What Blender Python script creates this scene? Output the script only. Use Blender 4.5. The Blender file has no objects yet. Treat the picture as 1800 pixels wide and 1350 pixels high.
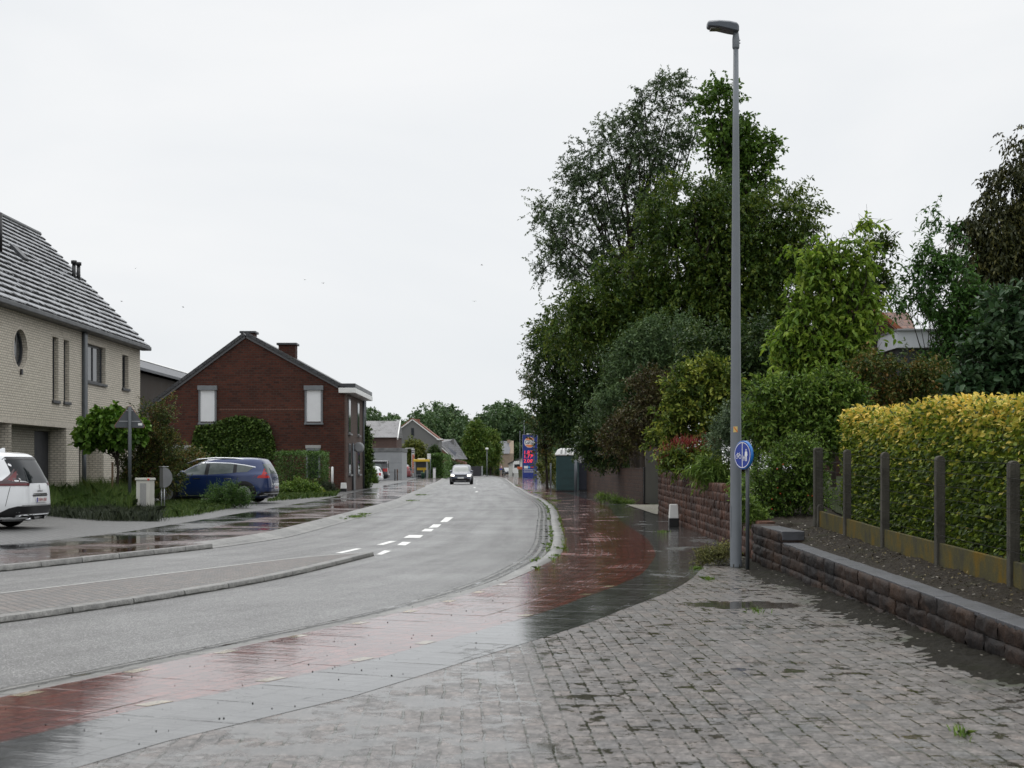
import bpy, bmesh, math, random
import numpy as np
from mathutils import Vector, Matrix
R = math.radians
sc = bpy.context.scene
COL = sc.collection
rnd = random.Random(7)
rng = np.random.default_rng(11)

# ------------------------------------------------------------------ camera, sky, sun, exposure
F, HC, HZ = 2500.0, 1.42, 822.0            # focal length in photo pixels, eye height, horizon row
cam = bpy.data.objects.new('camera', bpy.data.cameras.new('camera'))
COL.objects.link(cam)
cam.location = (0, 0, HC)
cam.rotation_euler = (R(90), 0, 0)
cam.data.sensor_width = 36
cam.data.lens = F * 36 / 1800
cam.data.shift_y = (HZ - 675) / 1800
cam.data.clip_end = 3000
cam.data.dof.use_dof = True
cam.data.dof.focus_distance = 21
cam.data.dof.aperture_fstop = 5.0
sc.camera = cam

SUN_EL, SUN_AZ = R(58), R(-25)              # azimuth measured from +Y towards +X
world = bpy.data.worlds.new("World")
sc.world = world
world.use_nodes = True
wn = world.node_tree
wn.nodes.clear()
def wnode(t, **kw):
    n = wn.nodes.new(t)
    for k, v in kw.items():
        setattr(n, k, v)
    return n
w_out = wnode('ShaderNodeOutputWorld')
w_bg = wnode('ShaderNodeBackground')
w_bg.inputs['Strength'].default_value = 0.1
w_sky = wnode('ShaderNodeTexSky', sky_type='NISHITA', sun_disc=False)
w_sky.sun_elevation = SUN_EL
w_sky.sun_rotation = SUN_AZ
w_tc = wnode('ShaderNodeTexCoord')
w_map = wnode('ShaderNodeMapping')
w_map.inputs['Scale'].default_value = (1.0, 1.0, 2.6)
w_no = wnode('ShaderNodeTexNoise')
w_no.inputs['Scale'].default_value = 2.2
w_no.inputs['Detail'].default_value = 5
w_no.inputs['Roughness'].default_value = 0.5
w_no.inputs['Distortion'].default_value = 0.4
w_rp = wnode('ShaderNodeValToRGB')
w_rp.color_ramp.elements[0].position = 0.3
w_rp.color_ramp.elements[0].color = (7.85, 8.15, 8.45, 1)
w_rp.color_ramp.elements[1].position = 0.72
w_rp.color_ramp.elements[1].color = (9.25, 9.3, 9.35, 1)
w_mx = wnode('ShaderNodeMix', data_type='RGBA')
w_mx.inputs[0].default_value = 0.97
L = wn.links.new
L(w_tc.outputs['Generated'], w_map.inputs['Vector'])
L(w_map.outputs['Vector'], w_no.inputs['Vector'])
L(w_no.outputs['Fac'], w_rp.inputs['Fac'])
L(w_sky.outputs['Color'], w_mx.inputs[6])
L(w_rp.outputs['Color'], w_mx.inputs[7])
w_sep = wnode('ShaderNodeSeparateXYZ')                     # an overcast sky is brighter overhead than at the horizon
w_el = wnode('ShaderNodeMapRange')
w_el.interpolation_type = 'SMOOTHSTEP'
for i_, v_ in ((1, 0.28), (2, 0.95), (3, 1.0), (4, 1.9)): w_el.inputs[i_].default_value = v_
w_ml = wnode('ShaderNodeVectorMath', operation='SCALE')
L(w_tc.outputs['Generated'], w_sep.inputs[0])
L(w_sep.outputs[2], w_el.inputs[0])
L(w_mx.outputs[2], w_ml.inputs[0])
L(w_el.outputs[0], w_ml.inputs['Scale'])
L(w_ml.outputs[0], w_bg.inputs['Color'])
L(w_bg.outputs['Background'], w_out.inputs['Surface'])

sl = bpy.data.lights.new('sun', 'SUN')
sl.energy = 0.9
sl.angle = R(50)
sl.color = (1.0, 0.965, 0.92)
sun = bpy.data.objects.new('sun', sl)
COL.objects.link(sun)
sd = Vector((math.sin(SUN_AZ) * math.cos(SUN_EL), math.cos(SUN_AZ) * math.cos(SUN_EL), math.sin(SUN_EL)))
sun.rotation_euler = (-sd).to_track_quat('-Z', 'Y').to_euler()
sun.location = (0, 0, 60)

sc.view_settings.view_transform = 'Standard'
sc.view_settings.look = 'None'
sc.view_settings.exposure = 0.04
sc.view_settings.gamma = 1.0
sc.view_settings.use_curve_mapping = False
sc.cycles.max_bounces = 6
sc.cycles.transparent_max_bounces = 8
sc.cycles.sample_clamp_indirect = 6

# ------------------------------------------------------------------ measuring helpers (photo pixel -> place)
def sx(px, y): return (px - 900) * y / F                 # lateral metres at distance y
def sz(py, y): return HC - (py - HZ) * y / F             # height at distance y
def gp(px, py, z=0.0):
    d = F * (HC - z) / (py - HZ)
    return Vector(((px - 900) * d / F, d, z))

# ------------------------------------------------------------------ object helpers
def tag(o, label=None, cat=None, group=None, kind=None):
    if label: o['label'] = label
    if cat: o['category'] = cat
    if group: o['group'] = group
    if kind: o['kind'] = kind
    return o
def thing(name, label, cat, loc=(0, 0, 0), rz=0.0, group=None):
    o = bpy.data.objects.new(name, None)
    COL.objects.link(o)
    o.empty_display_size = 0.3
    o.location = loc
    o.rotation_euler = (0, 0, rz)
    return tag(o, label, cat, group)
def copy_tree(o, parent=None):
    c = o.copy()
    COL.objects.link(c)
    if parent: c.parent = parent
    for ch in list(o.children):
        copy_tree(ch, c)
    return c
def link(name, me, mats, parent=None):
    o = bpy.data.objects.new(name, me)
    COL.objects.link(o)
    for m in (mats if isinstance(mats, (list, tuple)) else [mats]):
        me.materials.append(m)
    if parent: o.parent = parent
    return o
def np_mesh(name, v, quads, mats, parent=None, tone=None, smooth=False, uv=None):
    """fast mesh from numpy arrays: v (N,3), quads (M,k) with one k for all faces"""
    me = bpy.data.meshes.new(name)
    v = np.ascontiguousarray(v, np.float32)
    q = np.ascontiguousarray(quads, np.int32)
    m, k = q.shape
    me.vertices.add(len(v)); me.vertices.foreach_set('co', v.ravel())
    me.loops.add(m * k); me.loops.foreach_set('vertex_index', q.ravel())
    me.polygons.add(m)
    me.polygons.foreach_set('loop_start', np.arange(0, m * k, k, dtype=np.int32))
    if smooth: me.polygons.foreach_set('use_smooth', np.ones(m, bool))
    if tone is not None:
        a = me.attributes.new('tone', 'FLOAT', 'POINT')
        a.data.foreach_set('value', np.ascontiguousarray(tone, np.float32))
    if uv is not None:
        l = me.uv_layers.new(name='UVMap')
        l.data.foreach_set('uv', np.ascontiguousarray(uv, np.float32)[q.ravel()].ravel())
    me.update(calc_edges=True)
    return link(name, me, mats, parent)

class MB:
    """collects boxes, bars, tubes and faces; build() links them as ONE mesh with metre UVs"""
    def __init__(self): self.v, self.f, self.sm = [], [], []
    def face(self, pts, smooth=False):
        b = len(self.v); self.v += [tuple(p) for p in pts]
        self.f.append(tuple(range(b, b + len(pts)))); self.sm.append(smooth)
    def add(self, vs, fs, smooth=False):
        b = len(self.v); self.v += [tuple(p) for p in vs]
        for f in fs:
            self.f.append(tuple(i + b for i in f)); self.sm.append(smooth)
    def box(self, x0, x1, y0, y1, z0, z1, M=None):
        vs = [Vector(p) for p in ((x0,y0,z0),(x1,y0,z0),(x1,y1,z0),(x0,y1,z0),(x0,y0,z1),(x1,y0,z1),(x1,y1,z1),(x0,y1,z1))]
        if M: vs = [M @ p for p in vs]
        self.add(vs, [(0,3,2,1),(4,5,6,7),(0,1,5,4),(1,2,6,5),(2,3,7,6),(3,0,4,7)])
        return self
    def prism(self, poly, n0, n1, axis='y'):
        """polygon of (a,b) extruded along an axis from n0 to n1"""
        def P(a, b, c):
            return (a, c, b) if axis == 'y' else ((c, a, b) if axis == 'x' else (a, b, c))
        k = len(poly)
        vs = [P(a, b, n0) for a, b in poly] + [P(a, b, n1) for a, b in poly]
        fs = [tuple(range(k)), tuple(range(2*k-1, k-1, -1))] + [(i, i+k, (i+1) % k + k, (i+1) % k) for i in range(k)]
        self.add(vs, fs); return self
    def tube(self, pts, rad, n=8, cap=True, smooth=True):
        pts = [Vector(p) for p in pts]
        if not isinstance(rad, (list, tuple)): rad = [rad] * len(pts)
        vs, fs = [], []
        for i, p in enumerate(pts):
            t = (pts[min(i+1, len(pts)-1)] - pts[max(i-1, 0)]).normalized()
            up = Vector((0, 0, 1)) if abs(t.z) < 0.9 else Vector((1, 0, 0))
            a = t.cross(up).normalized(); b = t.cross(a)
            for k in range(n):
                th = 2 * math.pi * k / n
                vs.append(p + (a * math.cos(th) + b * math.sin(th)) * rad[i])
        for i in range(len(pts) - 1):
            for k in range(n):
                fs.append((i*n+k, i*n+(k+1) % n, (i+1)*n+(k+1) % n, (i+1)*n+k))
        self.add(vs, fs, smooth)
        if cap:
            b = len(self.v) - len(vs)
            self.f.append(tuple(b + k for k in range(n-1, -1, -1))); self.sm.append(False)
            self.f.append(tuple(b + (len(pts)-1)*n + k for k in range(n))); self.sm.append(False)
        return self
    def lathe(self, prof, n=20, M=None, smooth=True):
        """profile of (r, z) turned about z"""
        vs, fs = [], []
        for r, z in prof:
            for k in range(n):
                th = 2 * math.pi * k / n
                p = Vector((r * math.cos(th), r * math.sin(th), z))
                vs.append(M @ p if M else p)
        for i in range(len(prof) - 1):
            for k in range(n):
                fs.append((i*n+k, i*n+(k+1) % n, (i+1)*n+(k+1) % n, (i+1)*n+k))
        b = len(self.v)
        self.add(vs, fs, smooth)
        self.f.append(tuple(b + k for k in range(n-1, -1, -1))); self.sm.append(False)
        self.f.append(tuple(b + (len(prof)-1)*n + k for k in range(n))); self.sm.append(False)
        return self
    def build(self, name, mats, parent=None, bevel=0, recalc=True, seg=2):
        me = bpy.data.meshes.new(name)
        me.from_pydata(self.v, [], self.f)
        me.polygons.foreach_set('use_smooth', self.sm)
        if recalc:
            bm = bmesh.new(); bm.from_mesh(me)
            bmesh.ops.remove_doubles(bm, verts=bm.verts, dist=1e-5)
            bmesh.ops.recalc_face_normals(bm, faces=bm.faces)
            bm.to_mesh(me); bm.free()
        box_uv(me)
        o = link(name, me, mats, parent)
        if bevel:
            b = o.modifiers.new('bevel', 'BEVEL'); b.width = bevel; b.segments = seg; b.limit_method = 'ANGLE'
            b.angle_limit = R(40)
        return o
def box_uv(me):
    uv = me.uv_layers.new(name='UVMap') if not me.uv_layers else me.uv_layers[0]
    for p in me.polygons:
        n = p.normal
        ax = max(range(3), key=lambda i: abs(n[i]))
        for li in p.loop_indices:
            c = me.vertices[me.loops[li].vertex_index].co
            uv.data[li].uv = (c.y, c.z) if ax == 0 else ((c.x, c.z) if ax == 1 else (c.x, c.y))

def text_mesh(name, s, size, m, parent, M, extrude=0.004, align='CENTER', sxx=1.0):
    cu = bpy.data.curves.new(name, 'FONT')
    cu.body = s; cu.size = size; cu.extrude = extrude; cu.align_x = align; cu.align_y = 'CENTER'
    cu.resolution_u = 3
    t = bpy.data.objects.new(name, cu); COL.objects.link(t)
    bpy.context.view_layer.update()
    me = bpy.data.meshes.new_from_object(t.evaluated_get(bpy.context.evaluated_depsgraph_get()))
    bpy.data.objects.remove(t)
    me.materials.clear()
    me.transform(Matrix.Diagonal((sxx, 1, 1, 1)))
    me.transform(M)
    return link(name, me, m, parent)

# ------------------------------------------------------------------ material helpers
def newmat(name):
    m = bpy.data.materials.new(name); m.use_nodes = True
    nt = m.node_tree; nt.nodes.clear()
    out = nt.nodes.new('ShaderNodeOutputMaterial')
    def N(t, ins=None, **kw):
        n = nt.nodes.new('ShaderNode' + t)
        for k, v in kw.items(): setattr(n, k, v)
        for k, v in (ins or {}).items():
            s = n.inputs[k]
            if isinstance(v, bpy.types.NodeSocket): nt.links.new(v, s)
            else: s.default_value = v
        return n
    return m, N, nt, out
def c4(c): return (c[0], c[1], c[2], 1)
def ramp(N, fac, stops, interp='LINEAR'):
    r = N('ValToRGB', {'Fac': fac})
    e = r.color_ramp.elements
    r.color_ramp.interpolation = interp
    while len(e) < len(stops): e.new(0.5)
    for i, (p, c) in enumerate(stops):
        e[i].position = p; e[i].color = c4(c) if hasattr(c, '__len__') else (c, c, c, 1)
    return r.outputs['Color']
def math_(N, op, a, b=None, clamp=False):
    ins = {0: a}
    if b is not None: ins[1] = b
    return N('Math', ins, operation=op, use_clamp=clamp).outputs[0]
def mixc(N, f, a, b, mode='MIX'):
    return N('Mix', {0: f, 6: a if isinstance(a, bpy.types.NodeSocket) else c4(a), 7: b if isinstance(b, bpy.types.NodeSocket) else c4(b)}, data_type='RGBA', blend_type=mode).outputs[2]
def noise(N, vec, scale, detail=4, rough=0.55, dist=0.0):
    return N('TexNoise', {'Vector': vec, 'Scale': scale, 'Detail': detail, 'Roughness': rough, 'Distortion': dist}).outputs['Fac']
def mrange(N, v, a, b, c=0.0, d=1.0):
    return N('MapRange', {0: v, 1: a, 2: b, 3: c, 4: d}).outputs[0]

def plain(name, c, rough=0.5, metal=0.0, var=0.12, scale=3.0, bump=0.0, bscale=40.0, coat=0.0, emit=None, spec=0.5, alpha=None):
    m, N, nt, out = newmat(name)
    if rough >= 0.7 and spec == 0.5: spec = 0.15          # porous, dull surfaces
    tc = N('TexCoord').outputs['Object']
    n1 = noise(N, tc, scale, 5, 0.6)
    col = ramp(N, n1, [(0.25, [x * (1 - var) for x in c]), (0.75, [min(1, x * (1 + var)) for x in c])])
    b = N('BsdfPrincipled', {'Base Color': col, 'Roughness': mrange(N, n1, 0.3, 0.7, max(0.02, rough * 0.85), min(1, rough * 1.15)), 'Metallic': metal, 'Specular IOR Level': spec, 'Coat Weight': coat, 'Coat Roughness': 0.05})
    if bump:
        nb = noise(N, tc, bscale, 3, 0.6)
        bp = N('Bump', {'Strength': bump, 'Distance': 0.02, 'Height': nb})
        nt.links.new(bp.outputs[0], b.inputs['Normal'])
    if emit:
        b.inputs['Emission Color'].default_value = c4(emit[0]); b.inputs['Emission Strength'].default_value = emit[1]
    nt.links.new(b.outputs[0], out.inputs[0])
    return m

def brick_mat(name, c1, c2, mortar, bw=0.215, bh=0.068, ms=0.011, stain=0.35, rough=0.75, bump=0.5, moss=None):
    m, N, nt, out = newmat(name)
    uv = N('TexCoord').outputs['UV']; ob = N('TexCoord').outputs['Object']
    br = N('TexBrick', {'Vector': uv, 'Color1': c4(c1), 'Color2': c4(c2), 'Mortar': c4(mortar), 'Scale': 1.0, 'Mortar Size': ms, 'Mortar Smooth': 0.2, 'Brick Width': bw, 'Row Height': bh, 'Bias': 0.0})
    n1 = noise(N, ob, 0.55, 6, 0.65); n2 = noise(N, ob, 9, 4, 0.6)
    col = mixc(N, stain, br.outputs['Color'], ramp(N, n1, [(0.3, 0.25), (0.72, 1.0)]), 'MULTIPLY')
    col = mixc(N, 0.45, col, ramp(N, n2, [(0.25, 0.55), (0.75, 1.25)]), 'MULTIPLY')
    if moss:
        nm = noise(N, ob, 1.7, 5, 0.7)
        col = mixc(N, mrange(N, nm, 0.55, 0.7, 0, 0.7), col, moss)
    h = math_(N, 'SUBTRACT', math_(N, 'MULTIPLY', n2, 0.4), br.outputs['Fac'])
    bp = N('Bump', {'Strength': bump, 'Distance': 0.012, 'Height': h})
    b = N('BsdfPrincipled', {'Base Color': col, 'Roughness': rough, 'Normal': bp.outputs[0], 'Specular IOR Level': 0.2})
    nt.links.new(b.outputs[0], out.inputs[0])
    return m

def paver_mat(name, c1, c2, mortar, bw, bh, film=(0.45, 0.6), fscale=0.8, rough=0.3, bump=0.6, ms=0.008, rot=0.0, moss=0.0, msmooth=0.3, puddles=(), wetmort=0.3, stretch=1.0, jag=0.01, thick=0.012, ripple=0.0, spots=0.0, flood=None, grit=0.5, jointfade=0.0):
    """wet concrete pavers: rows of bricks in metre UVs, patches of standing water film"""
    m, N, nt, out = newmat(name)
    t = N('TexCoord'); uv = t.outputs['UV']; ob = t.outputs['Object']
    wn_ = N('TexNoise', {'Vector': uv, 'Scale': 6.0, 'Detail': 4}).outputs['Color']
    wv = N('VectorMath', {0: wn_, 1: (0.5, 0.5, 0.5)}, operation='SUBTRACT').outputs[0]
    wv = N('VectorMath', {0: wv, 3: jag * 4}, operation='SCALE').outputs[0]
    u2 = N('VectorMath', {0: uv, 1: wv}, operation='ADD').outputs[0]
    mp = N('Mapping', {'Vector': u2, 'Rotation': (0, 0, rot)}).outputs[0]
    br = N('TexBrick', {'Vector': mp, 'Color1': c4(c1), 'Color2': c4(c2), 'Mortar': c4(mortar), 'Scale': 1.0, 'Mortar Size': ms, 'Mortar Smooth': msmooth, 'Brick Width': bw, 'Row Height': bh, 'Bias': -0.1})
    n1 = noise(N, ob, 1.3, 6, 0.65); n2 = noise(N, ob, 55, 4, 0.65); n3 = noise(N, ob, 9, 6, 0.7)
    fac = br.outputs['Fac']
    col = br.outputs['Color']
    if jointfade:                                  # joints filled with dirt in places
        jf = mrange(N, noise(N, ob, 3.1, 5, 0.7), 0.42, 0.62, 1.0 - jointfade, 1.0)
        fac = math_(N, 'MULTIPLY', fac, jf)
        avg = [(p + q) / 2 for p, q in zip(c1, c2)]
        col = mixc(N, math_(N, 'SUBTRACT', 1.0, jf), col, avg)
    col = mixc(N, 0.45, col, ramp(N, n1, [(0.3, 0.6), (0.7, 1.15)]), 'MULTIPLY')
    col = mixc(N, grit, col, ramp(N, n2, [(0.3, 0.45), (0.7, 1.5)]), 'MULTIPLY')
    col = mixc(N, grit, col, ramp(N, n3, [(0.34, 0.4), (0.64, 1.3)]), 'MULTIPLY')
    if spots:                                      # worn, mottled faces
        n5 = noise(N, ob, 24, 6, 0.75)
        col = mixc(N, 0.85, col, ramp(N, n5, [(0.36, 0.45), (0.6, 1.3)]), 'MULTIPLY')
    if moss:
        sep = N('SeparateXYZ', {0: ob}).outputs
        mk = math_(N, 'ADD', mrange(N, sep[0], 2.1, 3.5, -0.12, 0.34), noise(N, ob, 1.6, 6, 0.75))
        mk = math_(N, 'ADD', mk, math_(N, 'MULTIPLY', fac, 0.10))
        mk = mrange(N, mk, 0.66, 0.86, 0, 1)
        mcol = ramp(N, noise(N, ob, 5, 4), [(0.35, (0.014, 0.014, 0.011)), (0.6, (0.03, 0.042, 0.012))])
        col = mixc(N, math_(N, 'MULTIPLY', mk, moss), col, mcol)
        jm = math_(N, 'MULTIPLY', fac, mrange(N, noise(N, ob, 2.3, 4), 0.45, 0.6, 0, 0.9))
        col = mixc(N, jm, col, (0.03, 0.037, 0.014))
    fm = N('Mapping', {'Vector': ob, 'Scale': (1, stretch, 1)}).outputs[0]
    fn = noise(N, fm, fscale, 7, 0.62, 0.3)
    fv = math_(N, 'ADD', fn, math_(N, 'MULTIPLY', fac, wetmort))
    fv = math_(N, 'ADD', fv, mrange(N, n3, 0.3, 0.7, -0.06, 0.06))
    if flood:                                      # wetter towards the low edge
        fv = math_(N, 'ADD', fv, mrange(N, N('SeparateXYZ', {0: ob}).outputs[0], flood[0], flood[1], 0, flood[2]))
    fl = mrange(N, fv, film[0], film[1], 0, 1)
    if spots:
        sv = math_(N, 'ADD', math_(N, 'ADD', noise(N, ob, 5.5, 5, 0.6), math_(N, 'MULTIPLY', fac, 0.10)), mrange(N, noise(N, ob, 0.9, 3), 0.35, 0.65, -0.09, 0.06))
        fl = math_(N, 'MAXIMUM', fl, mrange(N, sv, spots, spots + 0.03, 0, 1))
        sv = math_(N, 'ADD', math_(N, 'ADD', noise(N, ob, 13, 5, 0.65), math_(N, 'MULTIPLY', br.outputs['Fac'], 0.11)), mrange(N, noise(N, ob, 0.7, 3), 0.35, 0.65, -0.08, 0.05))
        fl = math_(N, 'MAXIMUM', fl, mrange(N, sv, spots + 0.03, spots + 0.06, 0, 0.9))
    for (px_, py_, rx_, ry_) in puddles:
        d = N('VectorMath', {0: ob, 1: (px_, py_, 0)}, operation='SUBTRACT').outputs[0]
        d = N('VectorMath', {0: d, 1: (1 / rx_, 1 / ry_, 0)}, operation='MULTIPLY').outputs[0]
        ln = N('VectorMath', {0: d}, operation='LENGTH').outputs['Value']
        ln = math_(N, 'ADD', ln, math_(N, 'MULTIPLY', math_(N, 'SUBTRACT', noise(N, ob, 5, 5, 0.7), 0.5), 1.3))
        fl = math_(N, 'MAXIMUM', fl, mrange(N, ln, 1.0, 0.85, 0, 1))
    rg = mrange(N, fl, 0, 1, rough, 0.03)
    h = math_(N, 'ADD', math_(N, 'MULTIPLY', fac, -1.0), math_(N, 'MULTIPLY', n2, 0.35))
    h = math_(N, 'ADD', h, math_(N, 'MULTIPLY', n3, 0.3))
    bp = N('Bump', {'Strength': mrange(N, fl, 0, 1, bump, 0.02), 'Distance': thick, 'Height': h})
    nrm = bp.outputs[0]
    if ripple:                                     # courses settled unevenly: long shallow waves across the path
        yy_ = N('SeparateXYZ', {0: ob}).outputs[1]
        rm = N('Mapping', {'Vector': uv, 'Scale': (2.2, 0.5, 1)}).outputs[0]
        rn = noise(N, rm, 1.0, 6, 0.62)
        rb = N('TexBrick', {'Vector': u2, 'Scale': 1.0, 'Mortar Size': 0.02, 'Mortar Smooth': 1.0, 'Brick Width': 0.62, 'Row Height': 0.9})
        rn = math_(N, 'ADD', rn, math_(N, 'MULTIPLY', rb.outputs['Fac'], mrange(N, noise(N, ob, 0.7, 3), 0.4, 0.6, 0.0, 0.25)))
        rn = math_(N, 'ADD', rn, math_(N, 'MULTIPLY', noise(N, ob, 26, 4, 0.7), 0.06))
        b2 = N('Bump', {'Strength': 1.0, 'Distance': mrange(N, yy_, 11.0, 18.0, ripple * 0.25, ripple), 'Height': rn, 'Normal': nrm}); nrm = b2.outputs[0]
    if spots: col = mixc(N, math_(N, 'MULTIPLY', fl, 0.6), col, (0.028, 0.026, 0.018))
    else: col = mixc(N, math_(N, 'MULTIPLY', fl, 0.25), col, (0.0, 0.0, 0.0))
    b = N('BsdfPrincipled', {'Base Color': col, 'Roughness': rg, 'Normal': nrm, 'IOR': 1.5})
    nt.links.new(b.outputs[0], out.inputs[0])
    return m

def leaf_mat(name, dark, mid, light, transl=0.3, rough=0.45, spec=0.22):
    m, N, nt, out = newmat(name)
    at = N('Attribute', attribute_name='tone').outputs['Fac']
    G = (1.72, 1.86, 1.25)
    col = ramp(N, at, [(p_, [g_ * x for g_, x in zip(G, k_)]) for p_, k_ in ((0.0, dark), (0.5, mid), (1.0, light))])
    b = N('BsdfPrincipled', {'Base Color': col, 'Roughness': rough, 'Specular IOR Level': spec})
    tr = N('BsdfTranslucent', {'Color': mixc(N, 0.5, col, (1.0, 1.0, 0.45), 'MULTIPLY')})
    mx = N('MixShader', {0: transl, 1: b.outputs[0], 2: tr.outputs[0]})
    nt.links.new(mx.outputs[0], out.inputs[0])
    return m

# ------------------------------------------------------------------ foliage
def unit(a): return a / np.maximum(np.linalg.norm(a, axis=-1, keepdims=True), 1e-9)
def leaf_mesh(name, p, ax, L, W, m, parent, tone, fold=0.18, six=False, upbias=0.6):
    """p base points (N,3), ax leaf directions (N,3), L/W length and width (N,)"""
    n = len(p)
    ref = rng.normal(size=(n, 3)) * (1 - upbias); ref[:, 2] += upbias
    s = unit(np.cross(ax, ref)); nn = np.cross(s, ax)
    L = np.broadcast_to(L, (n,))[:, None]; W = np.broadcast_to(W, (n,))[:, None]
    if six:
        pts = [p, p + ax*L*.30 + s*W*.46 + nn*W*fold, p + ax*L*.68 + s*W*.34 + nn*W*fold*.6, p + ax*L - nn*L*.14,
               p + ax*L*.68 - s*W*.34 + nn*W*fold*.6, p + ax*L*.30 - s*W*.46 + nn*W*fold]
        v = np.stack(pts, 1).reshape(-1, 3)
        b = (np.arange(n) * 6)[:, None]
        q = np.concatenate([b + np.array([[0, 1, 2, 3]]), b + np.array([[0, 3, 4, 5]])], 0)
        return np_mesh(name, v, q, m, parent, tone=np.repeat(tone, 6))
    pts = [p, p + ax*L*.45 + s*W*.5 + nn*W*fold, p + ax*L - nn*L*.1, p + ax*L*.45 - s*W*.5 + nn*W*fold]
    v = np.stack(pts, 1).reshape(-1, 3)
    q = (np.arange(n) * 4)[:, None] + np.array([[0, 1, 2, 3]])
    return np_mesh(name, v, q, m, parent, tone=np.repeat(tone, 4))

def sample_blobs(blobs, n, shell=0.55):
    """clump centres spread through ellipsoids, denser to the outside; returns centres and outward dirs"""
    b = np.array(blobs, float)
    vol = b[:, 3] * b[:, 4] * b[:, 5]
    k = rng.choice(len(b), n, p=(vol ** 0.75) / (vol ** 0.75).sum())
    d = unit(rng.normal(size=(n, 3)))
    r = (shell ** 3 + (1 - shell ** 3) * rng.random(n)) ** (1 / 3)
    c = b[k, :3] + d * b[k, 3:] * r[:, None]
    return c, d

def twig_leaves(c, d, twigs, per, tl, droop, out=0.55, up=0.25):
    """leaves strung along short twigs at each clump; returns p, axis, clump index, twig start/end"""
    n = len(c)
    td = unit(d[:, None, :] * out + rng.normal(size=(n, twigs, 3)) * 0.75 + np.array([0, 0, up]))
    ln = tl * (0.5 + 0.8 * rng.random((n, twigs, 1)))
    st = c[:, None, :] + rng.normal(size=(n, twigs, 3)) * tl * 0.25
    t = (np.arange(per) + rng.random((n, twigs, per))) / per
    p = st[:, :, None, :] + (td * ln)[:, :, None, :] * t[..., None]
    p[..., 2] -= droop * tl * t ** 2 * 0.7
    ax = unit(td[:, :, None, :] * 0.5 + rng.normal(size=p.shape) * 0.6 + np.array([0, 0, -droop]))
    idx = np.repeat(np.arange(n), twigs * per)
    return p.reshape(-1, 3), ax.reshape(-1, 3), idx, (st.reshape(-1, 3), (st + td * ln).reshape(-1, 3))

def limb_tubes(mb, base, fork, centres, r0, n=5, wob=0.25):
    """trunk from base to fork, limbs bending out to the given clump centres"""
    base, fork = Vector(base), Vector(fork)
    for c in centres:
        c = Vector(c)
        a = fork.lerp(base, rnd.uniform(0.0, 0.35))
        if c.z < a.z + 0.1: a = fork.lerp(base, rnd.uniform(0.2, 0.6))
        m1 = a.lerp(c, 0.35) + Vector((rnd.uniform(-1, 1), rnd.uniform(-1, 1), rnd.uniform(0.1, 1.0))) * wob * (c - a).length * 0.35
        m2 = a.lerp(c, 0.7) + Vector((rnd.uniform(-1, 1), rnd.uniform(-1, 1), rnd.uniform(-0.1, 0.6))) * wob * (c - a).length * 0.3
        rr = r0 * rnd.uniform(0.32, 0.55)
        mb.tube([a, m1, m2, c], [rr, rr * 0.7, rr * 0.42, rr * 0.14], n, cap=False)

def plant(name, label, cat, x, y, z0, blobs, m, bark, clumps, twigs, per, tl, leaf, width=0.5, droop=0.3, shell=0.5, trunk=None,
          limbs=0, six=False, up=0.25, out=0.55, group=None, twig_r=0.0, tvar=0.22, crown='crown', stem='trunk', fork=None, fold=0.18, tmean=0.5, stems=1, zmin=None):
    """a tree or shrub: Empty at the foot > trunk with limbs, crown of leaves"""
    root = thing(name, label, cat, (x, y, z0), group=group)
    loc = np.array([x, y, z0])
    c, d = sample_blobs(blobs, clumps, shell)
    c = c - loc
    if zmin is not None: c[:, 2] = np.maximum(c[:, 2], zmin)
    p, ax, idx, tw = twig_leaves(c, d, twigs, per, tl, droop, out, up)
    ct = rng.normal(size=clumps) * tvar * 0.8
    tone = np.clip(tmean + ct[idx] + rng.normal(size=len(p)) * tvar, 0, 1)
    Ls = leaf * (0.7 + 0.6 * rng.random(len(p)))
    leaf_mesh(crown, p, ax, Ls, Ls * width, m, root, tone, six=six, fold=fold)
    mb = MB()
    bz = np.array(blobs); top = bz[:, 2].max() - z0
    if trunk:
        fk = fork if fork else (rnd.uniform(-.2, .2), rnd.uniform(-.2, .2), top * 0.55)
        for s_ in range(stems):
            o = Vector((rnd.uniform(-1, 1), rnd.uniform(-1, 1), 0)) * (0.0 if stems == 1 else trunk * 4)
            fk2 = Vector(fk) + o * 2.0
            mb.tube([o + Vector((0, 0, -0.1)), o + Vector((0.0, 0.0, 0.02)) + (fk2 - o) * 0.03, o + (fk2 - o) * 0.5 + Vector((rnd.uniform(-.06, .06),) * 3), fk2],
                    [trunk * 1.5, trunk * 1.1, trunk * 0.85, trunk * 0.6], 9, cap=False)
            k = max(1, limbs // stems)
            limb_tubes(mb, o, fk2, c[rng.choice(clumps, min(k, clumps), replace=False)], trunk, 5)
    if twig_r:
        for a, b in zip(*tw):
            mb.tube([a, b], [twig_r, twig_r * 0.4], 3, cap=False)
    if mb.v:
        mb.build(stem, bark, root, recalc=False)
    return root
def pb(px, py, y, rx, rz, ry=None):
    """an ellipsoid measured in the photo, put at distance y with real radii"""
    k = y / F
    return (sx(px, y), y, sz(py, y), rx * k, (ry if ry else (rx + rz) * 0.5 * k), rz * k)

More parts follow.
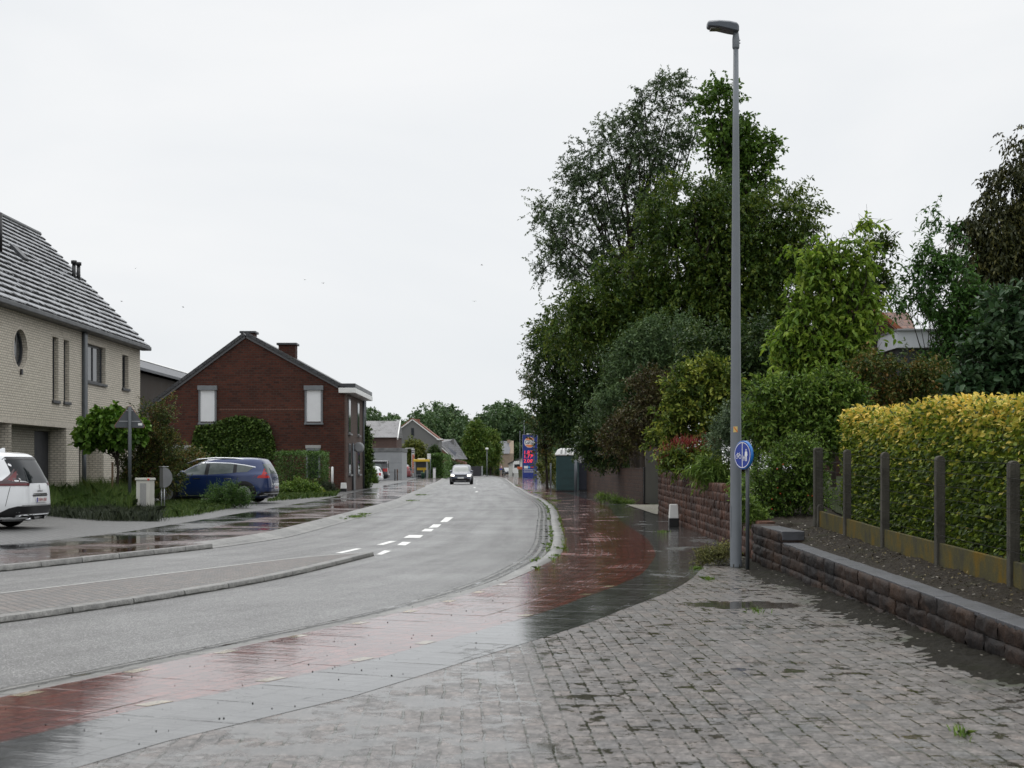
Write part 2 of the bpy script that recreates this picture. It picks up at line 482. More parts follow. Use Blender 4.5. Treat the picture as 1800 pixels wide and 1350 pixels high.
def grass_mesh(name, xy, z, h, w, m, parent=None, lean=0.35, tone=None):
    """tapering blades standing at points"""
    n = len(xy)
    z = np.broadcast_to(z, (n,)); h = np.broadcast_to(h, (n,)) * (0.6 + 0.7 * rng.random(n))
    a = rng.random(n) * 2 * np.pi
    s = np.stack([np.cos(a), np.sin(a), np.zeros(n)], 1) * w
    b = np.stack([xy[:, 0], xy[:, 1], z], 1)
    l = rng.normal(size=(n, 2)) * lean
    mid = b + np.stack([l[:, 0] * h * .3, l[:, 1] * h * .3, h * .6], 1)
    tip = b + np.stack([l[:, 0] * h, l[:, 1] * h, h * (1 - .4 * np.minimum(1, np.abs(l).sum(1)))], 1)
    v = np.stack([b - s, b + s, mid + s * .8, tip, mid - s * .8], 1).reshape(-1, 3)
    q = (np.arange(n) * 5)[:, None] + np.array([[0, 1, 2, 3, 4]])
    if tone is None: tone = np.clip(rng.normal(0.5, 0.25, n), 0, 1)
    return np_mesh(name, v, q, m, parent, tone=np.repeat(tone, 5))

# ------------------------------------------------------------------ ground materials
def asphalt_mat():
    m, N, nt, out = newmat('wet_asphalt')
    ob = N('TexCoord').outputs['Object']
    big = noise(N, ob, 0.5, 6, 0.62)
    mp = N('Mapping', {'Vector': N('TexCoord').outputs['UV'], 'Scale': (11.0, 0.10, 1)}).outputs[0]
    trk = noise(N, mp, 1.0, 5, 0.6)
    vo = N('TexVoronoi', {'Vector': ob, 'Scale': 110.0}, feature='F1')
    vr = N('SeparateColor', {0: vo.outputs['Color']}).outputs[0]
    st = ramp(N, vr, [(0.0, 0.055), (0.5, 0.13), (0.84, 0.20), (1.0, 0.5)])
    col = mixc(N, 0.55, st, ramp(N, big, [(0.3, 0.6), (0.7, 1.2)]), 'MULTIPLY')
    col = mixc(N, 1.0, col, (1.0, 0.99, 0.97), 'MULTIPLY')
    col = mixc(N, 0.75, col, ramp(N, trk, [(0.32, 0.62), (0.6, 1.08)]), 'MULTIPLY')
    rg = mrange(N, math_(N, 'ADD', math_(N, 'MULTIPLY', big, 0.5), math_(N, 'MULTIPLY', trk, 0.5)), 0.35, 0.65, 0.44, 0.30)
    h = math_(N, 'SUBTRACT', math_(N, 'MULTIPLY', vr, 0.6), vo.outputs['Distance'])
    bp = N('Bump', {'Strength': 0.55, 'Distance': 0.006, 'Height': h})
    b = N('BsdfPrincipled', {'Base Color': col, 'Roughness': rg, 'Normal': bp.outputs[0], 'IOR': 1.4})
    nt.links.new(b.outputs[0], out.inputs[0])
    return m
M_ASPH = asphalt_mat()
M_RED = paver_mat('red_pavers', (0.225, 0.072, 0.056), (0.135, 0.052, 0.044), (0.05, 0.03, 0.028), 0.22, 0.11, film=(0.36, 0.43), fscale=0.9, rough=0.32, bump=0.5, stretch=0.6, wetmort=-0.05, ripple=0.016, flood=(0.6, -1.6, 0.12))
M_GREY = paver_mat('grey_slabs', (0.11, 0.112, 0.11), (0.08, 0.08, 0.078), (0.03, 0.03, 0.028), 0.30, 0.30, film=(0.36, 0.43), fscale=0.9, rough=0.32, bump=0.5, stretch=0.6, wetmort=-0.05, ripple=0.016, flood=(0.6, -1.6, 0.12))
M_DRIVE = paver_mat('old_pavers', (0.185, 0.152, 0.135), (0.135, 0.136, 0.137), (0.065, 0.065, 0.058), 0.215, 0.112, film=(0.60, 0.70), fscale=2.2, rough=0.36, bump=0.7, ms=0.009, rot=R(88), moss=0.9, msmooth=0.5, wetmort=0.05, jag=0.010, thick=0.010,
                    puddles=((2.35, 14.35, 0.62, 0.42),), spots=0.595, flood=(0.9, -0.9, 0.14), grit=1.0, jointfade=0.85)
M_RED2 = paver_mat('far_red_pavers', (0.10, 0.042, 0.034), (0.065, 0.034, 0.03), (0.03, 0.025, 0.02), 0.22, 0.11, film=(0.40, 0.56), fscale=0.5, rough=0.3, bump=0.5, wetmort=-0.05)
M_GREY2 = paver_mat('far_grey_slabs', (0.06, 0.06, 0.06), (0.045, 0.045, 0.045), (0.02, 0.02, 0.02), 0.3, 0.3, film=(0.40, 0.56), fscale=0.5, rough=0.3, bump=0.5, wetmort=-0.05)
M_LEFT = paver_mat('left_setts', (0.13, 0.13, 0.13), (0.09, 0.09, 0.092), (0.035, 0.035, 0.03), 0.14, 0.14, film=(0.66, 0.8), fscale=0.7, rough=0.45, bump=0.7, ms=0.016, wetmort=0.1)
M_SETT = paver_mat('gutter_setts', (0.17, 0.165, 0.155), (0.10, 0.10, 0.095), (0.012, 0.013, 0.009), 0.8, 0.12, film=(0.6, 0.72), fscale=2.0, rough=0.35, bump=1.0, ms=0.035, wetmort=0.1, jag=0.02, thick=0.03)
M_ISLE = paver_mat('island_setts', (0.2, 0.165, 0.145), (0.12, 0.12, 0.12), (0.05, 0.05, 0.045), 0.12, 0.10, film=(0.72, 0.85), fscale=1.0, rough=0.5, bump=0.8, ms=0.014, wetmort=0.08)
M_KERB = paver_mat('kerb_concrete', (0.22, 0.215, 0.2), (0.15, 0.147, 0.138), (0.02, 0.02, 0.014), 1.0, 4.0, film=(0.6, 0.8), fscale=1.2, rough=0.4, bump=0.4, ms=0.014, wetmort=0.0, grit=0.75)
M_PAINT = plain('road_paint', (0.74, 0.74, 0.71), 0.45, var=0.12, scale=9, bump=0.2)
M_CREAM = paver_mat('cream_pavers', (0.42, 0.35, 0.24), (0.36, 0.3, 0.2), (0.2, 0.17, 0.12), 0.22, 0.11, film=(0.40, 0.50), fscale=0.9, rough=0.3, bump=0.4, stretch=0.6)
M_SOIL = None
def soil_mat(name, c, spots=(0.3, 0.28, 0.24), lim=0.9, scale=26):
    m, N, nt, out = newmat(name)
    ob = N('TexCoord').outputs['Object']
    n1 = noise(N, ob, 1.6, 8, 0.7); n2 = noise(N, ob, 22, 5, 0.7)
    vo = N('TexVoronoi', {'Vector': ob, 'Scale': float(scale)}, feature='F1')
    vr = N('SeparateColor', {0: vo.outputs['Color']}).outputs[0]
    col = mixc(N, 0.7, c, ramp(N, n2, [(0.3, 0.35), (0.7, 1.5)]), 'MULTIPLY')
    col = mixc(N, mrange(N, n1, 0.52, 0.68, 0, 0.7), col, (c[0] * 0.8, c[1] * 1.05, c[2] * 0.5))
    k = math_(N, 'MULTIPLY', math_(N, 'GREATER_THAN', vr, lim), math_(N, 'LESS_THAN', vo.outputs['Distance'], 0.35))
    col = mixc(N, k, col, spots)
    h = math_(N, 'ADD', n2, math_(N, 'MULTIPLY', n1, 1.2))
    bp = N('Bump', {'Strength': 0.9, 'Distance': 0.05, 'Height': h})
    b = N('BsdfPrincipled', {'Base Color': col, 'Roughness': 0.75, 'Normal': bp.outputs[0], 'Specular IOR Level': 0.12})
    nt.links.new(b.outputs[0], out.inputs[0])
    return m
M_SOIL = soil_mat('soil', (0.034, 0.028, 0.021), lim=.95)
M_GROUND = soil_mat('grassy_ground', (0.035, 0.045, 0.018), spots=(0.05, 0.06, 0.02))
M_GRAVEL = soil_mat('gravel', (0.3, 0.28, 0.24), spots=(0.5, 0.48, 0.42), lim=0.5, scale=30)

# ------------------------------------------------------------------ curves measured on the ground
YS = np.concatenate([np.arange(2, 40, 0.25), np.arange(40, 100, 1.0), np.arange(100, 331, 6.0)])
def curve(pts, it=30):
    pts = sorted(pts, key=lambda p: p[1])
    y = np.array([p[1] for p in pts]); x = np.array([p[0] for p in pts])
    X = np.interp(YS, y, x)
    for _ in range(it):
        X[1:-1] = 0.25 * X[:-2] + 0.5 * X[1:-1] + 0.25 * X[2:]
    return np.stack([X, YS], 1)
ROAD_R = curve([(-6.4, 2), (-5.2, 4.2), (-4.15, 7.0), (-3.29, 9.15), (-2.84, 10.14), (-2.32, 11.6), (-1.98, 12.4), (-1.62, 13.15), (-1.19, 14.5), (-0.4, 17.84), (-.02, 20.8), (.22, 22.8), (.43, 27.3), (.665, 37.8), (.95, 50), (.8, 64), (.42, 73), (.11, 91), (-.6, 127), (-1.6, 197), (-8, 330)])
ROAD_L = curve([(-16, 2), (-12, 10), (-8.9, 15), (-6.98, 19.2), (-6.1, 22.2), (-5.28, 24.7), (-4.54, 28.6), (-4.35, 35.9), (-4.28, 41.8), (-3.98, 53.8), (-4.6, 71), (-6.1, 127), (-9.4, 209), (-24, 330)])
def normals(c):
    t = np.gradient(c, axis=0); t = t / np.linalg.norm(t, axis=1, keepdims=True)
    return np.stack([t[:, 1], -t[:, 0]], 1)
def arclen(c): return np.concatenate([[0], np.cumsum(np.linalg.norm(np.diff(c, axis=0), axis=1))])
NR, NL = normals(ROAD_R), normals(ROAD_L)
def at_y(c, y): return float(np.interp(y, c[:, 1], c[:, 0]))
def offs(c, n, w): return c + n * np.asarray(w)[:, None]
def sweep(name, c, n, prof, m, y0=2, y1=330, kind='structure', smooth=False):
    """profile: list of (w, z), each a number or array along the curve; one strip mesh with (along, across) UVs"""
    k = (c[:, 1] >= y0) & (c[:, 1] <= y1)
    C, Nn, u = c[k], n[k], arclen(c)[k]
    cols, uvs = [], []
    acc = np.zeros(len(C)); prev = None
    for w, z in prof:
        w = np.broadcast_to(np.asarray(w, float), c.shape[:1])[k]; z = np.broadcast_to(np.asarray(z, float), c.shape[:1])[k]
        p = C + Nn * w[:, None]
        P = np.concatenate([p, z[:, None]], 1)
        if prev is not None: acc = acc + np.linalg.norm(P - prev, axis=1)
        prev = P
        cols.append(P); uvs.append(np.stack([u, acc], 1))
    v = np.stack(cols, 1); a, b = v.shape[:2]
    i = np.arange(a - 1)[:, None] * b + np.arange(b - 1)[None]
    q = np.stack([i, i + 1, i + b + 1, i + b], -1).reshape(-1, 4)
    if prof and np.mean(np.broadcast_to(prof[-1][0], (1,)) if np.isscalar(prof[-1][0]) else prof[-1][0]) < np.mean(np.broadcast_to(prof[0][0], (1,)) if np.isscalar(prof[0][0]) else prof[0][0]):
        q = q[:, ::-1]
    o = np_mesh(name, v.reshape(-1, 3), q, m, uv=np.stack(uvs, 1).reshape(-1, 2), smooth=smooth)
    return tag(o, kind=kind)
def wtab(*p): return np.interp(YS, [a for a, _ in p], [b for _, b in p])
def rows_sheet(name, xa, xb, ya, yb, z, m, nx=6, kind='structure', src=YS, across=False):
    """sheet between two x(y) edges"""
    k = (src >= ya) & (src <= yb); y = src[k]
    xa = np.broadcast_to(xa, src.shape)[k]; xb = np.broadcast_to(xb, src.shape)[k]; z = np.broadcast_to(z, src.shape)[k]
    t = np.linspace(0, 1, nx)
    X = xa[:, None] * (1 - t) + xb[:, None] * t
    v = np.stack([X, np.broadcast_to(y[:, None], X.shape), np.broadcast_to(z[:, None], X.shape)], -1)
    a, b = X.shape
    i = np.arange(a - 1)[:, None] * b + np.arange(b - 1)[None]
    q = np.stack([i, i + 1, i + b + 1, i + b], -1).reshape(-1, 4)
    UV = np.stack([np.broadcast_to(t, X.shape), v[..., 1]], -1) if across else v[..., :2]
    return tag(np_mesh(name, v.reshape(-1, 3), q, m, uv=UV.reshape(-1, 2)), kind=kind)

g = MB(); g.face([(-900, -60, -0.06), (900, -60, -0.06), (900, 1500, -0.06), (-900, 1500, -0.06)])
tag(g.build('ground', M_GROUND, recalc=False), kind='structure')
k = (YS >= 2)
rows_sheet('road', ROAD_L[:, 0] - 0.02, ROAD_R[:, 0] + 0.02, 2, 330, 0.0, M_ASPH, nx=8, across=True)

# right-hand pavement
WG = wtab((2, 0.20), (14, 0.22), (19, 0.26), (22, 0.36), (330, 0.36))
WK = wtab((2, 0.36), (14, 0.40), (19, 0.48), (22, 0.58), (330, 0.58))
WR = wtab((2, 1.2), (8.8, 1.42), (9.15, 1.5), (11, 1.68), (13.2, 1.68), (15.6, 1.75), (19, 2.0), (23, 2.1), (28, 2.2), (36, 2.18), (42, 2.25), (50, 2.5), (330, 2.6))
WO = wtab((2, 2.05), (8, 2.15), (9.5, 2.34), (14.5, 2.38), (16.5, 2.55), (20.8, 2.82), (22.4, 3.25), (25, 3.9), (70, 3.9), (80, 6), (330, 9))
PZ = 0.035
sweep('gutter', ROAD_R, NR, [(0.0, 0.004), (WG, 0.012)], M_SETT)
sweep('kerb', ROAD_R, NR, [(WG, 0.012), (WG + 0.015, wtab((2, .02), (18, .024), (22, .05), (330, .055))), (WK, wtab((2, .03), (18, .032), (22, .05), (330, .055))), (WK + 0.01, 0.034)], M_KERB)
sweep('cycle_path', ROAD_R, NR, [(WK, PZ), (WK * .66 + WR * .34, PZ), (WK * .33 + WR * .67, PZ), (WR, PZ)], M_RED)
sweep('pavement', ROAD_R, NR, [(WR, PZ), (WR * .5 + WO * .5, PZ), (WO, PZ)], M_GREY)
EDGE = offs(ROAD_R, NR, WO * 0.82)
rows_sheet('driveway', np.interp(YS, EDGE[:, 1], EDGE[:, 0]), 3.62, 2.4, 22.4, 0.0332, M_DRIVE, nx=14)
rows_sheet('driveway', 4.25, 9.0, 42.0, 53.0, 0.045, M_GRAVEL, nx=4).name = 'gravel_path'
# cream markers set in the cycle path
mk = MB()
ua = arclen(ROAD_R)
for s in np.arange(1.0, 16.5, 1.07):
    for wn_, wd in ((WK + 0.02, 0.10), (WR - 0.11, 0.10)):
        if wd and wn_ is not None and rnd.random() < 0.12: continue
        i0, i1 = s, s + 0.21
        q = []
        for uu, dw in ((i0, 0), (i1, 0), (i1, wd), (i0, wd)):
            w = np.interp(uu, ua, wn_) + dw
            px_ = np.interp(uu, ua, ROAD_R[:, 0]) + np.interp(uu, ua, NR[:, 0]) * w
            py_ = np.interp(uu, ua, ROAD_R[:, 1]) + np.interp(uu, ua, NR[:, 1]) * w
            q.append((px_, py_, PZ + 0.0015))
        mk.face(q)
tag(mk.build('path_marking', M_CREAM), kind='structure')

# left-hand pavement: raised kerb, dropped kerb slabs, wet pavers, setts up to the houses
ZL = wtab((2, 0.075), (25, 0.08), (50, 0.15), (330, 0.15))
sweep('kerb', ROAD_L, NL, [(0.0, 0.0), (-0.012, 0.082), (-0.12, 0.086), (-0.125, ZL)], M_KERB, 2, 25).name = 'raised_kerb'
sweep('kerb', ROAD_L, NL, [(0.0, 0.006), (-0.16, 0.02), (-0.17, 0.03), (-0.52, ZL + .004), (-0.53, ZL)], M_KERB, 25, 330).name = 'dropped_kerb'
sweep('cycle_path', ROAD_L, NL, [(-0.125 - 0.405 * (YS > 25), ZL), (-1.2, ZL), (-2.2, ZL)], M_RED2)
sweep('pavement', ROAD_L, NL, [(-2.2, ZL), (-2.8, ZL), (-3.45, ZL)], M_GREY2)
LE = offs(ROAD_L, NL, np.full(len(YS), -3.3))
rows_sheet('driveway', -60.0, np.interp(YS, LE[:, 1], LE[:, 0]), 8, 330, ZL - 0.006, M_LEFT, nx=12).name = 'setts'

# traffic island with its near kerb and the thin painted line beyond it
IN = np.array([(-8.2, 7.5), (-6.3, 10.0), (-4.63, 12.86), (-4.09, 14.26), (-3.15, 17.15), (-2.78, 19.0), (-2.5, 20.9), (-2.22, 22.9)])
IF = np.array([(-9.6, 9.0), (-7.6, 12.0), (-5.73, 15.9), (-4.88, 18.2), (-4.22, 19.9), (-3.5, 22.0), (-2.94, 23.4), (-2.36, 23.7)])
def dens(c, n=70, it=40):
    u = arclen(c); t = np.linspace(0, u[-1], n)
    o = np.stack([np.interp(t, u, c[:, 0]), np.interp(t, u, c[:, 1])], 1)
    for _ in range(it): o[1:-1] = .25 * o[:-2] + .5 * o[1:-1] + .25 * o[2:]
    return o
IN, IF = dens(IN), dens(IF)
nIN = normals(IN); t5 = np.linspace(0, 1, 6)
Pn = IN - nIN * 0.13
v = Pn[:, None] * (1 - t5[:, None]) + IF[:, None] * t5[:, None]
zz = (0.052 * (1 - t5) + 0.008 * t5)[None].repeat(len(IN), 0)
v3 = np.concatenate([v, zz[..., None]], -1)
i = np.arange(len(IN) - 1)[:, None] * 6 + np.arange(5)[None]
tag(np_mesh('traffic_island', v3.reshape(-1, 3), np.stack([i, i + 6, i + 7, i + 1], -1).reshape(-1, 4), M_ISLE, uv=v.reshape(-1, 2)), kind='structure')
def sweep2(name, c, prof, m):
    n = normals(c); u = arclen(c)
    acc, cols, uvs, prev = np.zeros(len(c)), [], [], None
    for w, z in prof:
        P = np.concatenate([c + n * w, np.full((len(c), 1), z)], 1)
        if prev is not None: acc = acc + np.linalg.norm(P - prev, axis=1)
        prev = P; cols.append(P); uvs.append(np.stack([u, acc], 1))
    v = np.stack(cols, 1); a, b = v.shape[:2]
    i = np.arange(a - 1)[:, None] * b + np.arange(b - 1)[None]
    q = np.stack([i, i + b, i + b + 1, i + 1], -1).reshape(-1, 4)
    return tag(np_mesh(name, v.reshape(-1, 3), q, m, uv=np.stack(uvs, 1).reshape(-1, 2)), kind='structure')
sweep2('island_kerb', IN, [(0.0, 0.0), (-0.012, 0.055), (-0.025, 0.062), (-0.14, 0.064), (-0.15, 0.045)], M_KERB)
sweep2('road_line', IF, [(0.025, 0.012), (-0.025, 0.012)], plain('worn_paint', (0.4, 0.4, 0.38), .5, var=.3, scale=8))
dash = MB()
O = (500, 860)
for q in ([(320,403),(365,404),(490,376),(455,374)], [(580,352),(625,352),(712,328),(665,328)], [(582,412),(615,414),(676,390),(632,386)], [(712,353),(765,355),(802,335),(748,332)],
          [(752,307),(858,307),(880,290),(790,289)], [(864,266),(928,267),(946,251),(890,250)], [(912,244),(970,241),(994,222),(942,222)], [(984,208),(1032,206),(1070,177),(1020,177)]):
    dash.face([gp(O[0] + a / 3.6, O[1] + b / 3.6, 0.004) for a, b in q])
for yy in (82, 100, 122, 150, 190):
    xc = (at_y(ROAD_L, yy) + at_y(ROAD_R, yy)) * 0.5 + 0.25
    dash.face([(xc - .07, yy, 0.004), (xc + .07, yy, 0.004), (xc + .04, yy + 3, 0.004), (xc - .1, yy + 3, 0.004)])
tag(dash.build('road_marking', M_PAINT), kind='structure')

# dark grit washed over the paths, and small weeds in the joints
gv, gq = [], []
n = 420
yy = 7 + 13 * rng.random(n) ** 1.3
ww = rng.random(n) * 2.1 + 0.15
cx = np.interp(yy, YS, ROAD_R[:, 0]) + np.interp(yy, YS, NR[:, 0]) * ww
cy = yy + np.interp(yy, YS, NR[:, 1]) * ww
rr = 0.002 + 0.006 * rng.random(n) ** 4
oct_ = np.array([(1,0,0),(0,1,0),(-1,0,0),(0,-1,0),(0,0,.7),(0,0,-.7)])
v = np.stack([cx, cy, np.full(n, PZ + 0.003)], 1)[:, None] + oct_[None] * (rr[:, None, None] * (0.7 + 0.6 * rng.random((n, 6, 1))))
tq = np.array([(0,1,4),(1,2,4),(2,3,4),(3,0,4),(1,0,5),(2,1,5),(3,2,5),(0,3,5)])
q = (np.arange(n) * 6)[:, None, None] + tq[None]
tag(np_mesh('grit', v.reshape(-1, 3), q.reshape(-1, 3), plain('dark_grit', (0.012, 0.012, 0.012), 0.5)), 'dark grit scattered over the wet red and grey paving', 'grit', kind='stuff')

# ------------------------------------------------------------------ right side: retaining walls, soil, fence, hedge
def block_mat(name, c1, c2, dark=0.6):
    m, N, nt, out = newmat(name)
    ob = N('TexCoord').outputs['Object']
    tn = N('Attribute', attribute_name='tone').outputs['Fac']
    n1 = noise(N, ob, 1.1, 7, 0.65); n2 = noise(N, ob, 38, 5, 0.7)
    col = ramp(N, tn, [(0.0, c2), (1.0, c1)])
    col = mixc(N, 0.75, col, ramp(N, n2, [(0.3, 0.35), (0.7, 1.45)]), 'MULTIPLY')
    z = N('SeparateXYZ', {0: ob}).outputs[2]
    k = mrange(N, n1, 0.42, 0.6, 0, dark)
    col = mixc(N, k, col, (0.012, 0.012, 0.013))
    lm = noise(N, ob, 4.5, 5, 0.7)
    col = mixc(N, mrange(N, lm, 0.70, 0.77, 0, 0.4), col, (0.2, 0.2, 0.19))
    bp = N('Bump', {'Strength': 0.9, 'Distance': 0.012, 'Height': n2})
    b = N('BsdfPrincipled', {'Base Color': col, 'Roughness': 0.6, 'Normal': bp.outputs[0], 'Specular IOR Level': 0.15})
    nt.links.new(b.outputs[0], out.inputs[0])
    return m
def block_wall(name, path, courses, ch, bl, depth, m, parent, ztop=None, zbot=None, jit=0.012, side=-1, gap=0.006):
    """split-face blocks laid in courses along a ground polyline; outer face to the left (-normal) of the path.
    ztop(u) limits how many courses stand at a place; one mesh"""
    path = np.array(path, float); U = arclen(path)
    n_ = normals(path) * side
    V, Q, T, base = [], [], [], 0
    nx, nz = (9, 5) if bl > .4 else (5, 4)
    for r in range(courses):
        u = -rnd.uniform(0, bl)
        while u < U[-1]:
            l = bl * rnd.uniform(0.8, 1.2)
            a, b = max(u, 0) + gap * .5, min(u + l, U[-1]) - gap * .5
            u += l
            if b - a < 0.05: continue
            z0 = zbot(a) + r * ch; z1 = z0 + ch - gap
            if ztop and z1 > ztop((a + b) / 2) + ch * 0.35: continue
            s0 = (zbot(b) - zbot(a))
            f = []
            push = rnd.uniform(-jit, jit)
            tone = rnd.random()
            for iz in range(nz):
                for ix in range(nx):
                    t = ix / (nx - 1); tz = iz / (nz - 1)
                    uu = a + (b - a) * t
                    p = np.array([np.interp(uu, U, path[:, 0]), np.interp(uu, U, path[:, 1])])
                    nn = np.array([np.interp(uu, U, n_[:, 0]), np.interp(uu, U, n_[:, 1])])
                    edge = (ix in (0, nx - 1)) or (iz in (0, nz - 1))
                    o = push + (rnd.uniform(-0.010, 0.022) if not edge else -0.007 + rnd.uniform(-.008, .008))
                    f.append((*(p + nn * o), z0 + (z1 - z0) * tz + s0 * t + (rnd.uniform(-.008, .008) if not edge else 0)))
            bk = []
            for uu, zq in ((a, z0), (b, z0 + s0), (b, z1 + s0), (a, z1)):
                p = np.array([np.interp(uu, U, path[:, 0]), np.interp(uu, U, path[:, 1])])
                nn = np.array([np.interp(uu, U, n_[:, 0]), np.interp(uu, U, n_[:, 1])])
                bk.append((*(p - nn * depth), zq))
            V += f + bk
            g = lambda x, z: base + z * nx + x
            B = base + nx * nz
            for iz in range(nz - 1):
                for ix in range(nx - 1):
                    Q.append((g(ix, iz), g(ix+1, iz), g(ix+1, iz+1), g(ix, iz+1)))
            Q += [(B+1, B, B+3, B+2), (B, g(0, 0), g(0, nz-1), B+3), (g(nx-1, 0), B+1, B+2, g(nx-1, nz-1))]
            for ix in range(nx - 1):  # top and bottom strips
                ta = ix / (nx - 1); tb = (ix + 1) / (nx - 1)
                V += [tuple(np.array(bk[3]) * (1 - ta) + np.array(bk[2]) * ta), tuple(np.array(bk[3]) * (1 - tb) + np.array(bk[2]) * tb)]
                Q.append((g(ix, nz-1), g(ix+1, nz-1), base + nx*nz + 4 + ix*2 + 1, base + nx*nz + 4 + ix*2))
            cnt = nx * nz + 4 + 2 * (nx - 1)
            T += [tone] * cnt
            base += cnt
    return np_mesh(name, np.array(V), np.array(Q), m, parent, tone=np.array(T))

M_BLKLOW = block_mat('dark_split_stone', (0.062, 0.037, 0.025), (0.026, 0.017, 0.013), 0.85)
M_BLKTALL = block_mat('brown_split_stone', (0.105, 0.048, 0.03), (0.05, 0.026, 0.018), 0.45)
M_CAP = plain('coping_stone', (0.052, 0.054, 0.062), 0.42, var=0.3, scale=5, bump=0.4, bscale=60)
M_EARTH = plain('backing_earth', (0.03, 0.025, 0.02), 0.9)

def low_top(y): return 0.325 + 0.0145 * (y - 9.65)
W0, W1 = 3.0, 18.3
lw = thing('retaining_wall', 'low dark split-stone garden wall with flat grey coping running along the paved driveway', 'wall', (3.47, 11, 0))
pth = np.array([(0.0, y - 11) for y in np.arange(W0, 20.6, 0.25)])
CH = 0.142
def zb_low(u): return low_top(W0 + u) - 3 * CH - 0.004
block_wall('wall', pth, 3, CH, 0.5, 0.2, M_BLKLOW, lw, zbot=lambda u: zb_low(u), side=-1)
cp = MB()
y = W0
while y < W1 - 0.05:
    l = min(0.38, W1 - y)
    z = low_top(y + l / 2)
    q = Matrix.Translation((0, y + l / 2 - 11, z)) @ Matrix.Rotation(math.atan(0.0145), 4, 'X')
    cp.box(0.012 + rnd.uniform(-.005, .005), 0.235, -l/2 + .002, l/2 - .002, -0.03, .004 + rnd.uniform(-.003, .003), q)
    y += l
cp.build('coping', M_CAP, lw, bevel=0.006)
eb = MB()
zt = low_top(W1)
block_wall('end_block', np.array([(0.0, y_ - 11) for y_ in np.arange(W1 + .02, 20.65, 0.2)]), 1, .13, .6, .3, M_BLKLOW, lw, zbot=lambda u: zt + .002 + .0145 * u, side=-1)
eb.box(0.01, 0.3, W1 - 11 + .02, 20.6 - 11, zt + .03, zt + 0.150)
eb.build('end_slab', M_CAP, lw, bevel=0.01)

tw = thing('retaining_wall', 'tall brown split-stone wall holding back the flower bed beside the lamp post', 'wall', (3.9, 30, 0))
TP = dens(np.array([(3.62, 20.75), (3.74, 22.3), (3.86, 25.2), (3.92, 29), (4.0, 33), (4.13, 38), (4.3, 41.8)]), 80, 30) - np.array([3.9, 30])
UT = arclen(TP)
def tall_top(u):
    y = np.interp(u, UT, TP[:, 1]) + 30
    return float(np.interp(y, [20.7, 22.9, 23.0, 24.6, 24.7, 26.2, 26.3, 42], [0.60, 0.62, 0.78, 0.8, 1.0, 1.03, 1.2, 1.31]))
def tall_bot(u): return float(np.interp(u, [0, UT[-1]], [-0.02, 0.0]))
block_wall('wall', TP, 8, 0.163, 0.34, 0.22, M_BLKTALL, tw, ztop=tall_top, zbot=tall_bot, side=-1)

# soil bed between the low wall and the hedge, rising away; garden ground behind the tall wall
def soil_z(y): return float(np.interp(y, [4, 9.6, 12.2, 16.4, 20, 22, 24.5, 27, 42, 60], [0.24, 0.32, 0.40, 0.49, 0.60, 0.66, 0.85, 1.05, 1.12, 1.1]))
ys = np.concatenate([np.arange(3, 21, .06), np.arange(21, 60, .3)])
sv = []
xs_ = np.array([0, .05, .1, .15, .2, .25, .3, .35, .4, .45, .5, .55, .6, .66, .75, .9, 1.2, 1.8, 3, 6, 12, 24])
for y in ys:
    x0 = 3.66 if y < 20.5 else float(np.interp(y, TP[:, 1] + 30, TP[:, 0] + 3.9)) + 0.2 if y < 42.5 else 6.6
    for i_, dx in enumerate(xs_):
        zz_ = soil_z(y)
        if y < 20.5: zz_ = (low_top(y) - .004) * (1 - min(1, dx / .6)) + zz_ * min(1, dx / .6)
        sv.append((x0 + dx + (0 if i_ == 0 else rnd.uniform(-.015, .015)), y, zz_ + (rnd.uniform(-.014, .014) + .012 * math.sin(y * 7.1 + dx * 9) * math.sin(dx * 13 + y * 2.3) if i_ > 0 else -.02)))
i = np.arange(len(ys) - 1)[:, None] * len(xs_) + np.arange(len(xs_) - 1)[None]
lv = np.array(sv).reshape(len(ys), len(xs_), 3)[:, 16:].copy(); lv[..., 2] += .02; ln_ = lv.shape[1]
j_ = np.arange(len(ys) - 1)[:, None] * ln_ + np.arange(ln_ - 1)[None]
tag(np_mesh('lawn', lv.reshape(-1, 3), np.stack([j_, j_+1, j_+ln_+1, j_+ln_], -1).reshape(-1, 4), M_GROUND), kind='structure')
tag(np_mesh('soil', np.array(sv), np.stack([i, i+1, i+len(xs_)+1, i+len(xs_)], -1).reshape(-1, 4), M_SOIL), kind='structure')

M_CONC = plain('weathered_concrete', (0.07, 0.066, 0.055), 0.75, var=0.45, scale=4, bump=0.6, bscale=70)
def plinth_mat():
    m, N, nt, out = newmat('lichen_concrete')
    ob = N('TexCoord').outputs['Object']
    mp = N('Mapping', {'Vector': ob, 'Scale': (1, 1.3, 0.8)}).outputs[0]
    n1 = noise(N, mp, 2.6, 7, 0.7); n2 = noise(N, ob, 60, 4, 0.7)
    col = ramp(N, n1, [(0.36, (0.05, 0.048, 0.036)), (0.5, (0.085, 0.075, 0.03)), (0.64, (0.14, 0.088, 0.012))])
    col = mixc(N, 0.5, col, ramp(N, n2, [(0.35, 0.5), (0.65, 1.3)]), 'MULTIPLY')
    b = N('BsdfPrincipled', {'Base Color': col, 'Roughness': 0.8, 'Specular IOR Level': 0.15})
    nt.links.new(b.outputs[0], out.inputs[0]); return m
M_PLINTH = plinth_mat()
M_VERGE = soil_mat('verge_soil', (0.017, 0.015, 0.010), lim=.97, scale=34)
M_WIRE = plain('rusty_wire', (0.022, 0.02, 0.018), 0.7)
FX = 4.3
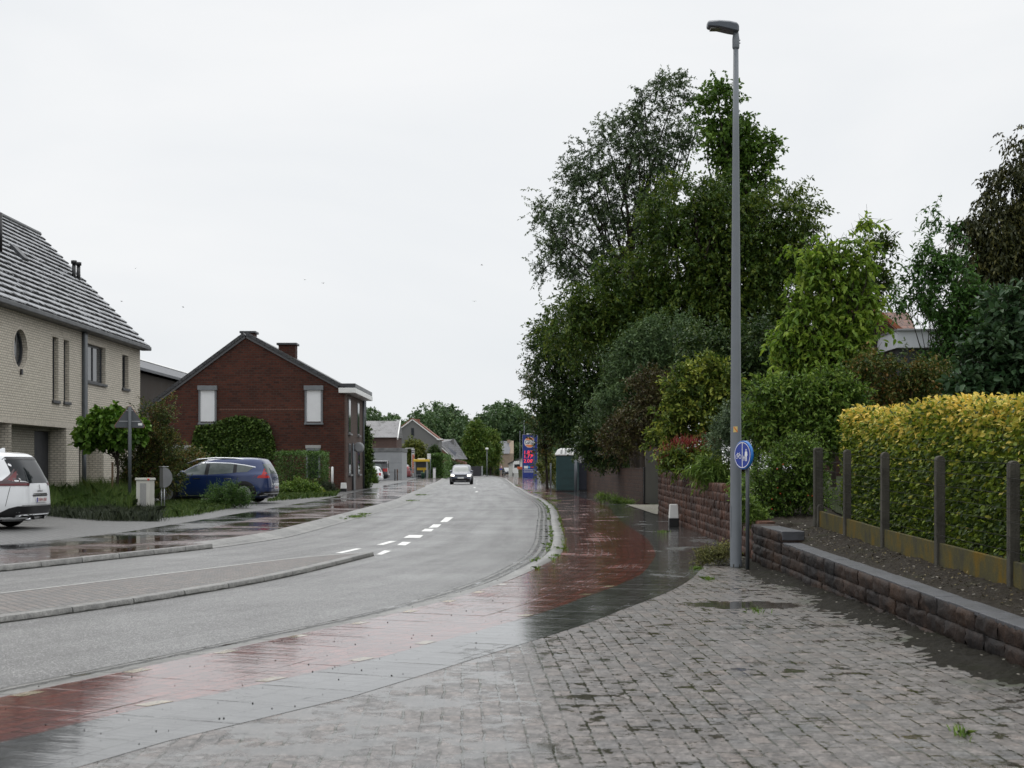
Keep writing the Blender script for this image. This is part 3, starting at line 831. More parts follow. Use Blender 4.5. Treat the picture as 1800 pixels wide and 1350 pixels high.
# strip of washed-down earth and moss along the foot of the low wall
vx = np.linspace(2.72, 3.5, 15); vy = np.arange(2.5, 21.2, .07)
fz_ = []
for y in vy:
    e0 = 3.13 + .10 * math.sin(y * 1.7) + .06 * math.sin(y * 4.3) - .12 * max(0, (y - 17.5) / 3)
    for x in vx:
        fz_.append((x, y, .033 + .09 * (x - e0) * (1 if x > e0 else .6) + rnd.uniform(-.012, .012)))
i = np.arange(len(vy) - 1)[:, None] * 15 + np.arange(14)[None]
tag(np_mesh('verge', np.array(fz_), np.stack([i, i+1, i+16, i+15], -1).reshape(-1, 4), M_VERGE, smooth=True), kind='structure')
fence = thing('fence', 'concrete post and wire fence with a mossy plinth in front of the yellow hedge', 'fence', (FX, 12, 0))
PY = [19.98, 18.25, 16.4, 14.3, 12.2, 10.15, 8.1, 6.05]
def post_base(y): return soil_z(y) - 0.0
for j, y in enumerate(PY):
    zb = post_base(y) - 0.3; ztp = 1.48 + (y - 12.2) * 0.0285
    b = MB(); M = Matrix.Translation((0, y - 12, 0))
    if j == 0:
        b.prism([(-.06, zb), (.06, zb), (.06, 1.67), (.045, 1.70), (-.045, 1.70), (-.06, 1.67)], y - 12 - .06, y - 12 + .06)
        b.build('corner_post', M_CONC, fence, bevel=0.012)
        s = MB(); s.prism([(-.04, zb), (.04, zb), (.04, 0.87), (.02, 0.905), (-.02, 0.905), (-.04, 0.87)], y - 12 - .18, y - 12 - .085)
        s.build('stub_post', M_CONC, fence, bevel=0.008)
    else:
        prof = [(-.045, zb), (.045, zb)] + [(.045 * math.cos(a), ztp - .045 + .045 * math.sin(a)) for a in np.linspace(0, math.pi, 9)]
        b.prism([(p, q) for p, q in prof], y - 12 - .045, y - 12 + .045)
        b.build('post', M_CONC, fence, bevel=0.008)
pl = MB()
for a, b_ in zip(PY[:-1], PY[1:]):
    z = lambda y: soil_z(y)
    m_ = (a + b_) / 2
    y0, y1 = b_ + .05 - 12, a - .05 - 12
    vs = []
    for x in (-.02, .02):
        vs += [(x, y0, z(b_) - .12), (x, y1, z(a) - .12), (x, y1, z(a) + .22), (x, y0, z(b_) + .22)]
    pl.add(vs, [(0,1,2,3), (7,6,5,4), (3,2,6,7), (0,3,7,4), (1,5,6,2)])
pl.build('plinth', M_PLINTH, fence, bevel=0.006)
wr = MB()
for k_ in range(7):
    pts = [(-.045 if k_ else -.045, y - 12, (soil_z(y) + 0.30 + 0.125 * k_) + rnd.uniform(-.008, .008)) for y in PY]
    wr.tube(pts, 0.0022, 4, cap=False)
for y in np.arange(6.1, 19.9, 0.16):
    wr.tube([(-.047, y - 12, soil_z(y) + .26), (-.047, y - 12 + rnd.uniform(-.01, .01), soil_z(y) + 1.06)], 0.0009, 3, cap=False)
wr.build('wire_mesh', M_WIRE, fence, recalc=False)

# yellow hedge: leaves in season tones plus a dark tone for shaded gaps, thickest on the face and the top
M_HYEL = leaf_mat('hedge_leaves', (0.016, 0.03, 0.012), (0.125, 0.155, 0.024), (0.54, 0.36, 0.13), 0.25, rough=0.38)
hd = thing('hedge', 'trimmed beech hedge turning yellow and orange behind the concrete post fence', 'hedge', (5.0, 13, 0))
n = 66000
yh = 4.5 + 15.3 * rng.random(n) ** 0.92
face = rng.random(n)
topz = 2.06 + 0.0125 * (yh - 10) + 0.05 * np.sin(yh * 1.7) + 0.02 * np.sin(yh * 5.1)
botz = np.interp(yh, [5, 10, 20], [0.36, 0.46, 0.72])
xh = np.where(face < 0.62, 4.62 + 0.16 * np.abs(rng.normal(size=n)), 4.62 + 0.75 * rng.random(n))
zh = np.where(face < 0.62, botz + (topz - botz) * rng.random(n), topz - 0.12 * np.abs(rng.normal(size=n)))
endm = face > 0.90                              # the far end of the hedge
yh = np.where(endm, 19.85 + 0.12 * rng.normal(size=n), yh); zh = np.where(endm, 0.85 + 1.3 * rng.random(n), zh); xh = np.where(endm, 4.62 + .75 * rng.random(n), xh)
rel = (zh - botz) / np.maximum(topz - botz, .1)
round_ = np.where((rel > 0.88), (rel - 0.88) / 0.12, 0) ** 2 * 0.16
xh = xh + np.where(face < 0.62, round_, 0)
zh = zh + 0.02 * rng.normal(size=n)
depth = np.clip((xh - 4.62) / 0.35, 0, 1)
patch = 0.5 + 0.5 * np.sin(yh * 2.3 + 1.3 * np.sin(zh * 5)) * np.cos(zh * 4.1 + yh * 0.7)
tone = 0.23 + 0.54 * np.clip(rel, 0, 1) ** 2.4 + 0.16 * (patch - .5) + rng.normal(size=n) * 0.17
tone = np.where((rng.random(n) < np.where(rel < .72, .42, .16)), 0.16 * rng.random(n), tone)  # extra dark leaves, mostly low down, paint in the shaded gaps
p = np.stack([xh - 5.0, yh - 13, zh], 1)
ax = unit(np.stack([-0.75 + 0.5 * rng.normal(size=n), 0.6 * rng.normal(size=n), -0.35 + 0.55 * rng.normal(size=n)], 1))
tp = face >= 0.62
ax[tp] = unit(np.stack([-0.3 + 0.7 * rng.normal(size=n), 0.7 * rng.normal(size=n), 0.25 + 0.5 * rng.normal(size=n)], 1))[tp]
Lh = 0.057 * (0.65 + 0.65 * rng.random(n))
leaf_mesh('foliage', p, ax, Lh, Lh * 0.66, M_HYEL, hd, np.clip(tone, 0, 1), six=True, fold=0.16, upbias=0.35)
tb = MB()
for y in np.arange(4.6, 19.8, 0.22):
    x = rnd.uniform(4.8, 5.2) - 5
    tb.tube([(x, y - 13, 0.4), (x + rnd.uniform(-.1, .1), y - 13 + rnd.uniform(-.1, .1), 1.3), (x + rnd.uniform(-.25, .25), y - 13 + rnd.uniform(-.2, .2), 1.95)], [0.016, .011, .004], 5)
    for _ in range(4):
        z = rnd.uniform(.7, 1.7)
        tb.tube([(x, y - 13, z), (x - rnd.uniform(.1, .3), y - 13 + rnd.uniform(-.25, .25), z + rnd.uniform(0, .3))], [.006, .003], 3, cap=False)
M_BARK = plain('dark_bark', (0.035, 0.028, 0.022), 0.85, var=0.4, scale=12, bump=0.6)
tb.build('stems', M_BARK, hd, recalc=False)
n = 16000                                          # inner leaves toned dark: the hedge's inside shade is put into their colour
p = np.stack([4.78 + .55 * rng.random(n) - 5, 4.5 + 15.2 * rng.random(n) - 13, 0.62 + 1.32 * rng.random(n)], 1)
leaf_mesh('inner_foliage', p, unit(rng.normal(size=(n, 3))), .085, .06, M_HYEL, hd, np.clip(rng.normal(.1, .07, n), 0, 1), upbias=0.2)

# ------------------------------------------------------------------ lamp post, path sign
M_GALV = plain('galvanised_paint', (0.155, 0.172, 0.19), 0.45, metal=0.0, var=0.10, scale=2.5)
M_GALVD = plain('dark_grey_metal', (0.075, 0.085, 0.10), 0.4, metal=0.3, var=0.1)
M_LENS = plain('lamp_lens', (0.16, 0.16, 0.14), 0.2)
M_BLACK = plain('black_plastic', (0.012, 0.012, 0.013), 0.35)
LY = 19.8; LX = sx(1293.5, LY)
lp = thing('street_lamp', 'tall grey street lamp with a flat LED head standing on the paved verge', 'street lamp', (LX, LY, 0.03))
b = MB()
hp = [(0, .085), (.02, .083), (1.8, .076), (4.0, .062), (6.0, .045), (7.28, .036)]
for i_ in range(len(hp) - 1): pass
b.lathe([(r, z) for z, r in hp], 16)
b.build('pole', M_GALV, lp)
b = MB(); b.lathe([(.043, 7.22), (.05, 7.24), (.05, 7.36), (.036, 7.46), (.02, 7.50)], 16); b.tube([(.045, 0, 7.30), (.062, 0, 7.30)], .008, 6); b.tube([(.045, 0, 7.34), (.062, 0, 7.34)], .008, 6)
b.build('head_socket', M_GALV, lp)
rows_ = [(-0.40, 7.575, 7.525, .075), (-0.385, 7.595, 7.51, .095), (-0.25, 7.60, 7.49, .125), (-0.1, 7.59, 7.455, .125), (0.0, 7.57, 7.435, .11), (.035, 7.545, 7.45, .075)]
vs, fs = [], []
for x, zt_, zb_, w in rows_:
    vs += [(x, -w, zb_ + .01), (x, -w, zt_ - .03), (x, -w * .6, zt_), (x, w * .6, zt_), (x, w, zt_ - .03), (x, w, zb_ + .01), (x, w * .8, zb_), (x, -w * .8, zb_)]
k8 = 8
for i_ in range(len(rows_) - 1):
    for k_ in range(k8): fs.append((i_*k8+k_, i_*k8+(k_+1) % k8, (i_+1)*k8+(k_+1) % k8, (i_+1)*k8+k_))
fs += [tuple(range(k8)), tuple(range(len(vs)-1, len(vs)-k8-1, -1))]
b = MB(); b.add(vs, fs); b.build('lamp_head', M_GALVD, lp, bevel=.008)
b = MB(); b.box(-.36, -.17, -.075, .075, 7.482, 7.503, Matrix.Rotation(0, 4, 'X')); b.build('lens', M_LENS, lp, bevel=.005)
M_STKY = plain('sticker_yellow', (0.62, 0.47, 0.16), 0.4); M_STKR = plain('sticker_orange', (0.62, 0.12, 0.02), 0.4)
Rz = lambda a: Matrix.Rotation(a, 4, 'Z')
zst = sz(755, LY) - .03
def curved_patch(name, r, a0, a1, z0, z1, m, parent):
    q = MB(); A = np.linspace(a0, a1, 7)
    for i_ in range(6):
        q.face([(r*math.cos(A[i_]), r*math.sin(A[i_]), z0), (r*math.cos(A[i_+1]), r*math.sin(A[i_+1]), z0), (r*math.cos(A[i_+1]), r*math.sin(A[i_+1]), z1), (r*math.cos(A[i_]), r*math.sin(A[i_]), z1)])
    return q.build(name, m, parent, recalc=False)
curved_patch('access_door', .0825, R(-205), R(-150), .42, .86, plain('door_paint', (0.14, 0.155, 0.172), .5), lp)
curved_patch('base_collar', .0868, R(-180), R(180), 0.0, .05, plain('collar_dirt', (0.05, 0.048, 0.042), .8, var=.4, scale=20), lp)
st = curved_patch('sticker', .0785, R(-125), R(-82), zst - .04, zst + .04, M_STKY, lp)
q = MB()
for s_ in range(5):
    a = R(-120 + 7.5 * s_); z = zst + .028 - .013 * s_; r = .0795
    q.face([(r*math.cos(a), r*math.sin(a), z - .013), (r*math.cos(a+.15), r*math.sin(a+.15), z - .013), (r*math.cos(a+.15), r*math.sin(a+.15), z + .007), (r*math.cos(a), r*math.sin(a), z + .007)])
q.build('sticker_mark', M_STKR, st, recalc=False)

M_BLUE = plain('sign_blue', (0.006, 0.035, 0.30), 0.3, var=0.05)
M_RIMB = plain('sign_rim_blue', (0.02, 0.16, 0.5), 0.3, var=0.08)
M_WHITE = plain('sign_white', (0.78, 0.79, 0.82), 0.3, var=0.05)
M_POSTG = plain('sign_post_grey', (0.06, 0.068, 0.075), 0.4, var=0.15)
SY = 19.35
ps = thing('path_sign', 'round blue sign split between a bicycle and two walkers on a grey post', 'sign', (sx(1314, SY), SY, 0.03))
b = MB(); b.lathe([(.027, 0), (.026, 1.76), (.0, 1.765)], 14); b.build('post', M_POSTG, ps)
# the disc faces left of the viewer: local frame, disc in XZ, front to -Y
RS = Matrix.Translation((-0.055, -0.03, sz(800, SY) - .03)) @ Rz(R(-62))
RX = Matrix.Rotation(R(90), 4, 'X')
d = MB(); d.lathe([(.186, -.022), (.195, -.016), (.195, .016), (.186, .022)], 48, RS @ RX); dsc = d.build('disc', M_RIMB, ps)
def disc_face(name, r0, r1, off, m, n=48):
    q = MB()
    for k_ in range(n):
        a, c = 2*math.pi*k_/n, 2*math.pi*(k_+1)/n
        pts = [(r0*math.cos(a), off, r0*math.sin(a)), (r1*math.cos(a), off, r1*math.sin(a)), (r1*math.cos(c), off, r1*math.sin(c)), (r0*math.cos(c), off, r0*math.sin(c))]
        if r0 == 0: pts = pts[1:3] + [(0, off, 0)]
        q.face([RS @ Vector(p_) for p_ in pts])
    return q.build(name, m, dsc, recalc=False)
disc_face('blue_face', 0, .184, -.0245, M_BLUE)
disc_face('white_ring', .165, .175, -.0265, M_WHITE)
q = MB(); q.box(-.006, .006, -.0275, -.0255, -.165, .165, RS); q.build('divider', M_WHITE, dsc)
def sym(polys, name):
    q = MB()
    for P in polys: q.face([RS @ Vector((x, -.0285, z)) for x, z in P])
    q.build(name, M_WHITE, dsc, recalc=False)
def seg(a, c, w):
    a, c = Vector(a), Vector(c); t = (c - a).normalized(); s = Vector((-t.y, t.x)) * w
    return [tuple(a - s), tuple(c - s), tuple(c + s), tuple(a + s)]
def ringp(cx_, cz_, r, w, n=18):
    return [[(cx_+(r+e)*math.cos(t), cz_+(r+e)*math.sin(t)) for e, t in ((-w, 2*math.pi*k_/n), (w, 2*math.pi*k_/n), (w, 2*math.pi*(k_+1)/n), (-w, 2*math.pi*(k_+1)/n))] for k_ in range(n)]
bk = ringp(-.118, -.02, .026, .0035) + ringp(-.048, -.02, .026, .0035)
bk += [seg((-.118, -.02), (-.103, .02), .003), seg((-.103, .02), (-.062, .018), .003), seg((-.118, -.02), (-.082, -.02), .003), seg((-.082, -.02), (-.062, .018), .003), seg((-.103, .012), (-.082, -.02), .003), seg((-.048, -.02), (-.066, .032), .003), seg((-.066, .032), (-.052, .034), .003), seg((-.112, .026), (-.094, .026), .004)]
sym(bk, 'bicycle_symbol')
def figure(cx_, cz_, h):
    u = h / 2
    return [[(cx_ + .14*u*math.cos(t), cz_ + .84*u + .16*u*math.sin(t)) for t in np.linspace(0, 2*math.pi, 13)[:-1]],
            [(cx_-.2*u, cz_+.62*u), (cx_+.2*u, cz_+.62*u), (cx_+.26*u, cz_+.1*u), (cx_+.22*u, cz_-.25*u), (cx_-.22*u, cz_-.25*u), (cx_-.26*u, cz_+.1*u)],
            [(cx_-.2*u, cz_-.25*u), (cx_-.02*u, cz_-.25*u), (cx_-.04*u, cz_-u), (cx_-.2*u, cz_-u)], [(cx_+.02*u, cz_-.25*u), (cx_+.2*u, cz_-.25*u), (cx_+.22*u, cz_-u), (cx_+.06*u, cz_-u)],
            [(cx_-.32*u, cz_+.5*u), (cx_-.2*u, cz_+.6*u), (cx_-.26*u, cz_-.15*u), (cx_-.36*u, cz_-.12*u)], [(cx_+.32*u, cz_+.5*u), (cx_+.2*u, cz_+.6*u), (cx_+.28*u, cz_-.15*u), (cx_+.38*u, cz_-.12*u)]]
sym(figure(.086, 0.0, .165) + figure(.04, -.04, .075), 'walker_symbol')

# ------------------------------------------------------------------ things along the far right pavement
M_BWHITE = plain('white_enamel', (0.72, 0.72, 0.70), 0.35, var=0.08)
def bollard(name, label, x, y, z, h=0.42, w=0.19, group=None):
    o = thing(name, label, 'garden light', (x, y, z))
    b = MB(); b.box(-w*.52, w*.52, -.12, .12, 0, h*.38); b.build('base', M_BLACK, o, bevel=.012)
    vs = []
    for zz, k_ in ((h*.38, .5), (h*.97, .42), (h, .36)):
        vs += [(-w*k_, -.1*k_*2, zz), (w*k_, -.1*k_*2, zz), (w*k_, .1*k_*2, zz), (-w*k_, .1*k_*2, zz)]
    fs = [(0,3,2,1), (8,9,10,11)]
    for l in range(2):
        for k_ in range(4): fs.append((l*4+k_, l*4+(k_+1) % 4, l*4+4+(k_+1) % 4, l*4+4+k_))
    b = MB(); b.add(vs, fs); b.build('cover', M_BWHITE, o, bevel=.01)
    return o
bollard('garden_light', 'white and black wedge light at the foot of the tall stone wall', sx(1184, 33.3), 33.3, .035, h=0.53, w=0.22)

M_WALLB = brick_mat('brown_block_wall', (0.095, 0.055, 0.04), (0.07, 0.043, 0.033), (0.05, 0.04, 0.035), 0.40, 0.155, 0.014, stain=0.7, bump=0.8)
fw = thing('garden_wall', 'long brown block wall under the dark trees beside the portable toilet', 'wall', (4.6, 66, 0))
b = MB(); a0, a1 = Vector((4.98, 54.2)), Vector((4.25, 81))
dv = (a1 - a0); ln = dv.length; ang = math.atan2(dv.y, dv.x)
M = Matrix.Translation((a0.x - 4.6, a0.y - 66, 0)) @ Rz(ang)
b.box(0, ln, -.24, 0, -.05, 1.36, M); b.build('wall', M_WALLB, fw, bevel=.02)
b = MB(); b.box(-.01, ln, -.25, .012, 1.362, 1.41, M); b.build('coping', M_BLKTALL, fw, bevel=.015)
M_PANEL = plain('grey_gate_panel', (0.125, 0.122, 0.108), 0.55, var=0.1, scale=2)
gt = thing('gate_panel', 'plain grey upright gate panel between the two stone walls', 'gate', (5.02, 53.6, 0.04))
b = MB(); b.box(0, 1.05, -.04, .04, 0.03, 2.12); b.build('panel', M_PANEL, gt, bevel=.006)
b = MB(); b.box(-.07, -.004, -.05, .05, 0, 1.4); b.build('gate_post', M_BLACK, gt, bevel=.006)

# portable toilet
M_TGREEN = plain('toilet_green', (0.010, 0.040, 0.042), 0.4, var=0.2)
M_TFRAME = plain('toilet_teal_frame', (0.035, 0.12, 0.115), 0.35, var=0.15)
TY = 82.0
to = thing('portable_toilet', 'dark green portable toilet with a white roof at the pavement edge', 'toilet', (sx(998, TY), TY, 0.035), R(-14))
b = MB(); b.box(-.55, .55, -.55, .55, .08, 2.08); body = b.build('cabin', M_TGREEN, to, bevel=.03)
for z in (.35, .8, 1.25, 1.7):
    b = MB(); b.box(-.5, .5, -.562, -.552, z, z + .05); b.build('wall_rib', M_TGREEN, body)
b = MB(); b.box(-.58, -.552, -.5, .5, .12, 2.02); dr = b.build('door', M_TFRAME, to, bevel=.01)
b = MB(); b.box(-.6, -.581, -.42, -.34, .9, 1.15); b.build('handle', M_BWHITE, dr)
b = MB(); b.box(-.6, .6, -.6, .6, 0, .078); b.build('skid', M_BLACK, to, bevel=.01)
vs = []
for z, k_ in ((2.083, .63), (2.16, .63), (2.42, .50), (2.5, .36)): vs += [(-k_, -k_, z), (k_, -k_, z), (k_, k_, z), (-k_, k_, z)]
fs = [(0,3,2,1), (12,13,14,15)] + [(l*4+k_, l*4+(k_+1) % 4, l*4+4+(k_+1) % 4, l*4+4+k_) for l in range(3) for k_ in range(4)]
b = MB(); b.add(vs, fs); rf = b.build('roof', M_BWHITE, to, bevel=.03)
M_VENT = plain('vent_grey', (0.3, 0.3, 0.29), .5)
for x in (-.3, -.05, .2):
    b = MB(); b.prism([(-.64, 2.2), (-.53, 2.42), (-.5, 2.2)], x, x + .1, 'x'); b.build('vent', M_VENT, rf)
PYY = 80.5
gpole = thing('round_sign', 'small round pale sign on a plain grey pole close in front of the portable toilet', 'sign', (sx(1012, PYY), PYY, 0.035))
b = MB(); b.lathe([(.085, 0), (.08, 2.7), (.0, 2.71)], 12); b.build('pole', M_GALV, gpole)
b = MB(); b.lathe([(.19, -.012), (.19, .012)], 24, Matrix.Translation((.26, .04, 1.84)) @ RX); nd = b.build('disc', plain('dirty_white', (.3, .3, .3), .5), gpole)
b = MB(); b.box(.12, .40, .022, .0265, 1.86, 1.89); b.build('marking', M_BLACK, nd)
b = MB(); b.box(.05, .1, .02, .06, 1.8, 1.88); b.build('bracket', M_GALVD, gpole)
bx = thing('site_cabin', 'black-blue cabin box standing between the portable toilet and the brown wall', 'cabin', (sx(1024, 83.5), 83.5, .035))
b = MB(); b.box(-.55, .45, -.4, .6, 0.08, 2.2); b.build('body', plain('navy_sheet', (0.008, 0.010, 0.02), .5), bx, bevel=.02)
b = MB(); b.box(-.6, .5, -.45, .65, 2.203, 2.28); b.build('roof', M_BLACK, bx, bevel=.01)
b = MB(); b.box(-.55, .45, -.4, .6, 0, .077); b.build('skid', M_BLACK, bx)

# ------------------------------------------------------------------ building helpers
def wall_grid(mb, P, u0, u1, v0, v1, holes=(), depth=0.12, rev=True):
    """flat wall through P(u, v, d) (d = metres inward) with rectangular holes and their reveals"""
    us = sorted({u0, u1, *[h[0] for h in holes], *[h[1] for h in holes]})
    vs = sorted({v0, v1, *[h[2] for h in holes], *[h[3] for h in holes]})
    us = [u for u in us if u0 <= u <= u1]; vs = [v for v in vs if v0 <= v <= v1]
    for a, b in zip(us[:-1], us[1:]):
        for c, d in zip(vs[:-1], vs[1:]):
            m = ((a + b) / 2, (c + d) / 2)
            if any(h[0] < m[0] < h[1] and h[2] < m[1] < h[3] for h in holes): continue
            mb.face([P(a, c, 0), P(b, c, 0), P(b, d, 0), P(a, d, 0)])
    if rev:
        for h in holes:
            dd = h[4] if len(h) > 4 else depth
            a, b, c, d = h[:4]
            for (p, q) in (((a, c), (b, c)), ((b, c), (b, d)), ((b, d), (a, d)), ((a, d), (a, c))):
                mb.face([P(*p, 0), P(*q, 0), P(*q, dd), P(*p, dd)])
def window(parent, P, a, b, c, d, dd, fm, gm, name='window', fw=0.06, mull=()):
    f = MB(); e = dd - 0.03
    def bar(u0, u1, v0, v1):
        pts = [P(u0, v0, e), P(u1, v0, e), P(u1, v1, e), P(u0, v1, e), P(u0, v0, dd + .04), P(u1, v0, dd + .04), P(u1, v1, dd + .04), P(u0, v1, dd + .04)]
        f.add(pts, [(0,1,2,3), (7,6,5,4), (0,4,5,1), (1,5,6,2), (2,6,7,3), (3,7,4,0)])
    bar(a, a + fw, c, d); bar(b - fw, b, c, d); bar(a + fw, b - fw, c, c + fw); bar(a + fw, b - fw, d - fw, d)
    for t in mull: bar(t - fw * .4, t + fw * .4, c + fw, d - fw)
    w = f.build(name, fm, parent)
    g = MB(); g.face([P(a, c, dd), P(b, c, dd), P(b, d, dd), P(a, d, dd)]); g.build('pane', gm, w, recalc=False)
    return w
def roof_mat(name, c, tile=0.33, col_w=0.22, rough=0.35, moss=(0.03, 0.035, 0.02), var=0.3, bump=1.0):
    m, N, nt, out = newmat(name)
    uv = N('TexCoord').outputs['UV']; ob = N('TexCoord').outputs['Object']
    br = N('TexBrick', {'Vector': uv, 'Color1': c4(c), 'Color2': c4([x * (1 - var) for x in c]), 'Mortar': c4([x * .15 for x in c]), 'Scale': 1.0, 'Mortar Size': 0.018, 'Mortar Smooth': 0.3, 'Brick Width': col_w, 'Row Height': tile, 'Bias': 0})
    n1 = noise(N, ob, 0.9, 6, 0.7); n2 = noise(N, ob, 6, 5, 0.7)
    k = mrange(N, math_(N, 'ADD', math_(N, 'MULTIPLY', n1, .5), math_(N, 'MULTIPLY', n2, .5)), 0.53, 0.6, 0, 0.9)
    col = mixc(N, k, br.outputs['Color'], moss)
    h = math_(N, 'SUBTRACT', math_(N, 'MULTIPLY', n2, .5), br.outputs['Fac'])
    bp = N('Bump', {'Strength': bump * .6, 'Distance': 0.03, 'Height': h})
    b = N('BsdfPrincipled', {'Base Color': col, 'Roughness': mrange(N, k, 0, 1, rough, 0.9), 'Normal': bp.outputs[0]})
    nt.links.new(b.outputs[0], out.inputs[0]); return m

M_FRAMEG = plain('anthracite_frame', (0.035, 0.038, 0.042), 0.4)
M_GLASSD = plain('window_glass', (0.018, 0.022, 0.025), 0.04, var=0.2, scale=0.6)
M_GLASSL = plain('window_glass_pale', (0.05, 0.055, 0.06), 0.06, var=0.3, scale=0.8)
M_ZINC = plain('grey_zinc', (0.10, 0.11, 0.12), 0.35, metal=0.5, var=0.15)
M_DOOR = plain('anthracite_door', (0.030, 0.033, 0.04), 0.45, var=0.1)

# ------------------------------------------------------------------ cream brick house
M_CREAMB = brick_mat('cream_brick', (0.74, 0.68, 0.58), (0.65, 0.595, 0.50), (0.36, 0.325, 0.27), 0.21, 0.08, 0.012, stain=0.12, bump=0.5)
M_CREAMB_SHADE = brick_mat('shaded_cream_brick', (0.44, 0.41, 0.34), (0.38, 0.355, 0.295), (0.24, 0.22, 0.18), 0.21, 0.08, 0.012, stain=0.15, bump=0.5)  # darker copy of the cream brick: the recess shade is put into its colour
FXX = -15.35
def fy(px): return F * (-FXX) / (900 - px)
def fz(px, py): return HC - (py - HZ) * (-FXX) / (900 - px)
ch = thing('house', 'cream brick house with a steep frosted-looking grey tile roof and a round window', 'house', (FXX, 48, 0.1))
OX, OY, OZ = FXX, 48, 0.1
def PF(u, v, d=0): return (-d, u - OY, v - OZ)               # street facade: u = world y, v = world z
Y0, Y1 = 39.0, 58.7
ZE = 6.62; ZBD = 2.78
rc = (fy(36.3), fz(36.3, 613), 0.615)
holes = [(rc[0] - rc[2], rc[0] + rc[2], rc[1] - rc[2], rc[1] + rc[2], 0)]
nw = [(fy(92.3), fy(102.7), fz(97, 704), fz(97, 592.5)), (fy(112), fy(121.7), fz(117, 706.5), fz(117, 598)), (fy(147), fy(185.5), fz(170, 673), fz(170, 608)), (fy(214.8), fy(225.8), fz(220, 683), fz(220, 624.5))]
holes += [(*w, 0.2) for w in nw]
d1 = (fy(20.0), fy(116.5)); d2 = (fy(138.5), fy(182))
gar = (Y0 + .3, fy(20.5))
holes += [(d1[0], d1[1], 0.0, ZBD, 0.55), (d2[0], d2[1], 0.0, ZBD, 0.55)]
holes += [(Y0 + .4, d1[0] - .02, 0.0, ZBD, 0.55)]
b = MB()
wall_grid(b, PF, Y0, Y1, 0.0, ZE, holes)
N_ = 40                                                        # round opening: fill between its square and the circle, then the reveal
for k_ in range(N_):
    t0, t1 = 2*math.pi*k_/N_, 2*math.pi*(k_+1)/N_
    def sq(t):
        c_, s_ = math.cos(t), math.sin(t); m_ = max(abs(c_), abs(s_)); return rc[0] + rc[2]*c_/m_, rc[1] + rc[2]*s_/m_
    def ci(t, r=rc[2]*.985): return rc[0] + r*math.cos(t), rc[1] + r*math.sin(t)
    b.face([PF(*sq(t0)), PF(*sq(t1)), PF(*ci(t1)), PF(*ci(t0))])
    b.face([PF(*ci(t0)), PF(*ci(t1)), PF(*ci(t1), .2), PF(*ci(t0), .2)])
W = 8.4
zr = 11.05
b.face([(-W, Y1 - OY, -.1), (-W, Y1 - OY, ZE - .1), (-W/2, Y1 - OY, zr - .15), (0, Y1 - OY, ZE - .1), (0, Y1 - OY, -.1)])
b.face([(-W, Y0 - OY, -.1), (0, Y0 - OY, -.1), (0, Y0 - OY, ZE - .1), (-W/2, Y0 - OY, zr - .15), (-W, Y0 - OY, ZE - .1)])
b.face([(-W, Y0 - OY, -.1), (-W, Y0 - OY, ZE - .1), (-W, Y1 - OY, ZE - .1), (-W, Y1 - OY, -.1)])
b.build('wall', M_CREAMB, ch)
# recessed ground floor panels behind the openings
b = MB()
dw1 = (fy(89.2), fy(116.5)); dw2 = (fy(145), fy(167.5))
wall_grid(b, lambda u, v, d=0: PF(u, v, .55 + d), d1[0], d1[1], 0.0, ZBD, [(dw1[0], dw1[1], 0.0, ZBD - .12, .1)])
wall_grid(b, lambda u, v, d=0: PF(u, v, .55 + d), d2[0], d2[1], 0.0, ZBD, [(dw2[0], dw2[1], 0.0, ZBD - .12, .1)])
b.build('recessed_wall', M_CREAMB_SHADE, ch)
b = MB(); b.face([PF(Y0 + .4, 0, .54), PF(d1[0] - .02, 0, .54), PF(d1[0] - .02, ZBD, .54), PF(Y0 + .4, ZBD, .54)]); b.build('garage_door', M_DOOR, ch, recalc=False)
for dw in (dw1, dw2):
    b = MB(); b.box(-.66, -.62, dw[0] - OY + .01, dw[1] - OY - .01, -.08, ZBD - .24); dd_ = b.build('door', M_DOOR, ch)
    b = MB(); b.tube([(-.61, dw[0] - OY + .22, .98), (-.56, dw[0] - OY + .22, .98), (-.56, dw[0] - OY + .42, .98)], .022, 6); b.box(-.618, -.608, dw[0] - OY + .18, dw[0] - OY + .26, .8, 1.06); b.build('handle', M_BLACK, dd_)
# soldier course over the ground floor and bands over the windows
M_SOLD = brick_mat('cream_soldier_brick', (0.73, 0.67, 0.57), (0.66, 0.6, 0.51), (0.4, 0.36, 0.3), 0.07, 0.24, 0.010, stain=0.12, bump=0.4)
b = MB()
b.box(0, 0.006, Y0 - OY, Y1 - OY - .01, ZBD - OZ + .004, ZBD - OZ + .235)
for w in nw: b.box(0, 0.006, w[0] - OY - .06, w[1] - OY + .06, w[3] - OZ + .004, w[3] - OZ + .22)
b.build('soldier_course', M_SOLD, ch)
q = MB()
for k_ in range(N_):
    t0, t1 = 2*math.pi*k_/N_, 2*math.pi*(k_+1)/N_
    q.face([PF(*ci(t0, rc[2]), -.005), PF(*ci(t0, rc[2] + .12), -.005), PF(*ci(t1, rc[2] + .12), -.005), PF(*ci(t1, rc[2]), -.005)])
q.build('round_brick_surround', M_SOLD, ch, recalc=False)
for i_, w in enumerate(nw):
    wd = window(ch, PF, *w, 0.17, M_FRAMEG, M_GLASSL if i_ == 2 else M_GLASSD, fw=.07, mull=((w[0]*.42 + w[1]*.58,) if i_ == 2 else ()))
    s = MB(); s.box(-.18, .07, w[0] - OY - .07, w[1] - OY + .07, w[2] - OZ - .10, w[2] - OZ - .002); s.build('sill', M_FRAMEG, wd, bevel=.01)
q = MB(); g = MB()
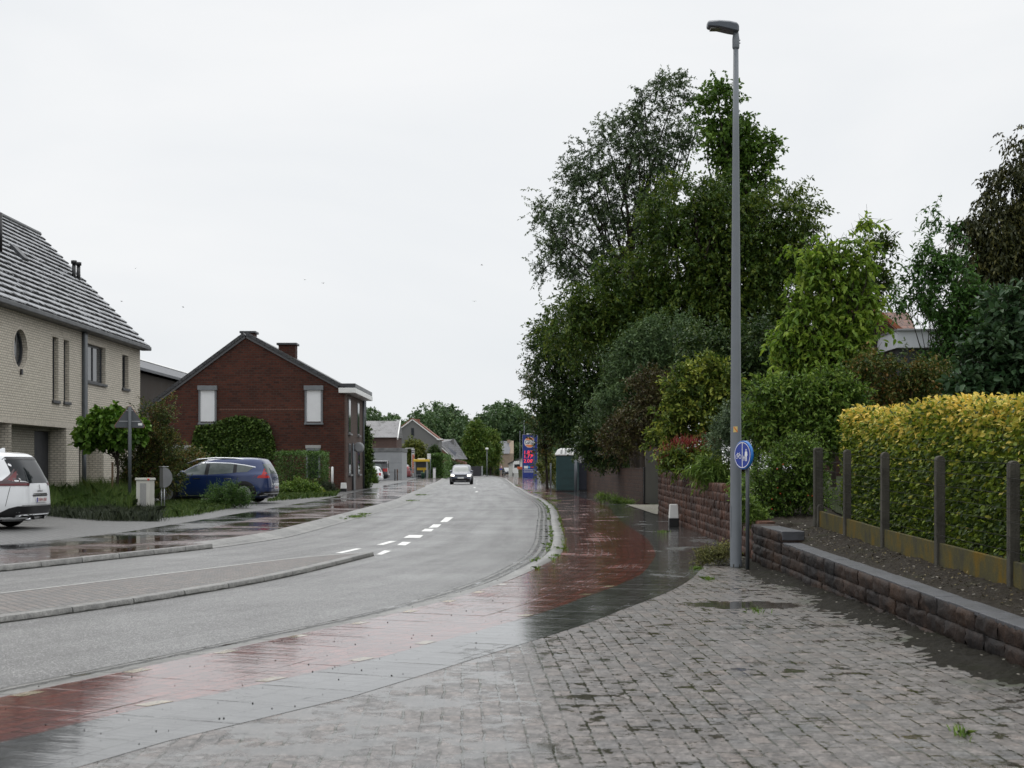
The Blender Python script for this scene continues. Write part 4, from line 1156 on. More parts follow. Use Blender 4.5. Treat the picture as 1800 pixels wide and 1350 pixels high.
for k_ in range(N_):
    t0, t1 = 2*math.pi*k_/N_, 2*math.pi*(k_+1)/N_
    q.face([PF(*ci(t0, rc[2]*.98), .14), PF(*ci(t0, rc[2]*.84), .14), PF(*ci(t1, rc[2]*.84), .14), PF(*ci(t1, rc[2]*.98), .14)])
    q.face([PF(*ci(t0, rc[2]*.84), .14), PF(*ci(t0, rc[2]*.84), .18), PF(*ci(t1, rc[2]*.84), .18), PF(*ci(t1, rc[2]*.84), .14)])
    g.face([PF(*ci(t0, rc[2]*.85), .18), PF(*ci(t1, rc[2]*.85), .18), PF(rc[0], rc[1], .18)])
q.add([PF(rc[0]-.03, rc[1]-.5, .13), PF(rc[0]+.03, rc[1]-.5, .13), PF(rc[0]+.03, rc[1]+.5, .13), PF(rc[0]-.03, rc[1]+.5, .13)], [(0,1,2,3)])
rw = q.build('round_window', M_FRAMEG, ch, recalc=False); g.build('pane', M_GLASSD, rw, recalc=False)
s = MB(); s.box(-.1, .06, rc[0]-.07-OY, rc[0]+.07-OY, rc[1]-rc[2]-.2-OZ, rc[1]-rc[2]-.02-OZ); s.build('drain_spout', M_BLACK, rw, bevel=.01)
# roof: rows of flat tiles built as overlapping courses, grey sheen on each face and mossy dark lower edges
def tile_face_mat():
    m, N, nt, out = newmat('wet_grey_tile')
    ob = N('TexCoord').outputs['Object']; uv = N('TexCoord').outputs['UV']
    tn = N('Attribute', attribute_name='tone').outputs['Fac']
    n1 = noise(N, ob, 0.7, 6, 0.7); n2 = noise(N, ob, 5.0, 6, 0.75)
    k = math_(N, 'ADD', math_(N, 'MULTIPLY', n1, .45), math_(N, 'MULTIPLY', n2, .55))
    k = math_(N, 'ADD', k, mrange(N, tn, 0.0, 0.6, 0.13, -0.07))
    k = mrange(N, k, 0.53, 0.59, 0, 1)
    col = mixc(N, k, (0.40, 0.41, 0.43), (0.008, 0.008, 0.008))
    b = N('BsdfPrincipled', {'Base Color': col, 'Roughness': mrange(N, k, 0, 1, 0.22, 0.9), 'IOR': 1.6})
    nt.links.new(b.outputs[0], out.inputs[0]); return m
M_TILE = tile_face_mat()
def tiled_roof(name, x0, z0, x1, z1, ya, yb, rows, cols, m, parent, th=0.035):
    """courses of tiles from the eave (x0,z0) up to the ridge (x1,z1), one mesh"""
    V, Q, T = [], [], []
    e = Vector((x0, 0, z0)); r = Vector((x1, 0, z1)); s = (r - e) / rows
    nn = Vector((-(z1 - z0), 0, (x1 - x0))).normalized()
    if nn.z < 0: nn = -nn
    for i_ in range(rows):
        for j in range(cols):
            a = ya + (yb - ya) * j / cols; c = ya + (yb - ya) * (j + 1) / cols - .006
            lift = rnd.uniform(-.006, .006)
            p0 = e + s * i_ + nn * (th + .012 + lift); p1 = e + s * (i_ + 1.15) + nn * (.002 + lift)
            pb_ = e + s * i_ + nn * (-.01)
            B = len(V)
            V += [(p0.x, a, p0.z), (p0.x, c, p0.z), (p1.x, c, p1.z), (p1.x, a, p1.z), (pb_.x, a, pb_.z), (pb_.x, c, pb_.z)]
            Q += [(B, B+1, B+2, B+3), (B+4, B+5, B+1, B)]
            T += [0.0, 0.0, 1.0, 1.0, 0, 0]
    return np_mesh(name, np.array(V), np.array(Q), m, parent, tone=np.array(T))
rf = tiled_roof('roof', 0.36, ZE - .32, -W/2, zr - OZ, Y0 - .1 - OY, Y1 + .12 - OY, 19, 56, M_TILE, ch, th=.05)
b = MB()
b.face([(.3, Y0 - OY - .1, ZE - .36), (.3, Y1 - OY + .1, ZE - .36), (-W/2, Y1 - OY + .1, zr - OZ - .05), (-W/2, Y0 - OY - .1, zr - OZ - .05)])
b.face([(-W - .3, Y0 - OY - .1, ZE - .36), (-W - .3, Y1 - OY + .1, ZE - .36), (-W/2, Y1 - OY + .1, zr - OZ), (-W/2, Y0 - OY - .1, zr - OZ)])
b.build('roof_slope', roof_mat('grey_tile_back', (.12, .12, .13)), ch, recalc=False)
b = MB(); b.tube([(-W/2, Y0 - .1 - OY, zr - OZ + .02), (-W/2, Y1 + .1 - OY, zr - OZ + .02)], .11, 8); b.build('ridge_tile', M_FRAMEG, rf)
b = MB(); b.box(.02, .44, Y0 - OY - .1, Y1 - OY + .16, ZE - .47, ZE - .31); b.build('gutter', M_FRAMEG, ch, bevel=.03)
dpx = fy(146.0)
b = MB(); b.box(.004, .13, dpx - OY - .17, dpx - OY + .17, 2.9, ZE - .47); b.build('downpipe', M_ZINC, ch, bevel=.03)
b = MB(); b.tube([(.07, dpx - OY - .1, 2.95), (.07, dpx - OY - .1, 0)], .075, 10); b.build('downpipe', M_ZINC, ch)
fl = MB()
for px, py0, py1, dx in ((130, 458, 491, 0), (138, 461, 493, 0)):
    y = 57.0 if px == 130 else 57.6
    x = sx(px, y) - OX
    zb_ = sz(py1, y) - OZ - .2; zt_ = sz(py0, y) - OZ
    f = MB(); f.tube([(x, y - OY, zb_), (x, y - OY, zt_ - .12)], .075, 10); f.tube([(x, y - OY, zt_ - .13), (x, y - OY, zt_)], .115, 10); f.build('flue', M_BLACK, ch)
y = 42.9; x = sx(1, y) - OX
f = MB(); f.tube([(x - .05, y - OY, sz(420, y) - OZ - .4), (x - .05, y - OY, sz(374, y) - OZ)], .1, 10); f.build('flue', M_BLACK, ch)
yv = 46.0; kx = (sx(33, yv) - OX)
sk = MB(); zz = sz(447, yv) - OZ
sk.box(-.3, .3, -.28, .28, .0, .1, Matrix.Translation((kx, yv - OY, zz)) @ Matrix.Rotation(R(46), 4, 'Y'))
sk.build('roof_vent', M_FRAMEG, ch, bevel=.01)

# ------------------------------------------------------------------ industrial hall behind
M_HALLW = plain('brown_sheet_wall', (0.055, 0.045, 0.038), 0.7, var=0.25, scale=1.2)
def sheet_mat(name, c, per=0.3, axis=1):
    m, N, nt, out = newmat(name)
    ob = N('TexCoord').outputs['Object']
    w = N('TexWave', {'Vector': ob, 'Scale': 1.0 / per * 0.32, 'Distortion': 0.0}, wave_type='BANDS', bands_direction='XYZ'[axis]).outputs['Fac']
    n1 = noise(N, ob, .4, 5, .6)
    col = mixc(N, 0.4, c, ramp(N, n1, [(.3, .6), (.7, 1.2)]), 'MULTIPLY')
    bp = N('Bump', {'Strength': .5, 'Distance': .04, 'Height': w})
    b = N('BsdfPrincipled', {'Base Color': col, 'Roughness': .5, 'Specular IOR Level': .3, 'Normal': bp.outputs[0]})
    nt.links.new(b.outputs[0], out.inputs[0]); return m
hl = thing('industrial_hall', 'brown walled hall with a low grey sheet roof behind the two houses', 'hall', (-30, 110, 0))
b = MB(); b.box(-6, 6, -35, 35, 0, 7.55); b.prism([(-6, 7.55), (6, 7.55), (0, 9.7)], -35, 35); b.build('wall', M_HALLW, hl)
M_SHEET = sheet_mat('grey_roof_sheet', (0.10, 0.105, 0.115), .35)
b = MB(); b.prism([(0, 10.15), (6.5, 7.78), (6.5, 7.6), (0, 9.95)], -35.6, 35.6); b.build('roof', M_SHEET, hl)
b = MB(); b.prism([(0, 10.15), (-6.5, 7.78), (-6.5, 7.6), (0, 9.95)], -35.6, 35.6); b.build('roof', M_SHEET, hl)
b = MB(); b.prism([(.5, 10.02), (1.1, 9.80), (1.1, 9.84), (.5, 10.06)], -20, 35.6); b.build('skylight_strip', M_BWHITE, hl)

# ------------------------------------------------------------------ red brick house
M_REDB = brick_mat('red_brick', (0.115, 0.036, 0.022), (0.06, 0.022, 0.016), (0.07, 0.05, 0.04), 0.30, 0.125, 0.016, stain=0.5, bump=0.5)
M_REDB2 = brick_mat('brown_brick', (0.16, 0.105, 0.085), (0.12, 0.082, 0.07), (0.10, 0.085, 0.075), 0.22, 0.085, 0.012, stain=0.4, bump=0.5)
BY = 77.0
rh = thing('house', 'dark red brick house with a broad gable and two white roller shutters', 'house', (-14.4, BY, 0.1))
def bx_(px): return sx(px, BY) + 14.4
def bz_(py): return sz(py, BY) - .1
gl = [(bx_(262), -.2), (bx_(605.5), -.2), (bx_(605.5), bz_(685)), (bx_(432), bz_(590)), (bx_(262), bz_(717))]
b = MB(); b.prism(gl, 0, 8.9); b.build('wall', [M_REDB], rh)
M_SLATE = roof_mat('dark_slate', (0.05, 0.05, 0.055), .3, .3)
def slope(mb, a, c, y0, y1, t=.16, up=.03):
    a, c = Vector((a[0], a[1])), Vector((c[0], c[1])); n_ = Vector((-(c - a).y, (c - a).x)).normalized()
    if n_.y < 0: n_ = -n_
    P = [a + n_*up, c + n_*up, c + n_*(up + t), a + n_*(up + t)]
    mb.prism([(p.x, p.y) for p in P], y0, y1)
b = MB(); slope(b, (bx_(250), bz_(725)), (bx_(432), bz_(590)), -.18, 9.0); b.build('roof', M_SLATE, rh)
b = MB(); slope(b, (bx_(432), bz_(590)), (bx_(605.5), bz_(685)), -.18, 9.0); b.build('roof', M_SLATE, rh)
b = MB()
slope(b, (bx_(258), bz_(719)), (bx_(432), bz_(590)), -.10, -.02, t=-.16, up=.06); slope(b, (bx_(432), bz_(590)), (bx_(604), bz_(684)), -.10, -.02, t=-.16, up=.06)
b.build('verge_board', plain('grey_verge', (.10, .10, .105), .5), rh)
for (p0, p1, pt, pbm, yy) in ((411, 434, 575, 618, 2.2), (481, 511, 598, 650, 1.6)):
    b = MB(); b.box(bx_(p0), bx_(p1), yy, yy + .8, bz_(pbm), bz_(pt + 4)); c_ = b.build('chimney', M_REDB, rh)
    b = MB(); b.box(bx_(p0) - .1, bx_(p1) + .1, yy - .1, yy + .9, bz_(pt + 4), bz_(pt)); b.build('chimney_cap', M_FRAMEG, c_, bevel=.02)
M_SHUT = plain('white_shutter', (0.86, 0.87, 0.88), 0.45, var=0.03)
M_SHFR = plain('shutter_frame', (0.16, 0.17, 0.18), 0.45)
for p0, p1 in ((349.5, 381), (536, 567.5)):
    b = MB()
    b.box(bx_(p0), bx_(p0) + .1, -.1, 0.02, bz_(743), bz_(686)); b.box(bx_(p1) - .1, bx_(p1), -.1, 0.02, bz_(743), bz_(686))
    b.box(bx_(p0) - .04, bx_(p1) + .04, -.2, 0.02, bz_(686), bz_(678)); b.box(bx_(p0) - .03, bx_(p1) + .03, -.14, 0.02, bz_(746.5), bz_(743))
    w = b.build('window', M_SHFR, rh, bevel=.01)
    b = MB()
    nl = 30
    for k_ in range(nl):
        z0 = bz_(741) + (bz_(686) - bz_(741)) * k_ / nl; z1 = bz_(741) + (bz_(686) - bz_(741)) * (k_ + 1) / nl
        b.face([(bx_(p0) + .1, -.05, z0), (bx_(p1) - .1, -.05, z0), (bx_(p1) - .1, -.06, z1), (bx_(p0) + .1, -.06, z1)])
    b.build('roller_shutter', M_SHUT, w, recalc=False)
for p0, p1, pt, p2 in ((537, 564, 788, 840), (300, 352, 788, 830)):
    b = MB(); b.box(bx_(p0), bx_(p1), -.06, .02, bz_(pt), bz_(pt - 5.5)); l_ = None
    w = b.build('window', plain('stone_lintel', (.32, .32, .31), .6), rh, bevel=.01)
    b = MB(); b.box(bx_(p0) + .03, bx_(p1) - .03, -.012, .02, bz_(p2), bz_(pt) - .003); b.build('pane', M_GLASSD, w)
    b = MB(); b.box(bx_(p0) + .03, bx_(p1) - .03, -.04, -.013, bz_(pt) - .12, bz_(pt) - .003); b.box(bx_(p0) + .03, bx_(p0) + .14, -.039, -.013, bz_(p2), bz_(pt) - .121); b.box(bx_(p1) - .14, bx_(p1) - .03, -.039, -.013, bz_(p2), bz_(pt) - .121); b.build('frame', M_SHFR, w)
# relieving course and paler repair patches in the gable
b = MB()
for k_ in range(52): b.box(bx_(386) + k_ * .088, bx_(386) + k_ * .088 + .06, -.012, .01, bz_(721), bz_(718.5))
b.build('dentil_course', plain('pale_brick', (.16, .09, .07), .8), rh)
# street front: brown facing brick skin, gutter, doors, windows, lamp
XS = bx_(605.5)
b = MB(); b.box(XS + .004, XS + .10, .012, 8.9, -.1, bz_(692)); b.build('street_wall', M_REDB2, rh)
b = MB(); b.box(XS - .3, XS + .62, -.2, 9.2, bz_(691), bz_(682)); b.build('white_eave', M_BWHITE, rh, bevel=.02)
b = MB(); b.box(XS - .35, XS + .6, -.1, 9.15, bz_(681.6), bz_(674)); b.build('flat_roof_edge', M_FRAMEG, rh, bevel=.02)
for y0, y1, z0, z1 in ((.9, 1.9, 3.2, 5.1), (5.4, 6.4, 3.2, 5.1), (1.0, 2.1, .95, 2.65), (5.6, 6.7, .95, 2.65)):
    b = MB(); b.box(XS + .1, XS + .13, y0, y1, z0, z1); w = b.build('window', M_FRAMEG, rh)
    b = MB(); b.box(XS + .1305, XS + .134, y0 + .08, y1 - .08, z0 + .08, z1 - .08); b.build('pane', M_GLASSD, w)
    b = MB(); b.box(XS + .1, XS + .24, y0 - .05, y1 + .05, z0 - .09, z0 - .004); b.build('sill', plain('bluestone', (.18, .18, .18), .5), w)
b = MB(); b.box(XS + .1, XS + .135, 3.3, 4.3, 0, 2.6); b.build('door', M_DOOR, rh)
for yy_, zz_ in ((2.6, 2.7), (8.3, bz_(692))):
    b = MB(); b.tube([(XS + .17, yy_, zz_), (XS + .17, yy_, 0)], .05, 8); b.build('downpipe', M_ZINC, rh)
b = MB(); b.lathe([(.30, 0), (.30, .12), (.2, .16)], 20, Matrix.Translation((XS + .4, 3.6, bz_(785))) @ Matrix.Rotation(R(90), 4, 'X')); b.tube([(XS + .1, 3.7, bz_(785)), (XS + .4, 3.62, bz_(785))], .03, 6)
b.build('wall_lamp', plain('lamp_grey', (.3, .31, .32), .35), rh)
bollard('garden_light', 'small white wedge light at the corner of the red brick house', sx(604, 75.5), 75.5, .12, h=0.5, w=0.32)

# grey rendered house next along, seen as a sliver with an arched window
nh = thing('house', 'grey rendered house with a tall arched window just beyond the red brick house', 'house', (-12.5, 92, 0.1))
b = MB(); b.box(-6, 3.40, -6.0, -3.2, -.1, 5.75); b.build('wall', plain('grey_render', (.11, .115, .125), .7), nh)
b = MB(); ar = [(-.7, 2.2), (.7, 2.2)] + [(.7 * math.cos(t), 3.9 + .7 * math.sin(t)) for t in np.linspace(0, math.pi, 11)]
b.prism([(p + -4.6, q) for p, q in ar], 3.402, 3.43, 'x'); b.build('arched_window', M_GLASSD, nh)
b = MB(); b.box(-6.1, 3.45, -6.05, -3.15, 5.752, 5.85); b.build('roof', M_FRAMEG, nh)

# ------------------------------------------------------------------ farther along the street
M_CONCW = plain('pale_concrete', (0.30, 0.31, 0.32), 0.6, var=0.12, scale=1.2, bump=.1)
M_STREAK = plain('stained_concrete', (0.16, 0.165, 0.165), 0.7, var=0.45, scale=2.5)
M_SLATE2 = roof_mat('far_slate', (0.13, 0.13, 0.14), .35, .3)
M_RENDG = plain('grey_house_render', (0.16, 0.16, 0.155), 0.75, var=0.06)
M_BRICKP = brick_mat('pale_brick_far', (.36, .27, .2), (.3, .22, .165), (.3, .27, .22), .22, .08, .012, stain=.2)
M_BRICKR = brick_mat('red_brick_far', (.26, .12, .075), (.2, .09, .06), (.2, .16, .13), .22, .08, .012, stain=.25)
M_REDTILE = plain('red_ridge_tile', (0.20, 0.07, 0.04), 0.6, var=.2)
def root_at(name, label, cat, px, y, z=0.0, group=None, rz=0.0): return thing(name, label, cat, (sx(px, y), y, z), rz, group)

y = 148.0
ga = root_at('garage', 'flat-roofed pale concrete garage wall behind the parked white car and black van', 'garage', 706.5, y)
b = MB(); b.box(-5.5, 0, 0, 7, -.1, sz(794.5, y)); b.build('wall', M_CONCW, ga)
b = MB(); b.box(-5.6, .06, -.06, 7.1, sz(794.3, y), sz(787.5, y)); b.build('roof_edge', M_STREAK, ga, bevel=.02)
b = MB()
for z in (.95, 1.9): b.box(-5.5, .0, -.012, .0, z, z + .025)
b.build('panel_joint', M_STREAK, ga)

y = 172.0; u = lambda px: sx(px, y) - sx(670, y)
sh = root_at('house', 'low brick house with a mossy grey tile roof behind the concrete garage', 'house', 670, y)
b = MB(); b.box(u(630), u(697), 0, 8, -.1, sz(768, y)); b.build('wall', brick_mat('dull_brick', (.15, .09, .075), (.12, .075, .065), (.12, .1, .09), .22, .08, .012), sh)
b = MB(); b.add([(u(625), -.4, sz(769, y)), (u(699), -.4, sz(769, y)), (u(699), 4, sz(738, y)), (u(625), 4, sz(738, y)), (u(699), 8.4, sz(769, y)), (u(625), 8.4, sz(769, y))], [(0,1,2,3), (3,2,4,5), (0,3,5), (1,4,2)]); b.build('roof', M_SLATE2, sh)
b = MB(); b.add([(u(698.5), -.46, sz(770, y)), (u(700.2), -.46, sz(770, y)), (u(700.2), 3.9, sz(737, y)), (u(698.5), 3.9, sz(737, y)), (u(698.5), -.4, sz(773, y)), (u(700.2), -.4, sz(773, y)), (u(700.2), 4.1, sz(740, y)), (u(698.5), 4.1, sz(740, y))], [(0,1,2,3), (4,7,6,5), (0,4,5,1), (1,5,6,2), (2,6,7,3), (3,7,4,0)]); b.build('verge', M_BWHITE, sh)

y = 195.0; u = lambda px: sx(px, y) - sx(727, y)
gh = root_at('house', 'grey rendered gable house with red ridge tiles and one narrow window', 'house', 727, y)
b = MB(); b.prism([(u(693), -.1), (u(771), -.1), (u(771), sz(772, y)), (u(725), sz(737, y)), (u(693), sz(760, y))], 0, 9); b.build('wall', M_RENDG, gh)
for (p0, q0), (p1, q1) in (((690, 763), (725, 736.5)), ((725, 736.5), (773, 773.5))):
    b = MB(); slope(b, (u(p0), sz(q0, y)), (u(p1), sz(q1, y)), -.12, 9.1, t=.14, up=.02); b.build('roof', M_REDTILE, gh)
    b = MB(); slope(b, (u(p0), sz(q0, y)), (u(p1), sz(q1, y)), -.18, -.125, t=-.14, up=.02); b.build('verge', M_BWHITE, gh)
b = MB(); b.box(u(722.5), u(728), -.03, .02, sz(766, y), sz(752, y)); w = b.build('window', M_FRAMEG, gh); b = MB(); b.box(u(723), u(727.5), -.034, -.031, sz(765.5, y), sz(752.5, y)); b.build('pane', M_GLASSD, w)
b = MB(); b.box(u(768), u(778), -.3, .4, sz(773.5, y), sz(771, y)); b.build('gutter', M_BWHITE, gh)
b = MB(); b.box(u(729), u(735), 3, 4, sz(748, y), sz(735.5, y)); b.build('chimney', M_REDTILE, gh)

y = 228.0; u = lambda px: sx(px, y) - sx(795, y)
bh = root_at('house', 'red brick house with long dark slate roof and dormer far down the left', 'house', 795, y)
b = MB(); b.prism([(u(772), -.1), (u(799), -.1), (u(799), sz(806, y)), (u(772), sz(782, y))], 0, 2.0); b.build('wall', M_BRICKR, bh)
b = MB(); b.prism([(u(797), -.1), (u(818), -.1), (u(818), sz(812, y)), (u(797), sz(806, y))], 1.0, 8); b.build('side_wall', M_BRICKR, bh)
b = MB(); b.add([(u(771), -.2, sz(779, y)), (u(800), -.2, sz(807, y)), (u(820), 6, sz(807, y)), (u(797), 6, sz(771, y)), (u(775), 6, sz(771, y))], [(0,1,2,3), (0,3,4)]); b.build('roof', M_SLATE2, bh)
b = MB(); slope(b, (u(771.5), sz(782, y)), (u(800), sz(807.5, y)), -.3, -.22, t=-.16); b.build('verge', M_BWHITE, bh)
b = MB(); b.add([(u(777), 1.2, sz(785, y)), (u(799), 1.2, sz(803, y)), (u(802), 2.2, sz(796, y)), (u(781), 2.2, sz(781, y))], [(0,1,2,3)]); b.build('dormer', plain('dark_dormer', (.03, .035, .05), .5), bh)
b = MB(); b.box(u(792.5), u(796), 4.5, 5.2, sz(780, y), sz(770, y)); b.build('chimney', M_RENDG, bh)

y = 305.0; u = lambda px: sx(px, y) - sx(890, y)
fh = root_at('house', 'beige brick house with dark slate roof and end chimney at the bend', 'house', 890, y)
b = MB(); b.box(u(866), u(895), 0, 8, -.1, sz(797, y)); b.build('wall', M_BRICKP, fh)
b = MB(); b.prism([(0, -.1), (8, -.1), (8, sz(797, y)), (4, sz(774, y)), (0, sz(797, y))], u(895), u(903), 'x'); b.build('gable_wall', M_BRICKP, fh)
b = MB(); b.add([(u(864), -.3, sz(797.5, y)), (u(895.5), -.3, sz(797.5, y)), (u(898.5), 4, sz(775, y)), (u(866), 4, sz(775, y))], [(0,1,2,3)]); b.build('roof', plain('blue_slate', (.075, .08, .095), .45), fh)
b = MB(); b.box(u(891.5), u(897), 3.4, 4.6, sz(781, y), sz(772.5, y)); b.build('chimney', M_BRICKP, fh)
for p in (877, 880.7):
    b = MB(); b.box(u(p), u(p + 1.9), -.05, .02, sz(808.5, y), sz(801, y)); w = b.build('window', M_BWHITE, fh); b = MB(); b.box(u(p + .3), u(p + 1.6), -.06, -.051, sz(808, y), sz(801.5, y)); b.build('pane', M_GLASSD, w)

y = 262.0; u = lambda px: sx(px, y) - sx(903, y)
wb = root_at('outbuilding', 'small white outbuilding with a dark lean-to roof beside the fuel price sign', 'building', 903, y)
b = MB(); b.prism([(u(894), -.1), (u(920), -.1), (u(920), sz(804, y)), (u(894), sz(816.5, y))], 0, 5); b.build('wall', plain('white_render', (.5, .5, .47), .7), wb)
b = MB(); slope(b, (u(893), sz(817, y)), (u(921), sz(803, y)), -.3, 5.2, t=.2); b.build('roof', M_SLATE, wb)

# bus shelter
M_YEL = plain('shelter_yellow', (0.62, 0.42, 0.03), 0.4, var=.08)
M_ALU = plain('shelter_aluminium', (.34, .35, .36), .35, metal=.5)
M_SGL = plain('shelter_glass', (.06, .07, .075), .08)
y = 170.0; u = lambda px: sx(px, y) - sx(742, y)
bs = root_at('bus_shelter', 'bus shelter with a bright yellow roof and yellow bench band', 'bus shelter', 742, y, .12)
zz = lambda py: sz(py, y) - .12
b = MB(); b.box(u(728), u(755.5), -1.5, .2, zz(811.5), zz(807.5)); rf_ = b.build('roof', M_YEL, bs, bevel=.03)
b = MB(); b.box(u(735), u(748), -1.0, -.9, zz(807.3), zz(805.8)); b.build('roof_sign', M_BWHITE, rf_)
for px_ in (729, 750.5):
    for yy in (-1.4, .1):
        b = MB(); b.box(u(px_), u(px_ + 2), yy - .06, yy + .06, 0, zz(811.6)); b.build('post', M_ALU, bs)
b = MB(); b.box(u(731.2), u(750), .06, .1, zz(829), zz(812)); b.box(u(731.2), u(750), .06, .1, 0.1, zz(829.5)); b.build('glass_wall', M_SGL, bs)
b = MB(); b.box(u(733), u(749.5), -.02, .055, zz(826.5), zz(822)); b.box(u(744), u(746), -.06, -.025, .5, zz(822)); b.build('yellow_band', M_YEL, bs)
b = MB(); b.box(u(732), u(746), -.45, -.08, .42, .47); b.box(u(733), u(733.6), -.4, -.1, 0, .42); b.box(u(744.6), u(745.2), -.4, -.1, 0, .42); b.build('bench', M_ALU, bs)
gb = root_at('litter_bin', 'small dark green litter bin inside the yellow bus shelter', 'litter bin', 743.5, 168.3, .12)
b = MB(); b.lathe([(.2, 0), (.24, .62), (.24, .66)], 14); b.build('body', plain('bin_green', (.015, .05, .03), .5), gb)
b = MB(); b.lathe([(.26, .662), (.26, .70), (.18, .74)], 14); b.build('rim', plain('bin_rim', (.08, .16, .1), .5), gb)
bp_ = root_at('bus_stop_sign', 'white bus stop plate on a thin post right of the yellow shelter', 'sign', 754, 167.5, .12)
b = MB(); b.tube([(.18, 0, 0), (.18, 0, sz(798, 167.5) - .12)], .035, 8); b.build('post', M_GALV, bp_)
b = MB(); b.box(-.2, .2, -.07, -.04, sz(807, 167.5) - .12, sz(797.5, 167.5) - .12); pt_ = b.build('plate', M_BWHITE, bp_, bevel=.01)
b = MB(); b.box(-.2, .2, -.073, -.0705, sz(800.5, 167.5) - .12, sz(800, 167.5) - .12); b.box(-.12, .08, -.073, -.0705, sz(802.2, 167.5) - .12, sz(801.9, 167.5) - .12); b.build('print', plain('print_grey', (.35, .3, .25), .5), pt_)
# advertising column and the arm light behind it
y = 178.0
ad = root_at('advert_column', 'narrow white column with an orange lettered strip beside the yellow bus shelter', 'sign', 726, y, .12)
b = MB(); b.box(-.19, .19, -.1, .1, 0.15, sz(789, y) - .12); pn = b.build('panel', M_BWHITE, ad, bevel=.01)
b = MB(); b.box(-.09, .175, -.112, -.101, .62, sz(799, y) - .12); ob_ = b.build('orange_strip', plain('advert_orange', (.62, .14, .05), .5), pn)
b = MB()
for k_ in range(9):
    z = .8 + k_ * .24; b.box(-.03, .12, -.116, -.1125, z, z + .03); b.box(-.03 if k_ % 2 else .09, 0.0 if k_ % 2 else .12, -.116, -.1125, z + .03, z + .13)
b.build('lettering', M_BWHITE, ob_)
b = MB(); b.box(-.17, .17, -.112, -.101, sz(796, y) - .12, sz(794.5, y) - .12); b.box(-.17, .17, -.112, -.101, sz(793, y) - .12, sz(791.5, y) - .12); b.build('dark_band', plain('navy_print', (.05, .05, .1), .5), pn)
b = MB(); b.box(-.17, .17, -.08, .08, 0, .15); b.build('foot', M_BLACK, ad)
b = MB(); b.box(-1.0, .1, -.04, .04, sz(788.6, y) - .12, sz(787.2, y) - .12); b.build('arm', M_BWHITE, ad)
# posts and cabinets
for i_, px in enumerate((694.3, 698.3)):
    o = root_at('bollard', ('black' if i_ == 0 else 'rust brown') + ' slim bollard in front of the pale garage wall', 'bollard', px, 138.0 if i_ == 0 else 140.0, .12)
    b = MB(); b.lathe([(.055, 0), (.055, 1.12), (.03, 1.16)], 10); b.build('post', M_BLACK if i_ == 0 else plain('rust', (.09, .04, .02), .7), o)
o = root_at('concrete_post', 'squat grey concrete post beside the parked white car', 'post', 661.5, 121, .1)
b = MB(); b.box(-.18, .18, -.15, .15, 0, .62); b.build('post', M_CONCW, o, bevel=.03)
o = root_at('cabinet', 'slim pale grey cabinet in front of the tall clipped hedge', 'cabinet', 763.5, 166, .12)
b = MB(); b.box(-.17, .17, -.12, .12, 0, 1.28); c_ = b.build('body', M_CONCW, o, bevel=.02); b = MB(); b.box(-.13, .13, -.126, -.121, .1, 1.15); b.build('door', M_BWHITE, c_)
# railing in front of the red car
o = root_at('railing', 'dark metal railing on a low kerb in front of the parked red car', 'railing', 715, 160, .1)
b = MB()
for k_ in range(14): b.tube([(-.55 + k_ * .085, k_ * .35, .15), (-.55 + k_ * .085, k_ * .35, 1.15)], .02, 5)
b.tube([(-.6, 0, 1.15), (.6, 4.7, 1.15)], .03, 6); b.tube([(-.6, 0, .2), (.6, 4.7, .2)], .03, 6); b.build('bars', M_GALVD, o)
b = MB(); b.add([(-.65, -.2, 0), (-.4, -.2, 0), (.75, 4.7, 0), (.5, 4.7, 0), (-.65, -.2, .14), (-.4, -.2, .14), (.75, 4.7, .14), (.5, 4.7, .14)], [(4,5,6,7), (0,1,5,4), (1,2,6,5), (3,0,4,7)]); b.build('kerb', M_CONCW, o)
# far lamps
def far_lamp(px, ptop, y, label):
    o = root_at('street_lamp', label, 'street lamp', px, y, 0); h = sz(ptop, y)
    b = MB(); b.lathe([(.07, 0), (.05, h - .25)], 8); b.build('pole', M_GALV, o)
    b = MB(); b.lathe([(.06, h - .25), (.26, h - .12), (.22, h + .1), (.05, h + .14)], 12); b.build('lamp_head', M_BWHITE, o)
far_lamp(856, 788.5, 225, 'short street lamp with a white globe head in front of the far round trees')
for px, pt, y, lab in ((914, 758, 230, 'thin grey flagpole left of the fuel price sign'), (921.5, 735, 205, 'tall thin grey flagpole rising behind the fuel price sign'), (938.5, 757, 188, 'grey flagpole standing in front of the fuel price sign')):
    o = root_at('flagpole', lab, 'pole', px, y, 0); b = MB(); b.lathe([(.075, 0), (.05, sz(pt, y)), (.02, sz(pt, y) + .05)], 8); b.build('pole', M_GALV, o)

# fuel price sign
y = 197.0; u = lambda px: sx(px, y) - sx(931, y); zz = lambda py: sz(py, y)
M_NAVY = plain('price_sign_blue', (0.012, 0.030, 0.20), 0.3, var=.05)
fs_ = root_at('fuel_price_sign', 'tall blue fuel station price sign with red digits and a round orange emblem', 'sign', 931, y, 0)
b = MB(); b.box(u(918.5), u(944.5), -.18, .18, zz(839.5), zz(764)); bd = b.build('board', M_NAVY, fs_, bevel=.02)
b = MB(); b.box(u(918), u(918.5), -.2, .2, zz(840), zz(763.5)); b.box(u(944.5), u(945), -.2, .2, zz(840), zz(763.5)); b.box(u(918), u(945), -.2, .2, zz(764), zz(763.4)); b.build('edge_frame', M_ALU, fs_)
b = MB(); b.box(u(925), u(938), -.12, .12, zz(763.3), zz(762)); b.build('top_light', M_BWHITE, fs_)
b = MB(); b.box(u(920), u(943), -.14, .14, -.05, zz(840)); b.build('plinth', M_STREAK, fs_)
TX = lambda px, py, off=-.19: Matrix.Translation((u(px), off, zz(py))) @ RX
k_ = y / F
